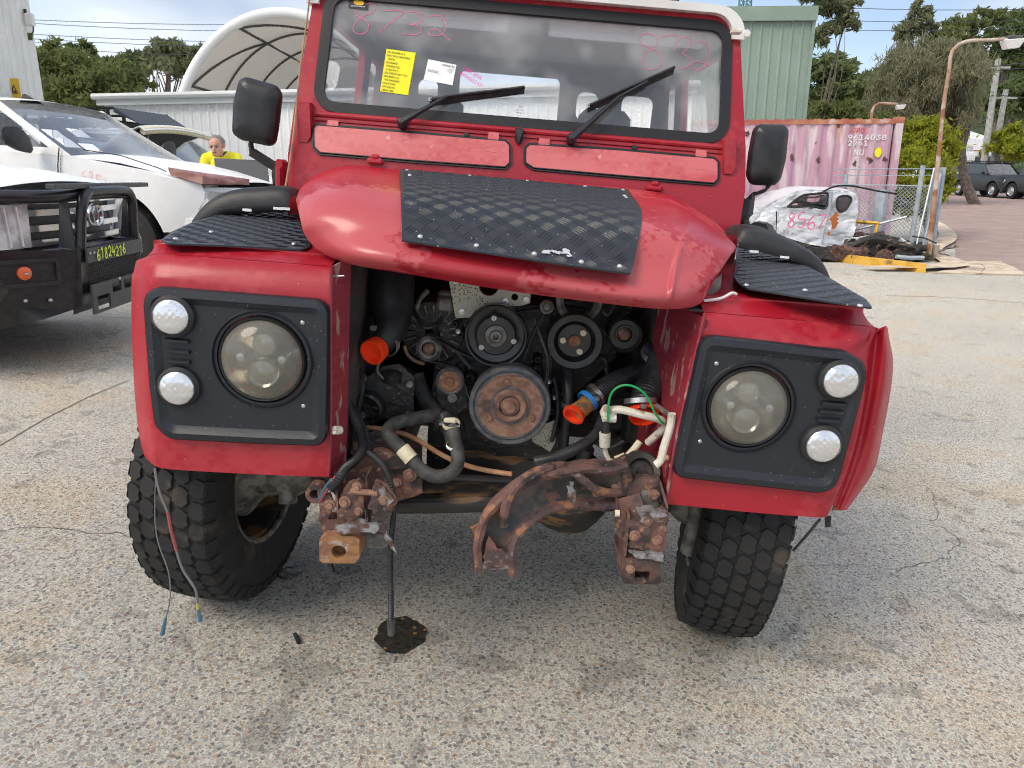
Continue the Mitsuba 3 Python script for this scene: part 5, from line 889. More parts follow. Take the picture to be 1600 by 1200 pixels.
car('thin_rod', tube([(.81,.1,.497),(.816,.16,.427),(.824,.24,.339)], .004, 6), 'wire_grey')
# ---- on the ground under the front
def puddle(c, rx, ry, seed):
    g = np.random.default_rng(seed); t = np.linspace(0, 2 * math.pi, 90, endpoint=False); r = 1 + .22 * (meshkit.fbm(np.stack([np.cos(t) * 1.6, np.sin(t) * 1.6, t * 0 + seed], -1), 4, seed) - .5) * 2
    q = A(c)[:2] + np.stack([np.cos(t) * rx * r, np.sin(t) * ry * r], -1); v = np.vstack([np.c_[A(c)[:1] * 1., A(c)[1:2]], q]); v = np.c_[v, gz(v[:, 0], v[:, 1]) + .0035]
    return trimesh.Trimesh(v, [[0, k + 1, (k + 1) % 90 + 1] for k in range(90)], process=False)
single('oil_stain', puddle((-.31,1.836,.018), .072, .085, 3), 'wet_oil', 'round wet black oil stain below the hanging loom', 'oil stain', smooth=False)
single('oil_stain', puddle((-.707,2.143,.049), .045, .06, 5), 'wet_oil', 'small dark oil stain beside the left tyre', 'oil stain', smooth=False)
single('stick', tube([A((-.595,1.799,.041)) + (0, 0, .006), A((-.575,1.764,.039)) + (0, 0, .006)], .006, 8), 'rubber', 'short black stick lying on the concrete', 'stick')
def crack(px, w, nm, seed, m='crack_dirt'):
    p = A(px)[:, :2]; d = np.r_[0, np.cumsum(np.linalg.norm(np.diff(p, axis=0), axis=1))]; n = max(30, int(d[-1] / .012)); n = min(n, 260); s = np.linspace(0, d[-1], n)
    q = np.stack([np.interp(s, d, p[:, k]) for k in (0, 1)], -1); g = np.random.default_rng(seed)
    if nm == 'crack': q += (np.stack([meshkit.fbm(np.stack([s * 9, s * 0, s * 0 + k], -1), 4, seed + k) for k in (0, 1)], -1) - .5) * .10
    t = np.gradient(q, axis=0); t /= np.linalg.norm(t, axis=1, keepdims=True); nn = np.stack([-t[:, 1], t[:, 0]], -1); ww = w * (g.uniform(.3, 1, n) if nm == 'crack' else np.ones(n))
    rows = [q + nn * ww[:, None] / 2, q - nn * ww[:, None] / 2]
    put('ground', nm, sheet(np.stack([np.c_[r, gz(r[:, 0], r[:, 1]) + .0022] for r in rows], 1)), m, smooth=False)
crack([(1.981,3.266,-.158),(1.891,3.041,-.152),(1.802,2.9,-.146),(1.771,2.777,-.144),(1.753,2.692,-.143),(1.65,2.574,-.135),(1.507,2.481,-.125),(1.393,2.442,-.116)], 0.0037, 'crack', 1); crack([(1.753,2.692,-.143),(1.769,2.6,-.144),(1.809,2.535,-.147),(1.858,2.434,-.15)], 0.0031, 'crack', 2); crack([(1.031,2.4,-.087),(1.136,2.443,-.096),(1.29,2.474,-.108)], 0.0025, 'crack', 3); crack([(-1.694,2.261,.127),(-1.582,2.283,.118),(-1.438,2.292,.107),(-1.296,2.295,.096)], 0.0043, 'crack', 4)
crack([(-2.168,2.989,.16),(-2.196,3.351,.162),(-2.191,3.728,.162),(-2.154,4.056,.159)], 0.0066, 'joint', 5); crack([(4.983,9.923,-.245),(5.571,9.83,-.248),(6.037,9.62,-.25),(6.414,9.315,-.25)], 0.0165, 'joint', 6); crack([(-3.295,5.772,.215),(-3.101,5.782,.208),(-2.976,5.781,.203)], 0.0066, 'joint', 7)
# ================================================================ other vehicles: local axes s (back from the nose), y (left), z (up)
def rounded(p):
    m = hull(p)
    m = m.subdivide_loop(1)
    c = A(m.vertices).mean(0); return trimesh.Trimesh(c + (A(m.vertices) - c) * 1.14, m.faces, process=False)
def place(x, y, ang, lean=None, dz=0):
    f = A((math.cos(math.radians(ang)), math.sin(math.radians(ang)))); l = A((-f[1], f[0])); e = .6
    gx_, gy_ = (gz(x + e, y) - gz(x - e, y)) / (2 * e), (gz(x, y + e) - gz(x, y - e)) / (2 * e)
    F = A((*-f, -(f @ (gx_, gy_)))); F /= np.linalg.norm(F); U = np.cross(F, (*l, l @ (gx_, gy_))); U /= np.linalg.norm(U); U = U if U[2] > 0 else -U; L = np.cross(U, F); L = -L if L @ A((*l, 0)) < 0 else L
    M = np.eye(4); M[:3, 0], M[:3, 1], M[:3, 2], M[:3, 3] = F, L, U, (x, y, gz(x, y) + dz); return T4(M)
def wheel_simple(b, s, y, r, sg, key, tw, k=28, m='tyre_rubber', rim='chrome'):
    w = put(key, 'wheel', lathe([(r * .6, .0), (r * .66, .02), (r * .86, .025), (r * .97, .0), (r, -.03), (r, -.18), (r * .95, -.21), (r * .6, -.21)], (s, y, r), (0, sg, 0), k), m, tw)
    put(w, 'rim', lathe([(r * .61, -.005), (r * .60, .008), (r * .55, -.02), (r * .42, -.05), (r * .2, -.03), (.0005, -.02)], (s, y, r), (0, sg, 0), 20), rim, tw)
    for q in range(6 if k > 20 else 0):
        a = q * math.pi / 3; put(w, 'rim_spoke', hull([(s + math.cos(a + d) * r * rr, y + sg * oo, r + math.sin(a + d) * r * rr) for d, rr, oo in ((-.5, .14, -.01), (.5, .14, -.01), (-.16, .54, -.008), (.16, .54, -.008), (-.16, .54, -.05), (.16, .54, -.05), (0, .14, -.06))]), rim, tw)
def vehicle(key, tw, paint, L=5.2, w=.93, zs=.42, zn=1.0, zb=1.18, zr=1.8, xb=1.35, xt=2.15, xr=3.6, xq=3.75, tray=True, r=.39, wx=(.95, 4.1), glass='dark_glass', bumper=None, rich=1, rim='chrome', bonnet=True, lamp='headlight_pale', ms=1.0):
    P_ = lambda name, m, mt, parent=key, smooth=35, label=None: put(parent, name, m, mt, tw, smooth, label)
    zt = zb + .02 if tray else zb
    yf = lambda s, z: w * (1 - .09 * ((z - .78) / .6) ** 2) * (1 - .16 * max(0, 1 - s / .55) ** 2)
    ra = r * 1.24
    def side(poly, sg, off=0.0, ed=.16):
        v, f = trimesh.creation.triangulate_polygon(poly, engine='earcut'); v3 = np.c_[v, np.zeros(len(v))]; v3, f = trimesh.remesh.subdivide_to_size(v3, f, ed)
        q = A([(s, sg * (yf(s, z) + off), z) for s, z, _ in v3]); return trimesh.Trimesh(q, f, process=True)
    arches = [Point(x, r).buffer(ra, resolution=12) for x in wx]
    fen = Polygon([(.06, zs + .08), (.0, zn * .72), (.10, zn), (.5, zn + .45 * (zb - zn)), (xb, zb), (xb + .12, zb), (xb + .12, zs)])
    door = Polygon([(xb + .125, zs), (xb + .125, zb), (xr - .02, zb), (xr - .02, zs)]); rear = Polygon([(xr - .015, zs), (xr - .015, zt), (L, zt), (L, zs + .1)])
    for sg in (-1, 1):
        for nm, pl in (('front_wing', fen), ('door', door), ('rear_panel', rear)):
            k = P_(nm, side(pl.difference(unary_union(arches)), sg), paint)
            if nm == 'door' and rich: P_('handle', box((xr - .35, sg * (yf(3, zb - .12) + .015), zb - .12), (.16, .03, .035), b=.01), paint, k)
        for x in wx:
            a = np.linspace(-.05, math.pi + .05, 26); P_('arch_liner', sheet(np.stack([[(x + ra * math.cos(t), sg * yf(x, r + ra * math.sin(t)), r + ra * math.sin(t)) for t in a], [(x + ra * math.cos(t), sg * (w - .32), r + ra * math.sin(t)) for t in a], [(x + .05 * math.cos(t), sg * (w - .32), r + .05 * math.sin(t)) for t in a]])), 'shade_grime')
            wheel_simple(None, x, sg * (w - .03), r, sg, key, tw, 28 if rich else 16, rim=rim)
    n = 12
    def across(s, z, crown=.04, ins=0, k=11): return [(s, t * (yf(s, z) - ins), z + crown * (1 - t * t)) for t in np.linspace(-1, 1, k)]
    if bonnet: P_('bonnet', sheet([across(s, z, .045, .004) for s, z in ((.05, zn - .02), (.10, zn), (.5, zn + .45 * (zb - zn)), (.9, zn + .78 * (zb - zn)), (xb + .05, zb - .005))]), paint)
    P_('front_panel', sheet([[(.16 * t * t + o, t * yf(.1, z), z) for t in np.linspace(-1, 1, 11)] for z, o in ((zs - .1, .04), (zs + .1, 0), (zn * .72, -.02), (zn - .03, .02))]), paint)
    P_('grille', sheet([[(.16 * t * t - .026 + o, t * .95, z) for t in np.linspace(-.55, .55, 9)] for z, o in ((zn * .66, .0), (zn - .09, .01))]), 'black_plastic')
    if rich:
        for q in np.linspace(zn * .70, zn - .12, 3): P_('grille_bar', sheet([[(.16 * t * t - .040, t * .95, z) for t in np.linspace(-.53, .53, 9)] for z in (q - .012, q + .012)]), 'chrome')
    P_('bumper', hull([(s + .16 * (abs(y_) / w) ** 2, y_, z) for y_ in (-w * .95, -w * .6, 0, w * .6, w * .95) for s, z in ((-.06, zs - .06), (-.09, zs + .06), (-.06, zs + .20), (.12, zs + .2), (.12, zs - .06))]), bumper or paint)
    for sg in (-1, 1):
        P_('headlight', hull([(s, sg * y_, z) for s, y_, z in ((-.03, .52, zn - .08), (.03, .55, zn - .28), (.03, .80, zn - .06), (.12, .84, zn - .24), (.34, .885, zn - .05), (.30, .88, zn - .16), (.2, .6, zn - .1))]), lamp)
        P_('door_mirror', rounded([(xb + .35 + a, sg * (w + b_ * ms), zb + c_ * ms ** .5) for a, b_, c_ in ((0, 0, .02), (.08, 0, .02), (0, .06, .0), (-.03, .22, .04), (-.03, .22, .20), (.10, .22, .06), (.10, .22, .19), (0, .06, .22))]), 'black_plastic')
        yg = lambda z: w * .96 - (w * .17) * (z - zb) / (zr - zb)
        fr = Polygon([(xb, zb), (xt, zr - .02), (xr, zr - .02), (xq, zb)]); m = (xt + xr) / 2 + .1 if rich else None
        c1 = fr.buffer(-.07, join_style=2); cut = sbox(m - .04, 0, m + .04, 3) if m else Polygon(); wins = c1.difference(cut); wins = list(getattr(wins, 'geoms', [wins]))
        def lift(pl): 
            v, f = trimesh.creation.triangulate_polygon(pl, engine='earcut'); return trimesh.Trimesh([(a, sg * yg(b_), b_) for a, b_ in v], f, process=False)
        P_('window_frame', lift(fr.difference(unary_union(wins))), paint)
        for q in wins: P_('side_window', lift(q.buffer(.004)), glass)
    yt, yb = w * .80, w * .94
    P_('windscreen', sheet([[(xb + (xt - xb) * k + .10 * (t * t) * (1 - k * .5), t * (yb * (1 - k) + yt * k) * .97, zb + (zr - .03 - zb) * k) for t in np.linspace(-1, 1, 11)] for k in np.linspace(0, 1, 5)]), 'screen_tint')
    P_('rear_window', sheet([[(xq + (xr - xq) * k, t * (yb * (1 - k) + yt * k), zb + (zr - .03 - zb) * k) for t in (-1, 1)] for k in (0, 1)]), glass)
    P_('roof', sheet([[(s, t * yt * 1.03, zr - .03 + z + .05 * (1 - t * t)) for t in np.linspace(-1, 1, 9)] for s, z in ((xt - .06, -.02), (xt + .12, .0), (xr - .15, 0), (xr + .02, -.03))]), paint)
    if tray: P_('tray', [box(((xq + L) / 2, 0, .75), (L - xq, 2 * w * .9, .05)), box((L - .03, 0, .85), (.05, 2 * w * .88, .6), b=.01)], paint)
    else: P_('tailgate', box((L - .04, 0, .80), (.06, 2 * w * .93, .72), b=.02), paint)
    P_('floor_pan', box((L / 2, 0, .42), (L - .8, 1.5, .16)), 'shade_grime'); P_('interior', [box((xb + .5, 0, zb - .12), (.35, 1.45, .18), b=.05), box((xb + 1.25, -.4, zb + .02), (.16, .5, .75), b=.05), box((xb + 1.25, .4, zb + .02), (.16, .5, .75), b=.05)], 'dark_interior')
    return P_
scene['screen_tint'] = {'type': 'blendbsdf', 'weight': .10, 'a': {'type': 'thindielectric', 'int_ior': 1.75}, 'b': {'type': 'twosided', 'b': {'type': 'diffuse', 'reflectance': rgb((.5, .53, .56))}}}
# ---- white utility parked behind
RG = thing('utility_vehicle', 'white dual-cab ute with broken red-brown bonnet edge and papers behind its blue windscreen', 'ute')
tw = place(-2.72, 8.1, -11.5); PR = vehicle(RG, tw, 'car_white', zn=1.0, zb=1.20, zr=1.74, xb=1.42, xt=2.35, xr=3.9, xq=4.0, glass='pane', r=.40, zs=.48, ms=1.45)
PR('bonnet_edge', dent(hull([(.02, -.10, 1.06), (.06, -.86, 1.08), (.40, -.885, 1.14), (.02, -.1, 1.00), (.05, -.88, 1.00), (.36, -.90, 1.07), (-.02, -.5, 1.02)]).subdivide().subdivide(), .012, 14), 'film_red', label='torn bonnet edge with red-brown film')
PR('side_vent', hull([(1.56, -.945, 1.00), (1.18, -.945, .97), (1.20, -.945, .90), (1.56, -.945, .91), (1.56, -.925, 1.0), (1.18, -.925, .95), (1.56, -.925, .91)]), 'black_plastic')
PR('side_repeater', box((1.22, -.948, .925), (.06, .01, .03), b=.004), 'amber'); PR('roof_fin', hull([(2.5, -.03, 1.72), (2.75, -.03, 1.72), (2.5, .03, 1.72), (2.75, .03, 1.72), (2.68, 0, 1.82), (2.72, 0, 1.82)]), 'rubber')
for s, y, z in ((1.80, -.60, 1.40), (1.66, -.60, 1.32), (1.55, -.42, 1.285), (1.82, -.25, 1.43)):
    PR('windscreen_paper', box((s + .04, y, z + .0), (.15, .20, .004), rot((0, 1, 0), -33)), 'note_white')
O = A((.95, -.955, .98)); PR('marker_number', hand('6154926', (1.28, -.945, .985), (-1, 0, -.36), (0, .0, 1), .11, .012, (0, -1, 0), .012, .72, .1), 'faint_pink'); pr('faint_pink', (.78, .52, .54), .6)
PR('door_badge', box((2.05, -.945, 1.02), (.16, .006, .045), b=.002), 'paint_white')
PR('seam', tube([(1.54, -.90, 1.27), (1.545, -.935, 1.1), (1.545, -.94, .9), (1.55, -.93, .6)], .006, 5), 'under_dark'); PR('bonnet_seam', tube([(1.35, -.82, 1.262), (.9, -.865, 1.225), (.5, -.882, 1.13), (.42, -.88, 1.10)], .005, 5), 'under_dark')
# ---- white ute with a bull bar
HX = thing('utility_vehicle', 'white ute with black steel bull bar, chrome-slatted grille and oval emblem', 'ute')
tw = place(-2.74, 4.72, 3); PH = vehicle(HX, tw, 'car_white', zn=1.02, zb=1.14, zr=1.78, xb=1.35, xt=2.2, xr=3.7, xq=3.8, bumper='bar_black', rich=0, wx=(.92, 4.0), r=.38)
for z in (.72, .80, .885, .95): PH('grille_slat', sheet([[(.16 * t * t - .075, t * .95, zz) for t in np.linspace(-.56, .56, 11)] for zz in (z - .022, z + .012)], .012), 'chrome')
def ell(a, b_, ry, rz, th, y0, z0, n=40): return tube([(a, y0 + ry * math.cos(t), z0 + rz * math.sin(t)) for t in np.linspace(0, 2 * math.pi, n)], th, 6)
em = PH('emblem', [ell(-.13, 0, .088, .064, .010, 0, .85), ell(-.132, 0, .030, .058, .007, 0, .852), ell(-.132, 0, .062, .022, .007, 0, .888)], 'chrome', label='silver emblem of three linked ovals')
PH('bull_bar_plate', [hull([(s, y_, z) for y_ in (-.40, .40) for s, z in ((-.22, .69), (-.20, .70), (-.14, .30), (-.20, .36))])], 'bar_black')
BB = HX + '__bull_bar_plate'
for sg in (-1, 1):
    PH('bull_bar_wing', hull([(s, sg * y_, z) for s, y_, z in ((-.20, .40, .68), (-.16, .40, .34), (.20, .98, .70), (.22, .98, .40), (.05, .80, .28), (.30, .98, .66), (-.05, .40, .68), (-.05, .40, .34), (.5, 1.0, .69), (.5, 1.0, .42))]), 'bar_black')
    w_ = HX + '__bull_bar_wing' + ('' if sg < 0 else '_001'); dx = A((.40, sg * .58, 0)); dx /= np.linalg.norm(dx); nn = A((-.82, sg * .57, 0)); nn /= np.linalg.norm(nn)
    c = A((.005, sg * .70, .57)); fr2 = rrect(-.25, -.075, .23, .075, .03)
    PH('lamp_recess', [flat(fr2.difference(fr2.buffer(-.022)), .02, c - nn * .002, dx if sg < 0 else -dx, (0, 0, 1)), flat(fr2.buffer(-.02), .004, c, dx if sg < 0 else -dx, (0, 0, 1))], 'black_plastic', w_)
    PH('indicator', lathe([(.036, .0), (.036, .016), (.02, .026), (.0005, .028)], c - dx * .06 + nn * .005, nn, 20), 'amber', w_)
    PH('indicator_reflector', box(c - dx * .06 + nn * .032, (.03, .012, .016), b=.003), 'chrome', w_)
    for a_, z_ in ((.2, .43), (.3, .42), (-.05, .40), (-.18, .39)): PH('bolt', trimesh.creation.icosphere(1, .013).apply_translation(c + dx * a_ + nn * .01 + A((0, 0, z_ - .55))), 'zinc', w_)
PH('top_hoop', tube([(.42, -1.0, .93), (.15, -.85, .965), (-.14, -.42, .975), (-.16, -.3, .98), (-.16, .3, .98), (-.14, .46, .975), (-.05, .62, .97)], .036, 12, smooth=30), 'bar_black', smooth=True)
for sg in (-1, 1): PH('hoop_upright', [tube([(-.20, sg * .36, .68), (-.21, sg * .34, .85), (-.22, sg * .31, .96), (-.215, sg * .24, 1.0)], .030, 10, smooth=16)], 'bar_black'); PH('hoop_stay', hull([(-.19, sg * .40, .68), (-.17, sg * .40, .96), (-.10, sg * .40, .69), (-.13, sg * .40, .96), (-.19, sg * .385, .68), (-.17, sg * .385, .96), (-.10, sg * .385, .69)]), 'bar_grey')
PH('hoop_bar', tube([(-.215, -.25, 1.0), (-.225, 0, 1.005), (-.215, .25, 1.0)], .03, 10), 'bar_black')
sl = Bag(); W0 = lambda y_, z, o=0: (-.205 - .0 + (.69 - z) * .03 - o, y_, z)
def onplate(y0, y1, z0, z1, m, nm, o=.016, lab=None): return PH(nm, sheet([[W0(y0, z0, o), W0(y1, z0, o)], [W0(y0, z1, o), W0(y1, z1, o)]], .003), m, BB, label=lab)
fp = lambda poly, s, nm, m: PH(nm, flat(poly, .012, (s, 0, 0), (0, 1, 0), (0, 0, 1)), m, BB)
fp(sbox(-.37, .60, .37, .685), -.240, 'plate_panel', 'bar_grey')
fp(unary_union([sbox(-.37, .30, .37, .475)]).difference(unary_union([sbox(a_, c_, b_, d_) for a_, b_, c_, d_ in ((-.12, .0, .395, .455), (.04, .20, .395, .455), (.24, .34, .395, .455), (-.32, -.16, .315, .40))])), -.250, 'lower_panel', 'bar_grey')
ms = Bag()
for k in np.arange(-.30, .42, .028):
    for sg in (-1, 1): ms.add(tube([W0(k - sg * .04 , .480, .030), W0(k + sg * .04, .597, .030)], .0028, 4))
PH('wire_mesh', ms, 'bar_black', BB)
for y_ in (-.02, .22): PH('bolt', trimesh.creation.icosphere(1, .012).apply_translation(W0(y_, .468, .05)), 'zinc', BB)
for y_ in (-.345, -.30): PH('bolt', trimesh.creation.icosphere(1, .009).apply_translation(W0(y_, .655, .04)), 'zinc', BB)
PH('marker_number', hand('61824216', (W0(-.27, .612, .040)), (0, 1, 0), (.0, .0, 1), .062, .009, (-1, 0, 0), .004, .78, .12, 3), 'lime_marker', BB)
PH('undertray', hull([(s, y_, z) for y_ in (-.7, .7) for s, z in ((-.14, .33), (.3, .22), (.7, .22), (.7, .4), (0, .4))]), 'black_plastic')
PH('headlight_lens', sheet([[(.16 * t * t - .085, -t, z) for t in np.linspace(.55, .92, 6)] for z in (.70, .78, .93)]), 'headlight_pale')
for t in (.62, .70, .78): PH('headlight_divider', tube([(.16 * t * t - .09, -t, .71), (.16 * t * t - .085, -t - .02, .92)], .008, 5), 'chrome')
tb_ = A([(-.20, -.60, 1.03), (-.19, .60, 1.035)])
single('steel_bar', box(tb_.mean(0) + (0, 0, -.001), (.05, 1.2, .028), b=.003), 'bar_grey', 'loose flat grey steel bar lying on top of the bull bar', 'bar', tw=tw)
# ---- white wagon with roof rack, ute with its bonnet up
WG = thing('wagon', 'white wagon with black roof rack parked against the white shed', 'car')
tw = place(-3.55, 12.2, -9); PW = vehicle(WG, tw, 'car_white_dusty', tray=False, zn=.96, zb=1.10, zr=1.70, xb=1.3, xt=2.15, xr=4.5, xq=4.7, L=4.8, glass='dark_glass', rich=0, wx=(.9, 3.8))
rk = PW('roof_rack', [tube([(2.4, sy, 1.990), (4.6, sy, 1.950)], .022, 6) for sy in (-.68, .68)][0], 'rubber')
PW('rack_rail', tube([(2.4, .68, 1.990), (4.6, .68, 1.950)], .022, 6), 'rubber', rk); PW('rack_rail', tube([(2.4, -.68, 1.810), (4.6, -.68, 1.790)], .025, 6), 'rubber', rk); PW('rack_rail', tube([(2.4, .68, 1.810), (4.6, .68, 1.790)], .025, 6), 'rubber', rk)
PW('rack_front', hull([(2.4, -.68, 2.000), (2.4, .68, 2.000), (2.0, -.66, 1.770), (2.0, .66, 1.770), (2.4, -.68, 1.930), (2.05, .66, 1.730)]), 'bar_grey', rk)
for s in np.linspace(2.4, 4.6, 8): PW('rack_slat', box((s, 0, 1.805), (.05, 1.36, .025)), 'rubber', rk)
for s in (2.5, 3.2, 3.9, 4.5):
    for sy in (-.68, .68): PW('rack_post', box((s, sy, 1.880), (.05, .03, .22)), 'rubber', rk)
for s in (2.6, 4.3): PW('rack_foot', box((s, -.66, 1.740), (.12, .08, .10), b=.02), 'rubber', rk)
UB = thing('utility_vehicle', 'white ute with its bonnet propped open, mostly hidden behind another ute', 'ute')
tw = place(-3.95, 10.3, -9); PU = vehicle(UB, tw, 'car_white_dusty', zn=.95, zb=1.08, zr=1.6, xb=1.3, xt=2.0, xr=3.5, xq=3.6, bonnet=False, rich=0, wx=(.9, 3.9))
hb = lambda s, z, k: [(s, t * .78, z + .05 * (1 - t * t)) for t in np.linspace(-1, 1, k)]
a0 = [(1.35, 1.10), (1.08, 1.34), (.78, 1.53), (.50, 1.62), (.43, 1.57)]
PU('open_bonnet', sheet([hb(s, z, 11) for s, z in a0], .012), 'car_white_dusty'); OB = UB + '__open_bonnet'
PU('bonnet_lining', sheet([[(s + .03, t * .66, z - .03 + .05 * (1 - t * t)) for t in np.linspace(-1, 1, 9)] for s, z in a0[:4]]), 'seat_fabric', OB); PU('bonnet_lip', tube([(.48, t * .74, 1.575 + .05 * (1 - t * t)) for t in np.linspace(-1, 1, 9)], .045, 8), 'tape_beige', OB)
PU('bonnet_stay', tube([(.55, -.6, .95), (.62, -.45, 1.54)], .010, 6), 'zinc', OB)
# ---- the worker
PN_ = thing('person', 'person with grey hair in yellow shirt with navy collar, bending over and looking down', 'person')
q0 = A((-3.577,9.7,1.388)); gp = float(gz(q0[0], 9.7)) - .03; hz = lambda z: gp + z
b0 = A((q0[0], 9.75)); J = lambda dx, dy, z: A((b0[0] + dx, b0[1] + dy, hz(z)))
def limb(ch, ref=.02, it=8):
    import manifold3d as m3
    tot = None
    for (a, ra), (b_, rb) in ch:
        s1_ = m3.Manifold.sphere(ra, 18).translate(list(map(float, a))); s2_ = m3.Manifold.sphere(rb, 18).translate(list(map(float, b_))); h = m3.Manifold.batch_hull([s1_, s2_]); tot = h if tot is None else tot + h
    m = tot.refine_to_length(ref).to_mesh(); m = trimesh.Trimesh(m.vert_properties[:, :3], m.tri_verts, process=True); trimesh.smoothing.filter_taubin(m, iterations=it); return m
hd = J(.01, -.26, 1.44)
ch_ = []
for sx in (-1, 1): ch_ += [((J(sx * .12, 0, .92), .095), (J(sx * .12, -.02, .50), .065)), ((J(sx * .12, -.02, .50), .062), (J(sx * .12, .02, .09), .045)), ((J(sx * .12, .02, .06), .045), (J(sx * .12, -.13, .05), .035))]
put(PN_, 'trousers', limb(ch_), 'navy_cloth')
sh = [((J(-.10, 0, .95), .12), (J(.10, 0, .95), .12)), ((J(0, -.02, 1.0), .15), (J(0, -.10, 1.22), .15)), ((J(-.13, -.12, 1.30), .085), (J(.13, -.12, 1.30), .085)), ((J(-.10, -.06, 1.12), .11), (J(.10, -.06, 1.12), .11)), ((J(0, -.13, 1.30), .09), (J(0, -.15, 1.36), .062))]
for sx in (-1, 1): sh += [((J(sx * .185, -.12, 1.30), .070), (J(sx * .245, -.22, 1.06), .056)), ((J(sx * .245, -.22, 1.06), .056), (J(sx * .22, -.27, 1.0), .052))]
put(PN_, 'shirt', limb(sh), 'hivis', smooth=60)
bd = [((J(0, -.14, 1.34), .05), (J(0, -.08, 1.15), .08))] + [(p_, q_) for sx in (-1, 1) for p_, q_ in (((J(0, -.10, 1.26), .06), (J(sx * .17, -.12, 1.28), .045)), ((J(sx * .17, -.12, 1.28), .045), (J(sx * .24, -.22, 1.05), .04)))] + [((J(0, -.14, 1.34), .055), (hd + (0, .02, -.05), .055)), ((hd + (0, .02, .035), .082), (hd + (0, -.035, .03), .076)), ((hd + (0, -.03, -.02), .065), (hd + (0, -.055, -.085), .042)), ((hd + (0, -.112, -.02), .012), (hd + (0, -.122, -.052), .016))]
for sx in (-1, 1):
    bd += [((hd + (sx * .082, .0, -.01), .016), (hd + (sx * .086, .012, .025), .018)), ((J(sx * .24, -.23, 1.04), .042), (J(sx * .15, -.42, .98), .030)), ((J(sx * .15, -.42, .98), .028), (J(sx * .13, -.49, .975), .032))]
    for k in range(4): o = A(((k - 1.5) * .019, 0, 0)); L_ = (.030, .036, .034, .026)[k]; bd += [((J(sx * .13, -.50, .975) + o, .0095), (J(sx * .13, -.50 - L_, .965) + o, .009)), ((J(sx * .13, -.50 - L_, .965) + o, .009), (J(sx * .13, -.505 - L_, .94) + o, .008))]
    bd += [((J(sx * .10, -.46, .97), .012), (J(sx * .085, -.51, .955), .0095))]
put(PN_, 'body', limb(bd, .008, 5), 'skin', smooth=60)
put(PN_, 'hair', [dent(lathe([(.0005, .088), (.045, .083), (.075, .06), (.092, .025), (.095, -.005), (.090, -.02)], hd + (0, .008, .045), (0, .12, 1), 28).subdivide(), .006, 60)], 'hair_grey')
put(PN_, 'collar', [hull(A([(-.085, -.02, 0), (-.02, -.085, -.03), (-.085, .03, .045), (-.075, -.03, .04), (-.05, -.08, .01)]) * (sx, 1, 1) + J(0, -.145, 1.345)) for sx in (-1, 1)], 'navy_cloth')
for sx in (-1, 1):
    put(PN_, 'eyebrow', tube([hd + (sx * .015, -.112, .004), hd + (sx * .05, -.098, .006)], .006, 5), 'hair_grey'); put(PN_, 'eye', trimesh.creation.icosphere(1, .010).apply_translation(hd + (sx * .032, -.100, -.014)), 'ink_dark')
put(PN_, 'mouth', tube([hd + (-.022, -.098, -.078), hd + (0, -.103, -.076), hd + (.022, -.098, -.078)], .006, 5), 'film_red')
c0, c1 = A((-3.319,8.7,1.477)), A((-2.674,8.5,1.445)); dz_ = A((0, 0, 1.0))
single('grey_panel', hull([c + d + e for c in (c0, c1) for d in (A((0, 0, 0)), A((0, .10, -.62))) for e in (A((0, 0, 0)), A((0, .02, 0)))]), 'panel_grey', 'flat dark grey panel leaning in front of the worker in yellow', 'panel')
# ================================================================ cars along the street
for lab, cat, x, y, ang, pt, kw in (('small blue hatchback parked at the far end of the street row', 'car', 33.6, 57.2, -88, 'car_blue', dict(tray=False, L=4.1, w=.86, zn=.78, zb=.92, zr=1.45, xb=1.0, xt=1.7, xr=3.6, xq=4.0, r=.31, wx=(.8, 3.3), zs=.3)),
        ('grey off-road wagon with black bumper parked on the street beside a blue hatchback', 'car', 31.2, 50.6, -88, 'car_grey', dict(tray=False, L=4.9, zn=1.1, zb=1.28, zr=1.98, xr=4.5, xq=4.7, r=.42, wx=(.9, 3.8), bumper='bar_black', glass='dark_glass')),
        ('black pick-up with roof bars parked on the street', 'ute', 28.4, 43.4, -88, 'car_dark', dict(zn=1.1, zb=1.28, zr=1.95, r=.43, bumper='bar_black')),
        ('dark pick-up cut off by the right edge of the view', 'ute', 28.7, 38.8, -88, 'car_dark', dict(zn=1.1, zb=1.25, zr=1.9, r=.43))):
    k = thing({'car': 'parked_car', 'ute': 'parked_pickup'}[cat], lab, cat, 'vehicles parked along the street'); tw = place(x, y, ang)
    Pf = vehicle(k, tw, pt, rich=0, **kw)
    if 'roof bars' in lab:
        for s in (2.3, 2.9, 3.5): Pf('roof_bar', tube([(s, -.7, 2.02), (s, .7, 2.02)], .03, 6), 'rubber')
    if 'grey off' in lab: Pf('roof_rack', [box((3.2, 0, 2.06), (2.2, 1.3, .06), b=.02)], 'rubber'); Pf('bull_bar', tube([(-.12, -.7, .6), (-.18, -.6, 1.05), (-.2, .6, 1.05), (-.12, .7, .6)], .05, 8), 'bar_black'); Pf('aerial', tube([(-.1, .6, 1.0), (-.1, .6, 2.4)], .015, 5), 'rubber')
tk = thing('truck', 'white box truck cab showing above the parked cars', 'truck'); tw = place(36.5, 60.5, -75); zq = float(gz(36.5, 60.5))
for nm, m, mt in (('cab', box((1.0, 0, 1.6), (2.0, 2.0, 2.4), b=.25), 'car_white'), ('cargo_box', box((4.3, 0, 2.0), (4.2, 2.2, 2.6), b=.05), 'car_white'), ('windscreen', box((-.005, 0, 2.05), (.02, 1.7, .75), b=.005), 'dark_glass'), ('grille', box((-.01, 0, 1.2), (.03, 1.2, .3), b=.01), 'under_dark')): put(tk, nm, m, mt, tw)
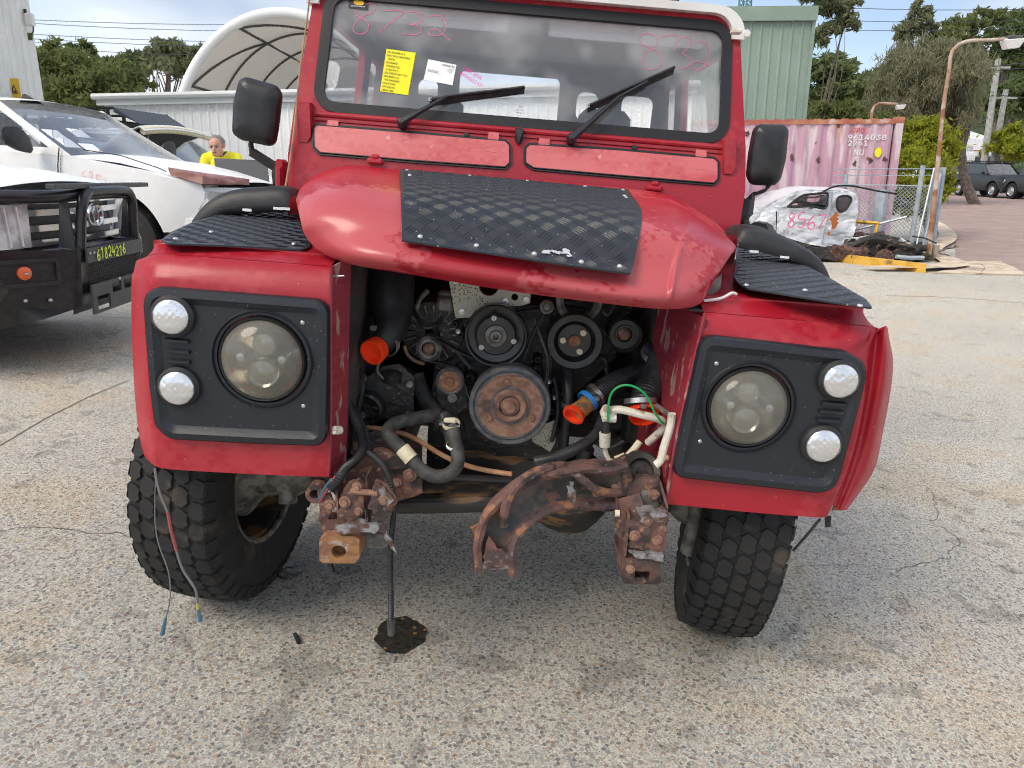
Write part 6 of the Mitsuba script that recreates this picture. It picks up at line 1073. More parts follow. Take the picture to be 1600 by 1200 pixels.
for s in (1.0, 5.0):
    for sg in (-1, 1): put(tk, 'wheel', lathe([(.0005, .02), (.28, .02), (.45, 0), (.45, -.25)], (s, sg * 1.0, .45), (0, sg, 0), 18), 'tyre_rubber', tw)
# ================================================================ road, kerb, pavers
put(None, 'road', strip([(7.6, 12.6), (8.6, 14.6), (10.5, 18), (14.5, 26), (22, 40), (30, 55), (42, 78), (70, 130)], [(12, 9.0), (16, 12.5), (20.5, 18), (24.5, 26), (32, 40), (40, 55), (54, 78), (86, 130)], .006, 60, 16), 'road_asphalt', smooth=True, kind='structure')
put(None, 'kerb', strip([(6.0, 12.9), (7.4, 13.2), (8.2, 15), (10.1, 18.2), (14.0, 26), (21.4, 40)], [(6.1, 12.6), (7.7, 12.8), (8.5, 14.7), (10.4, 17.9), (14.4, 26), (21.9, 40)], .07, 50, 4), 'paver', smooth=False, kind='structure')
px_ = [((6.9, 12.35), (8.3, 12.05)), ((7.35, 12.75), (8.55, 12.6)), ((7.75, 13.15), (8.75, 13.1)), ((8.0, 13.6), (8.95, 13.65)), ((8.2, 14.1), (9.2, 14.2))]
for i in range(4):
    (a, b), (c, d) = px_[i], px_[i + 1]; a, b, c, d = map(A, (a, b, c, d)); g_ = .012
    for k in (0, .5):
        q = [a + (b - a) * k, a + (b - a) * (k + .5) - g_, c + (d - c) * (k + .5) - g_, c + (d - c) * k]; ce = np.mean(q, 0)
        put('kerb', 'paver', hull([(*(ce + (u - ce) * .985), float(gz(*u)) + h) for u in q for h in (-.02, .022 + .006 * ((i + int(k * 2)) % 2))]), 'paver')
# ================================================================ buildings
def ribbed(p0, p1, z0, z1, pitch, depth, shape=(0, .15, .3, .5, .62)):   # cladding sheet between two ground points, facing the camera side
    p0, p1 = A(p0, float), A(p1, float); d = p1 - p0; L = np.linalg.norm(d); d /= L; n = A((d[1], -d[0])); pts = []
    for k in range(int(L / pitch)):
        for t, o in zip((0, .10, .22, .32, .9), (0, 1, 1, 0, 0)): pts.append(p0 + d * (k + t) * pitch + n * depth * o)
    pts.append(p1); q = A(pts); z0_ = np.broadcast_to(z0, len(q)); z1_ = np.linspace(*z1, len(q)) if np.ndim(z1) else np.full(len(q), z1)
    return sheet(np.stack([np.c_[q, z0_], np.c_[q, z1_]]))
def building(name, lab, p0, p1, z1, depth, pitch, rib, m, cap=None, caph=.2, z0=-.6):
    k = thing(name, lab, 'building'); p0, p1 = A(p0, float), A(p1, float); d = (p1 - p0) / np.linalg.norm(p1 - p0); back = A((-d[1], d[0])) * depth
    put(k, 'wall', ribbed(p0, p1, z0, z1, pitch, rib), m, smooth=False); put(k, 'wall', ribbed(p1, p1 + back, z0, z1, pitch, rib), m, smooth=False); put(k, 'wall', ribbed(p0 + back, p0, z0, z1, pitch, rib), m, smooth=False); put(k, 'wall', ribbed(p1 + back, p0 + back, z0, z1, pitch, rib), m, smooth=False)
    o = .08; a, b = p0 - d * o - A((-d[1], d[0])) * (o + rib), p1 + d * o - A((-d[1], d[0])) * (o + rib)
    put(k, 'roof', hull([(*q, z + h) for q, z in ((a, z1), (b, z1), (b + back * 1.02, z1 + .25), (a + back * 1.02, z1 + .25)) for h in (0, .05)]), cap or m)
    n = A((-d[1], d[0])); put(k, 'fascia', hull([(*(q + n * w_), z1 + h) for q in (a, b) for w_ in (-.03, .03) for h in (-caph, .06)]), cap or m); return k
GR = building('shed', 'tall pale green metal-clad shed behind the pink container', (3.4, 24.2), (8.83, 24.0), 6.05, 12, .30, .035, 'clad_green', caph=.33)
put(GR, 'corner_flashing', hull([(8.80, 23.95, -.6), (8.90, 23.95, -.6), (8.80, 23.95, 5.75), (8.90, 23.95, 5.75), (8.90, 24.15, -.6), (8.90, 24.15, 5.75)]), 'clad_green')
WS = building('shed', 'long low white shed running behind the worker and the red vehicle', (-8.35, 16.3), (3.2, 14.2), 2.82, 5, .19, .020, 'clad_white', 'gutter_grey', .12)
put(WS, 'gutter', tube([(-8.5, 16.16, 2.86), (3.3, 14.02, 2.86)], .06, 8), 'gutter_grey')
WB = building('warehouse', 'white metal-clad warehouse at the far left with a yellow warning sign', (-7.05, 9.2), (-8.22, 14.0), 4.9, 9, .30, .022, 'clad_cream', caph=.2)
sg = thing('warning_sign', 'square yellow warning sign with black triangle on the white warehouse wall', 'sign')
o = A((-7.841,12.6,2.621)); put(sg, 'board', box(o, (.19, .012, .31), b=.003), 'sign_yellow')
tri = Polygon([(-.058, -.06), (.058, -.06), (0, .075)]); put(sg, 'triangle', flat(tri.difference(tri.buffer(-.012)), .002, o + (0, -.007, -.01), (1, 0, 0), (0, 0, 1)), 'sticker_black')
put(sg, 'symbol', flat(Polygon([(-.026, -.042), (.026, -.042), (.026, -.01), (.012, -.024), (.004, -.012), (-.008, -.03), (-.026, .0)]), .002, o + (0, -.007, -.01), (1, 0, 0), (0, 0, 1)), 'sticker_black')
bl = thing('antenna_box', 'white box on a bent bracket high on the warehouse corner', 'antenna'); o = A((-8.009,13.6,3.805))
put(bl, 'box', box(o, (.13, .10, .20), b=.02), 'paint_white'); put(bl, 'cap', box(o + (-.06, 0, .13), (.03, .04, .06)), 'rubber'); put(bl, 'bracket', tube([o + (.02, .02, -.1), o + (-.0, .04, -.17), o + (-.05, .08, -.2), o + (-.1, .16, -.19)], .012, 6, smooth=14), 'frame_dark')
put(bl, 'dry_tuft', dent(box(o + (-.09, .06, -.25), (.07, .05, .10)).subdivide().subdivide(), .03, 30), LF)
FB = building('factory', 'low cream factory roof far behind the bush on the left', (-24, 46), (-14.5, 44), 5.6, 9, .5, .03, 'clad_cream', 'gutter_grey', .25)
# white house and arched shelter
HS = thing('house', 'white house with a brown window behind the street trees', 'house'); c = A((45.694,78,4.197)); 
put(HS, 'wall', box(c + (0, 2.2, -1.6), (3.6, 4.5, 5.0)), 'clad_white'); put(HS, 'roof', hull([c + q for q in ((-2.1, 0, .9), (2.1, 0, .9), (-2.1, 5, .9), (2.1, 5, .9), (-.3, 2.4, 2.0), (.3, 2.4, 2.0))]), 'gutter_grey')
wn = put(HS, 'window', box(c + (.75, -.06, -.75), (1.1, .1, 1.2)), 'container_rust'); put(wn, 'pane', box(c + (.75, -.12, -.95), (.7, .06, .6)), 'dark_glass')
AS = thing('arched_shelter', 'large arched fabric shelter with white rim and dark hoop frame', 'shelter')
cx_, cz_, R_, y0, y1 = -8.05, 1.6, 5.25, 28.5, 41.0
arc = lambda y, r, n=48: [(cx_ + .80 * r * math.cos(t) + (y - y0) * .02, y, cz_ + r * .99 * math.sin(t)) for t in np.linspace(math.pi - .0, 0, n)]
put(AS, 'fabric', sheet([arc(y, R_ * (1 - .012 * math.sin((y - y0) / 3.1 * math.pi) ** 2)) for y in np.linspace(y0, y1, 21)]), 'fabric_grey', smooth=True)
put(AS, 'rim', tube(arc(y0 - .05, R_ + .03), .17, 10), 'fabric_white', smooth=True)
v = A(arc(y1, R_)); put(AS, 'end_wall', trimesh.Trimesh(np.vstack([[(cx_, y1, cz_)], v]), [[0, k + 1, k + 2] for k in range(len(v) - 1)], process=False), 'fabric_grey')
for y in (y0 + 3.1, y0 + 6.2, y0 + 9.3): put(AS, 'hoop', tube(arc(y, R_ - .10), .045, 6), 'frame_dark')
for t in (2.55, 1.95, 1.35, .7): put(AS, 'purlin', tube([(cx_ + .80 * (R_ - .12) * math.cos(t), y, cz_ + (R_ - .12) * math.sin(t)) for y in (y0 + .1, y1)], .05, 6), 'frame_dark')
for t0, t1 in ((2.55, 1.95), (1.95, 1.35)): put(AS, 'brace', tube([(cx_ + .80 * (R_ - .14) * math.cos(t0 + (t1 - t0) * k), y0 + .1 + 3.0 * k, cz_ + (R_ - .14) * math.sin(t0 + (t1 - t0) * k)) for k in np.linspace(0, 1, 8)], .045, 6), 'frame_dark')
for sx in (-1, 1):
    for y in (y0 + 1.2, y0 + 7): put(AS, 'base_container', box((cx_ + sx * (.80 * R_ + .2), y + 2, .7), (2.2, 5.8, 1.9), b=.03), 'gutter_grey')
lt = thing('lattice_mast', 'top of a blue-green lattice mast above the green shed', 'mast'); c = A((17.004,60,14.012))
for k in range(4): put(lt, 'leg', tube([c + (math.cos(k * 1.571) * .45, math.sin(k * 1.571) * .45, z) for z in (-9, 2.5)], .06, 6), 'mast_teal')
pr('mast_teal', (.10, .24, .26), .6); br = Bag()
for j in range(16):
    for k in range(4): br.add(tube([c + (math.cos(k * 1.571) * .45, math.sin(k * 1.571) * .45, -3 + j * .3), c + (math.cos((k + 1) * 1.571) * .45, math.sin((k + 1) * 1.571) * .45, -2.7 + j * .3)], .035, 4))
put(lt, 'bracing', br, 'mast_teal', kind='stuff')
# ================================================================ pink container
CN = thing('shipping_container', 'faded pink shipping container with rust streaks and stencilled numbers', 'container'); a, b = A((1.75, 17.15)), A((8.17, 16.5)); d = (b - a) / np.linalg.norm(b - a); n = A((d[1], -d[0])); z0, z1 = -.14, 2.44; L = np.linalg.norm(b - a)
pts = []; kk = int((L - .3) / .278)
for i in range(kk):
    for t, o in ((0, 0), (.07, 0), (.138, .036), (.208, .036), (.277, 0)): pts.append(a + d * (.15 + i * .278 + t) - n * (.04 - o))
q = A(pts); put(CN, 'side_panel', sheet([np.c_[q, np.full(len(q), z)] for z in np.linspace(z0 + .1, z1 - .05, 8)]), 'container_pink', smooth=False)
w3 = lambda s, o, z: (*(a + d * s + n * o), z)
def bar3(s0, s1, o0, o1, za, zb_): return hull([w3(s, o, z) for s in (s0, s1) for o in (o0, o1) for z in (za, zb_)])
put(CN, 'top_rail', bar3(0, L, -.05, .01, z1 - .07, z1 + .02), 'container_rust'); put(CN, 'bottom_rail', bar3(0, L, -.06, .01, z0, z0 + .14), 'container_pink')
for s in (0, L - .15): put(CN, 'corner_post', bar3(s, s + .15, -.10, .012, z0, z1), 'container_pink')
for s in (0, L - .17):
    for z in (z0 - .02, z1 - .06): put(CN, 'corner_casting', bar3(s - .005, s + .175, -.15, .02, z, z + .12), 'container_rust')
for i in range(0, kk, 1): put(CN, 'roof_bow_end', bar3(.2 + i * .278, .33 + i * .278, -.03, .012, z1 + .0, z1 + .035), 'container_rust')
put(CN, 'roof', bar3(0, L, -2.4, -.02, z1 - .01, z1 + .01), 'container_rust'); put(CN, 'back_panel', bar3(0, L, -2.42, -2.38, z0, z1), 'container_pink')
for s in (.02, L - .04): put(CN, 'end_panel', bar3(s, s + .03, -2.4, -.1, z0, z1), 'container_pink')
X3 = A((*d, 0)); N3 = A((*n, 0)); Z3 = A((0, 0, 1))
for t, px, h, m, wd in (('CRO', (7.115,16.45,2.19), .10, 'paint_red', 1.0), ('9614038', (7.052,16.45,2.05), .10, 'paint_white', 1.3), ('2261', (7.066,16.45,1.935), .10, 'paint_white', 1.2), ('NU', (7.21,16.45,1.743), .11, 'paint_white', 1.0)):
    o = A(px); s = (o[:2] - a) @ d; put(CN, 'stencil', letters(t, h, A(w3(s, .004, o[2])), X3, Z3, .002, True, wd), m, smooth=False)
o = A((7.717,16.4,1.793)); put(CN, 'yellow_label', flat([(.07 * math.cos(t), .10 * math.sin(t)) for t in np.linspace(0, 6.28, 20)], .003, A(w3((o[:2] - a) @ d, .002, o[2])), X3, Z3), 'note_yellow')
for pxs in ((7.579,16.4,1.613), (7.262,16.4,1.574), (7.885,16.4,1.639), (5.977,16.6,1.696), (6.526,16.6,1.643), (5.02,16.8,2.171)):
    o = A(pxs); s = (o[:2] - a) @ d; g = random.Random(int(s * 100)); put(CN, 'rust_hole', flat(Polygon([(.05 * g.uniform(.4, 1.3) * math.cos(t), .07 * g.uniform(.3, 1.4) * math.sin(t)) for t in np.linspace(0, 6.1, 14)]).buffer(0), .002, A(w3(s, .003, o[2])), X3, Z3), 'rust')
# ================================================================ wrecked cab and chassis
WK = thing('wrecked_cab', 'crushed silver pick-up cab with pink number 8567 on its door', 'wreck')
yk = 14.6
ol = [(4.262,14.6,.627),(4.522,14.6,.722),(4.74,14.6,.734),(4.997,14.6,.841),(5.227,14.6,.97),(5.438,14.6,1.04),(5.678,14.6,1.058),(6.041,14.6,1.052),(6.345,14.6,1.028),(6.493,14.6,1.005),(6.552,14.6,.923),(6.578,14.6,.805),(6.566,14.6,.604),(6.53,14.6,.401),(6.497,14.6,.16),(6.471,14.6,-.034),(6.386,14.6,-.046),(5.974,14.6,.002),(5.598,14.6,.063),(5.066,14.6,.232),(4.952,14.6,.401),(4.837,14.6,.461),(4.688,14.6,.485),(4.522,14.6,.425),(4.284,14.6,.353)]
po = Polygon([tuple(A(q)[[0, 2]]) for q in ol]); 
wd_ = [Polygon([tuple(A(q)[[0, 2]]) for q in s]) for s in ([(5.225,14.6,.746),(5.37,14.6,.876),(5.507,14.6,.958),(5.71,14.6,.982),(5.977,14.6,.97),(5.981,14.6,.829),(5.944,14.6,.722),(5.785,14.6,.734),(5.468,14.6,.746)], [(6.153,14.6,.805),(6.165,14.6,.911),(6.223,14.6,.941),(6.344,14.6,.941),(6.409,14.6,.899),(6.387,14.6,.782),(6.314,14.6,.675),(6.244,14.6,.651),(6.191,14.6,.687)])]
body = po.difference(unary_union(wd_)); v, f = trimesh.creation.triangulate_polygon(body, engine='earcut'); v3, f = trimesh.remesh.subdivide_to_size(np.c_[v, np.zeros(len(v))], f, .05)
pt = np.c_[v3[:, 0], np.zeros(len(v3)), v3[:, 1]]; rl = np.abs(meshkit.fbm(pt * 3.1 + 2, 4, 8) - .5) * .25; zz = (pt[:, 2] - .65) * .16
side = np.c_[pt[:, 0], yk + zz - rl, pt[:, 2]]; put(WK, 'cab_side', trimesh.Trimesh(side, f, process=False), 'car_silver', smooth=35)
lo = A(ol)[1:14]; fr_ = np.stack([np.c_[lo[:, 0] + .02 * k, np.full(len(lo), yk + .02 + 1.45 * k / 6) + (lo[:, 2] - .65) * .16 * (1 - k / 6), lo[:, 2] + .06 * math.sin(k / 6 * math.pi)] for k in range(7)]); put(WK, 'roof', dent(sheet(fr_), .05, 3), 'car_silver', smooth=25)
put(WK, 'far_side', trimesh.Trimesh(np.c_[side[:, 0] + .02, 2 * yk + 1.5 - side[:, 1], side[:, 2]], f[:, ::-1], process=False), 'car_silver', smooth=35)
for q in ([(5.2,14.53,.748),(5.344,14.53,.878),(5.48,14.53,.96),(5.682,14.53,.983),(5.949,14.53,.971),(5.952,14.53,.831),(5.916,14.53,.725),(5.757,14.53,.737),(5.441,14.53,.748),(5.2,14.53,.748)], [(6.124,14.53,.807),(6.136,14.53,.913),(6.193,14.53,.942),(6.313,14.53,.942),(6.378,14.53,.901),(6.356,14.53,.784),(6.284,14.53,.678),(6.214,14.53,.654),(6.162,14.53,.69),(6.124,14.53,.807)]): put(WK, 'window_surround', tube(A(q) + (0, -.02, 0), .022, 6, smooth=50), 'rubber')
put(WK, 'crushed_pillar', [tube(A(q) + (0, .1, 0), .02, 6, smooth=14) for q in ([(5.284,14.6,.758),(5.513,14.6,.899),(5.813,14.6,.923),(5.999,14.6,.993)],)][0], 'grey_cast'); put(WK, 'crushed_pillar', tube(A([(5.34,14.6,.805),(5.605,14.6,.829),(5.827,14.6,.793),(5.967,14.6,.841)]) + (0, .25, 0), .03, 6, smooth=14), 'frame_dark'); put(WK, 'pillar', tube(A([(5.967,14.5,1.018),(5.975,14.5,.843),(5.97,14.5,.667),(5.925,14.5,.311),(5.895,14.5,.023)]) + (0, -.04, 0), [.035, .03, .02, .015, .012], 6, smooth=16), 'galv')
put(WK, 'door_gap', tube(A([(4.979,14.5,.667),(4.996,14.5,.49),(5.007,14.5,.239)]) + (0, -.05, 0), .010, 5), 'under_dark'); put(WK, 'sill', tube(A([(5.04,14.55,.2),(5.582,14.55,.043),(6.02,14.55,-.042),(6.392,14.55,-.066)]), .05, 6), 'grey_cast')
put(WK, 'seat', box((A((6.007,15.3,.51))), (.5, .6, .5), b=.1), 'dark_interior'); put(WK, 'wheel_well', dent(xz([tuple(A(q)[[0, 2]]) for q in [(4.492,14.7,.419),(4.673,14.7,.455),(4.861,14.7,.419),(4.977,14.7,.226),(4.508,14.7,.226)]], 14.62, 14.9), .02, 8), 'under_dark')
o = A((5.144,14.3,.359)); put(WK, 'marker_number', hand('8567', o, (1, 0, 0), (0, .0, 1), .26, .022, (0, -1, 0), .0, .72, .08, 2), 'pink_marker', smooth=False)
for q, r in (((6.042,14.36,.485), .10), ((6.054,14.36,.591), .07), ((5.971,14.36,.261), .04)):
    g = random.Random(int(r * 1000)); put(WK, 'rust_patch', flat(Polygon([(r * g.uniform(.3, 1.2) * math.cos(t), r * 1.2 * g.uniform(.3, 1.3) * math.sin(t)) for t in np.linspace(0, 6.1, 15)]).buffer(0), .004, q, (1, 0, 0), (0, 0, 1)), 'rust_patch')
pr('rust_patch', (.42, .12, .03), .8)
put(WK, 'loose_cable', tube([(5.875,14.6,1.017),(6.035,14.6,1.099),(6.273,14.6,1.134),(6.579,14.6,1.099),(6.95,14.6,1.028),(7.282,14.6,.982)], .018, 5, smooth=30), 'rubber')
WC = thing('wrecked_chassis', 'rusty stripped vehicle chassis with bare brake disc lying by the fence', 'wreck')
g = random.Random(8)
put(WC, 'rail', tube([(5.64,14.2,-.046),(6.117,14.2,-.023),(6.405,14.2,.072),(6.598,14.2,.155),(6.995,14.2,.143),(7.306,14.2,.048),(7.744,14.2,.001)], .07, 6, smooth=24), 'chassis_black'); put(WC, 'rail', tube([(6.205,15,-.069),(6.697,15,.056),(7.067,15,.13),(7.512,15,.105),(7.838,15,.031),(8.224,15,-.019)], .06, 6, smooth=24), 'chassis_black')
put(WC, 'brake_disc', lathe([(.0005, -.03), (.05, -.035), (.06, -.01), (.15, -.01), (.155, .02), (.155, .10)], (6.779,13.7,-.138), (0, 1, 0), 26), 'rust'); put(WC, 'axle', tube([(6.05,14.3,-.127),(6.597,14.3,-.151),(7.266,14.3,-.175),(7.744,14.3,-.127)], .06, 8, smooth=14), 'chassis_black')
for i, (q, s) in enumerate((((6.621,14.4,.02), (.5, .3, .25)), ((6.244,14.2,-.082), (.6, .4, .22)), ((7.433,14.3,-.067), (.5, .3, .22)), ((7.038,14.6,.063), (.4, .4, .3)), ((6.664,14.8,.121), (.3, .3, .22)), ((5.926,14.3,-.103), (.5, .4, .2)), ((7.636,14.2,-.165), (.4, .3, .12)))): put(WC, 'scrap', dent(box(q, s).subdivide().subdivide().subdivide(), .12, 5, i), ('chassis_black', 'rust', 'under_dark')[i % 3], smooth=20)
for i, q in enumerate(([(7.263,14.2,.19),(7.483,14.2,.072),(7.324,14.2,.096)], [(6.599,14.4,.199),(6.754,14.4,.223),(6.672,14.4,.103)], [(6.376,14.3,.182),(6.553,14.3,.206),(6.502,14.3,.135),(6.419,14.3,.123)])): put(WC, 'panel_shard', sheet(A([[q[0], q[1]], [A(q[0]) + (0, .2, -.1), q[2]]]), .01), 'car_white', smooth=False)
put(WC, 'bumper_strip', tube([(6.909,13.6,-.094),(7.143,13.6,-.117),(7.408,13.6,-.117)], .04, 6), 'galv')
for k in range(26):
    o = A((g.uniform(6.0, 8.2), g.uniform(13.7, 15.2), -.2 + g.uniform(.02, .35))); e = A((g.uniform(-.4, .4), g.uniform(-.2, .2), g.uniform(-.15, .2))); put(WC, 'rod', tube([o, o + e * .5 + (0, 0, .03), o + e], .014, 5), ('chassis_black', 'rust', 'under_dark', 'grey_cast')[k % 4])
YF = thing('yellow_frame', 'yellow painted square steel frame standing behind the wrecked chassis', 'frame'); 
for q in ([(6.643,14.9,.457),(7.133,14.9,.42)], [(7.13,14.9,.444),(7.092,14.9,.064)], [(6.668,14.9,.457),(6.648,14.9,.101)]): put(YF, 'bar', tube(q, .035, 4), 'yellow_paint', smooth=False)
p0, p1 = A((5.891,14.794,-.249)), A((6.838,12.428,-.251)); p0, p1 = p0 + (p0 - p1) * .25, p1; p0[2] = p1[2] = -.25
single('yellow_beam', hull([q + o for q in (p0, p1) for o in A(((0, 0, 0), (0, .14, 0), (0, 0, .15), (0, .14, .15)))]), 'yellow_paint', 'long yellow steel beam lying on the ground in front of the wreck', 'beam')
# ================================================================ fence
FN = thing('chain_link_fence', 'chain-link fence with grey steel posts between the container and street', 'fence')
A0, A1 = A((6.6, 15.7)), A((8.15, 15.0)); zf = -.25
def fpost(x, y, h, r, nm='post', lean=0): put(FN, nm, tube([(x, y, zf), (x + lean, y, zf + h)], r, 10), 'galv')
fpost(7.72, 14.7, 1.75, .045, lean=.03); fpost(8.12, 14.85, 1.72, .075); fpost(8.28, 14.95, 1.72, .05); fpost(7.35, 15.35, 1.3, .13, 'gate_drum', 0); fpost(6.75, 15.7, 1.6, .04); fpost(6.95, 15.9, 1.0, .09, 'gate_drum')
put(FN, 'stay', tube([(8.05, 14.6, 1.35), (7.75, 14.35, -.25)], .022, 6), 'galv'); put(FN, 'stay', tube([(8.02, 14.8, 1.45), (7.6, 14.3, -.2)], .018, 6), 'galv'); put(FN, 'diagonal_brace', tube([(6.3, 15.4, .10), (7.6, 14.75, .55)], .025, 6), 'galv'); put(FN, 'top_wire', tube([(6.5, 15.75, 1.15), (8.15, 14.9, 1.12)], .014, 5), 'galv')
for z in (1.32, 1.44): put(FN, 'barbed_wire', tube([(6.5, 15.75, z), (8.15, 14.9, z)], .009, 4), 'galv')
ms = Bag(); d2 = A1 - A0; Lf = np.linalg.norm(d2); d2 /= Lf; Hf = 1.36; st = .075
for k in np.arange(-Hf, Lf + Hf, st):
    for sgn in (1, -1):
        s0, s1 = (k, k + Hf) if sgn > 0 else (k + Hf, k); a_, b_ = (s0, 0.), (s1, Hf)
        t0, t1 = 0., 1.; ds = s1 - s0
        lo_, hi_ = sorted(((0 - s0) / ds, (Lf - s0) / ds)); t0, t1 = max(t0, lo_), min(t1, hi_)
        if t1 - t0 > .02: ms.add(tube([(*(A0 + d2 * (s0 + ds * t)), zf + Hf * t) for t in (t0, t1)], .0055, 4, False))
put(FN, 'wire_mesh', ms, 'galv', kind='stuff')
put(FN, 'footing', box((8.1, 14.7, -.22), (.7, .4, .08), b=.01), 'paver'); put(FN, 'footing', tube([(8.05, 14.4, -.26), (8.05, 14.4, .05)], .06, 10), 'paver')
# ================================================================ lamps, poles, wires
def lamp(lab, pts, r, head, hs, k):
    L_ = thing('street_lamp', lab, 'lamp'); put(L_, 'pole', tube(pts, r, 10, smooth=40), 'lamp_rust', smooth=True); put(L_, 'lamp_head', hull([A(head) + A(q) * hs for q in ((-.16, -.1, .02), (.2, -.1, .05), (-.16, .1, .02), (.2, .1, .05), (-.10, -.08, -.12), (.12, -.08, -.10), (-.10, .08, -.12), (.12, .08, -.10), (-.14, 0, .07), (.1, 0, .09))]), 'paint_white'); put(L_, 'lamp_cap', box(A(head) + (0.02 * hs, 0, .085 * hs), (.26 * hs, .18 * hs, .05 * hs), b=.01), 'frame_dark')
lamp('tall rusty lamp post with bent arm beside the fence', [(7.875,14.3,-.199), (7.843,14.3,.675), (7.79,14.3,1.812), (7.757,14.3,2.795), (7.76,14.3,3.22), (7.781,14.3,3.45), (7.921,14.3,3.565), (8.218,14.3,3.606), (8.665,14.3,3.627)], [.05, .048, .045, .04, .036, .034, .032, .03, .028], (8.787,14.3,3.575), .95, 0)
lamp('small lamp with bent arm rising from behind the container', [(9.116,19.6,.462), (8.939,19.6,2.249), (8.907,19.6,2.626), (8.89,19.6,2.88), (8.968,19.6,3.014), (9.216,19.6,3.043), (9.486,19.6,3.028)], .035, (9.555,19.6,2.984), .65, 1)
for lab, x0, x1, r in (('leaning grey timber power pole, left of the pair', (30.255,50,2.983), (30.097,50,8.431), .19), ('leaning grey timber power pole, right of the pair', (31.417,51,3.415), (31.5,51,6.76), .18)):
    P0, P1 = A(x0), A(x1); P0 = P0 - A((0, 0, P0[2] - float(gz(P0[0], P0[1])))); k = thing('power_pole', lab, 'pole'); put(k, 'pole', tube([P0, P1], [r * 1.15, r * .9], 10), 'pole_wood', smooth=True)
    put(k, 'crossarm', box(P1 - (0, 0, .5), (1.6, .12, .12)), 'pole_wood')
def wire(p, q, sag, lab, r=.016):
    p, q = A(p), A(q); t = np.linspace(0, 1, 24)[:, None]; single('power_line', tube(p * (1 - t) + q * t - A((0, 0, 1)) * sag * 4 * t * (1 - t), r, 4), 'cable', lab, 'power line', 'overhead power lines')
for i, (p, q) in enumerate((((-30.229,45,9.896), (-15.476,52,10.757)), ((-30.254,45,9.767), (-15.511,52,10.345)), ((-31.035,46,9.395), (-15.566,52,9.706)), ((-31.08,46,9.163), (-15.592,52,9.403)), ((-26.86,46,8.462), (-15.631,52,8.947)), ((17.567,48,10.984), (30.163,44,10.111)), ((18.394,48,10.266), (30.269,44,9.578)), ((18.451,48,9.749), (30.338,44,9.231)))): wire(p, q, .15, f"power line across the sky at {'left, ' + ('highest', 'second highest', 'third', 'fourth', 'lowest')[i] + ' of five' if i < 5 else 'right, ' + ('highest', 'middle', 'lowest')[i - 5] + ' of three'}")
for j, (p, q) in enumerate((((15.411,44,6.791), (27.856,40,7.112)), ((15.421,44,6.693), (27.909,40,6.848)), ((15.575,44,5.142), (30.415,50,6.577)), ((15.585,44,5.042), (30.454,50,6.352)), ((30.454,50,6.352), (31.669,44,6.07)))): wire(p, q, .3, 'power line before the right-hand trees, ' + ('upper wire of the upper pair', 'lower wire of the upper pair', 'upper wire of the lower pair', 'lower wire of the lower pair', 'short span right of the poles')[j], .022)
# ================================================================ trees
def leaves(c, R, n, size, rng, clump, squash=1.0, droop=0.0):
    c, R = A(c, float), A(R, float); k = max(6, int(n / clump)); u = rng.normal(size=(k, 3)); u /= np.linalg.norm(u, axis=1, keepdims=True)
    u[:, 2] = np.where(u[:, 2] < -.4, -u[:, 2] * .6, u[:, 2]); cen = c + u * R * rng.uniform(.45, 1.0, (k, 1)) ** .6
    m = k * clump; cr = R.mean() * rng.uniform(.13, .26, (k, 1)); p = np.repeat(cen, clump, 0) + rng.normal(size=(m, 3)) * np.repeat(cr, clump, 0) * A([1, 1, .75]) * .62
    p[:, 2] -= droop * rng.uniform(0, 1, m) * R[2] * .3
    d = rng.normal(size=(m, 3)); d[:, 2] -= droop; d /= np.linalg.norm(d, axis=1, keepdims=True); s = np.cross(d, rng.normal(size=(m, 3))); s /= np.linalg.norm(s, axis=1, keepdims=True)
    L = size * rng.uniform(.6, 1.4, (m, 1)); w = L * .30 * squash
    v = np.stack([p - d * L, p + s * w, p + d * L, p - s * w], 1).reshape(-1, 3); i = np.arange(m)[:, None] * 4
    return v, np.vstack([i + [0, 1, 2], i + [0, 2, 3]])
def tree(name, lab, base, crowns, m, n, size, seed, trunk=.18, cat='tree', clump=60, droop=0., squash=1.0, group=None, limbs=3):
    rng = np.random.default_rng(seed); k = thing(name, lab, cat, group); b = Bag(); tb = Bag(); base = A(base, float); tot = sum(np.prod(A(r)) ** .67 for _, r in crowns)
    top = A(crowns[0][0], float)
    fork = base * .45 + top * .55; fork[:2] += rng.normal(size=2) * .03 * np.linalg.norm(top - base)
    tb.add(tube([base, base * .6 + fork * .4 + rng.normal(size=3) * (.1, .1, 0), fork, top], [trunk, trunk * .8, trunk * .6, trunk * .2], 8, smooth=14))
    for c, R in crowns:
        b.add(leaves(c, R, int(n * np.prod(A(R)) ** .67 / tot), size, rng, clump, squash, droop))
        if limbs: 
            c = A(c, float)
            for _ in range(limbs):
                e = c + rng.normal(size=3) * A(R) * .35; tb.add(tube([fork * .8 + base * .2, fork * .5 + e * .5 + rng.normal(size=3) * .2, e], [trunk * .27, trunk * .18, trunk * .06], 6, smooth=10))
    put(k, 'crown', b, m, smooth=False); put(k, 'trunk', tb, 'bark'); return k
def cr3(x, y, d, rx, rz, ry=None): return (x, y, d), (rx, ry or rx, rz)
def wc(p, rpx, rpz, k=1.0): q = A(p); s = q[1] * 1.02 / 1170; return tuple(q), (rpx * s, rpx * s * k, rpz * s)
tree('bush', 'dense glossy green tree beside the white warehouse', (-11.0, 19.5, .2), [wc((-10.345,19,3.445), 62, 50), wc((-10.8,19,3.727), 40, 42), wc((-9.325,18.5,3.249), 55, 40), wc((-10.267,18.5,2.901), 70, 40), wc((-9.035,19,3.374), 30, 18), wc((-10.333,19.5,4.151), 20, 20)], LF, 15000, .085, 1, clump=50)
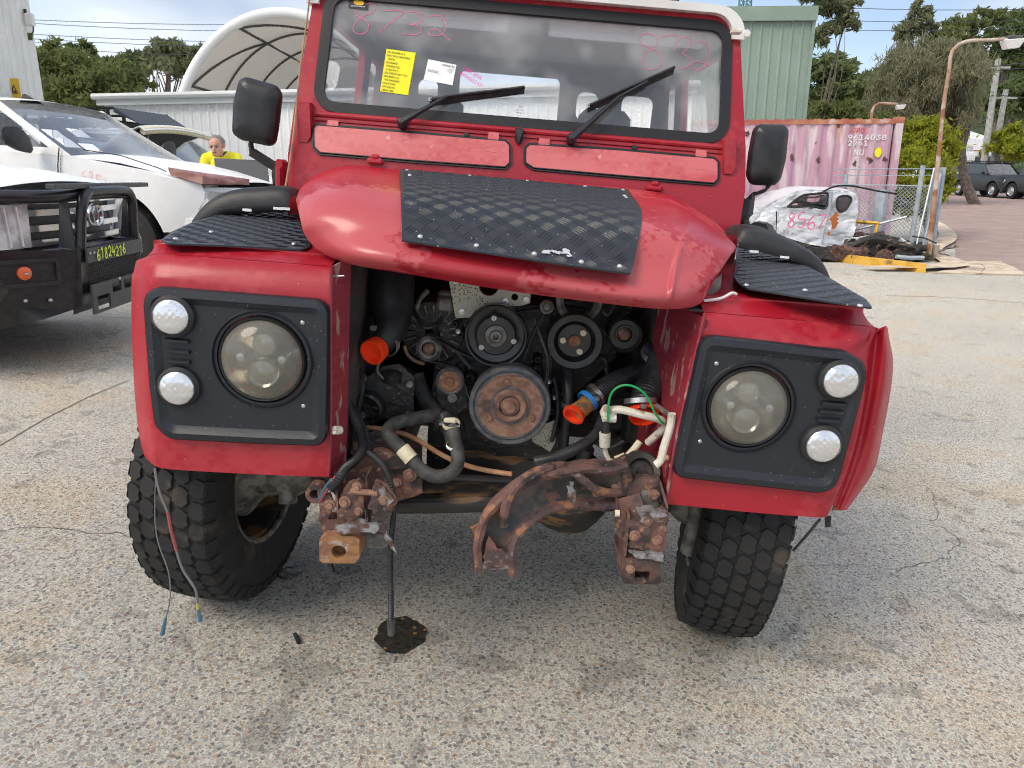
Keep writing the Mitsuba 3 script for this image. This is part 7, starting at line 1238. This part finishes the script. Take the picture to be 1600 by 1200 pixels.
tree('gum_tree', 'rounded gum tree behind the factory roof, left of the arched shelter', (-28, 62, 0), [wc((-25.387,60,10.175), 30, 22), wc((-26.741,60,9.603), 22, 18), wc((-23.999,60,9.868), 26, 24), wc((-22.872,60,10.175), 16, 14), wc((-25.653,60,9.161), 45, 14)], LG, 7000, .26, 2, .35, droop=.5)
tree('gum_tree', 'smaller dark gum tree between the bush and the rounded gum', (-34, 63, 0), [wc((-28.311,60,9.603), 22, 16), wc((-29.293,60,9.382), 28, 10), wc((-30.465,60,9.515), 22, 8)], LD, 3500, .26, 3, .3, droop=.4)
tree('gum_tree', 'tall sparse gum tree just right of the green shed', (12.5, 33, 0), [wc((13.038,32,7.054), 22, 18), wc((12.472,32,7.626), 26, 18), wc((12.135,32,6.593), 16, 26), wc((13.082,32,7.74), 20, 14), wc((11.924,32,8.079), 30, 14)], LG, 3600, .15, 4, .09, droop=.6, clump=30, limbs=1)
tree('gum_tree', 'slender gum tree standing tallest against the sky near the hill', (32, 58, 0), [wc((28.934,58,12.186), 18, 16), wc((28.222,58,11.436), 18, 14), wc((29.497,58,11.436), 14, 14), wc((28.691,58,12.93), 10, 12), wc((27.848,58,10.85), 12, 10)], LG, 3200, .24, 5, .3, droop=.5, clump=40)
tree('she_oak', 'broad brownish she-oak with drooping foliage behind the lamp post', (22.3, 37.0, 0), [wc((19.47,36,5.89), 46, 34), wc((18.727,36,6.076), 70, 32), wc((17.857,36,5.139), 55, 34), wc((19.811,36,5.543), 40, 36), wc((16.785,35,4.107), 45, 30), wc((20.865,37,6.564), 26, 26), wc((19.441,36,4.189), 50, 30), wc((18.709,37,6.889), 50, 20)], LB, 26000, .17, 6, .25, droop=1.6, squash=.45, clump=80)
for i, (b, cs, m, lab, n) in enumerate((((15, 42, 0), [wc((15.615,40,6.168), 45, 30), wc((16.694,40,5.121), 55, 32), wc((15.121,40,4.819), 40, 30)], LD, 'dark rounded tree rising behind the container right of the shed', 9000), ((21, 48, 0), [wc((20.838,46,5.875), 48, 30), wc((20.414,46,4.83), 55, 26), wc((21.439,46,6.906), 26, 20)], LF, 'mid-green tree in the middle of the tree belt', 8000), ((14, 34, 0), [wc((13.328,33,3.693), 50, 22), wc((14.692,33,3.44), 40, 18)], LF, 'low olive tree directly above the container top', 5000),
        ((38, 62, 0), [wc((37.394,62,11.151), 40, 30), wc((38.417,62,12.273), 30, 24), wc((39.351,62,9.79), 40, 40), wc((37.462,62,9.333), 36, 30)], LD, 'dark gum tree behind the power poles', 8000), ((44, 66, 0), [wc((41.285,66,13.694), 34, 18), wc((42.58,66,12.269), 40, 40)], LG, 'gum tree at the top right edge', 4000), ((36, 58, 0), [wc((36.814,58,6.644), 34, 40), wc((35.491,58,6.205), 30, 30), wc((38.293,58,6.205), 30, 40)], LD, 'dark leafy tree at the right edge above the parked vehicles', 6000),
        ((26, 56, 0), [wc((31.03,58,10.934), 28, 14), wc((33.413,60,11.917), 30, 16), wc((35.874,62,12.94), 24, 14)], LF, 'pale green treetop above the she-oak', 4500))): tree('tree', lab, b, cs, m, n, .22 if b[1] > 40 else .15, 20 + i, .3)
tree('shrub', 'bright yellow-green shrub behind the fence', (11.0, 20.0, -.2), [wc((10.428,20,2.114), 52, 34), wc((9.758,19,1.476), 46, 40), wc((10.964,20,1.802), 28, 40), wc((10.059,20,2.424), 26, 16), wc((10.383,19,.946), 26, 40), wc((9.281,18,.672), 34, 40)], LY, 15000, .075, 40, .08, 'shrub', clump=50)
tree('shrub', 'bright green street tree above the parked vehicles', (33, 52, .3), [wc((31.907,50,3.798), 28, 18), wc((31.433,50,3.022), 34, 18), wc((32.692,50,2.827), 30, 24)], LY, 4500, .17, 41, .15, 'shrub')
# ================================================================ wooded hill
hx, hy = np.meshgrid(np.linspace(20, 520, 60), np.linspace(120, 520, 40), indexing='ij')
hh = 45 * np.exp(-(((hy - 330) / 110) ** 2)) * (1 / (1 + np.exp(-(hx - 95) / 28))) * (.85 + .3 * meshkit.fbm(np.stack([hx / 60, hy / 60, hx * 0], -1), 3, 2)) - 1.5
put(None, 'hill', sheet(np.stack([hx, hy, hh], -1)), 'hill_green', smooth=True, kind='structure')
rng = np.random.default_rng(9); fx, fy = rng.uniform(40, 480, 2600), rng.uniform(170, 335, 2600); H_ = RectBivariateSpline(hx[:, 0], hy[0], hh); fz = H_.ev(fx, fy); ok = fz > 1; fb = Bag()
for x, y, z in zip(fx[ok], fy[ok], fz[ok]): fb.add(leaves((x, y, z + 2.2), (4.2, 4.2, 3.6), 60, .75, rng, 12))
put(None, 'hill_forest', fb, LD, smooth=False); labels['hill_forest'] = {'label': 'distant eucalypt forest covering the hill behind the trees', 'category': 'forest', 'kind': 'stuff'}
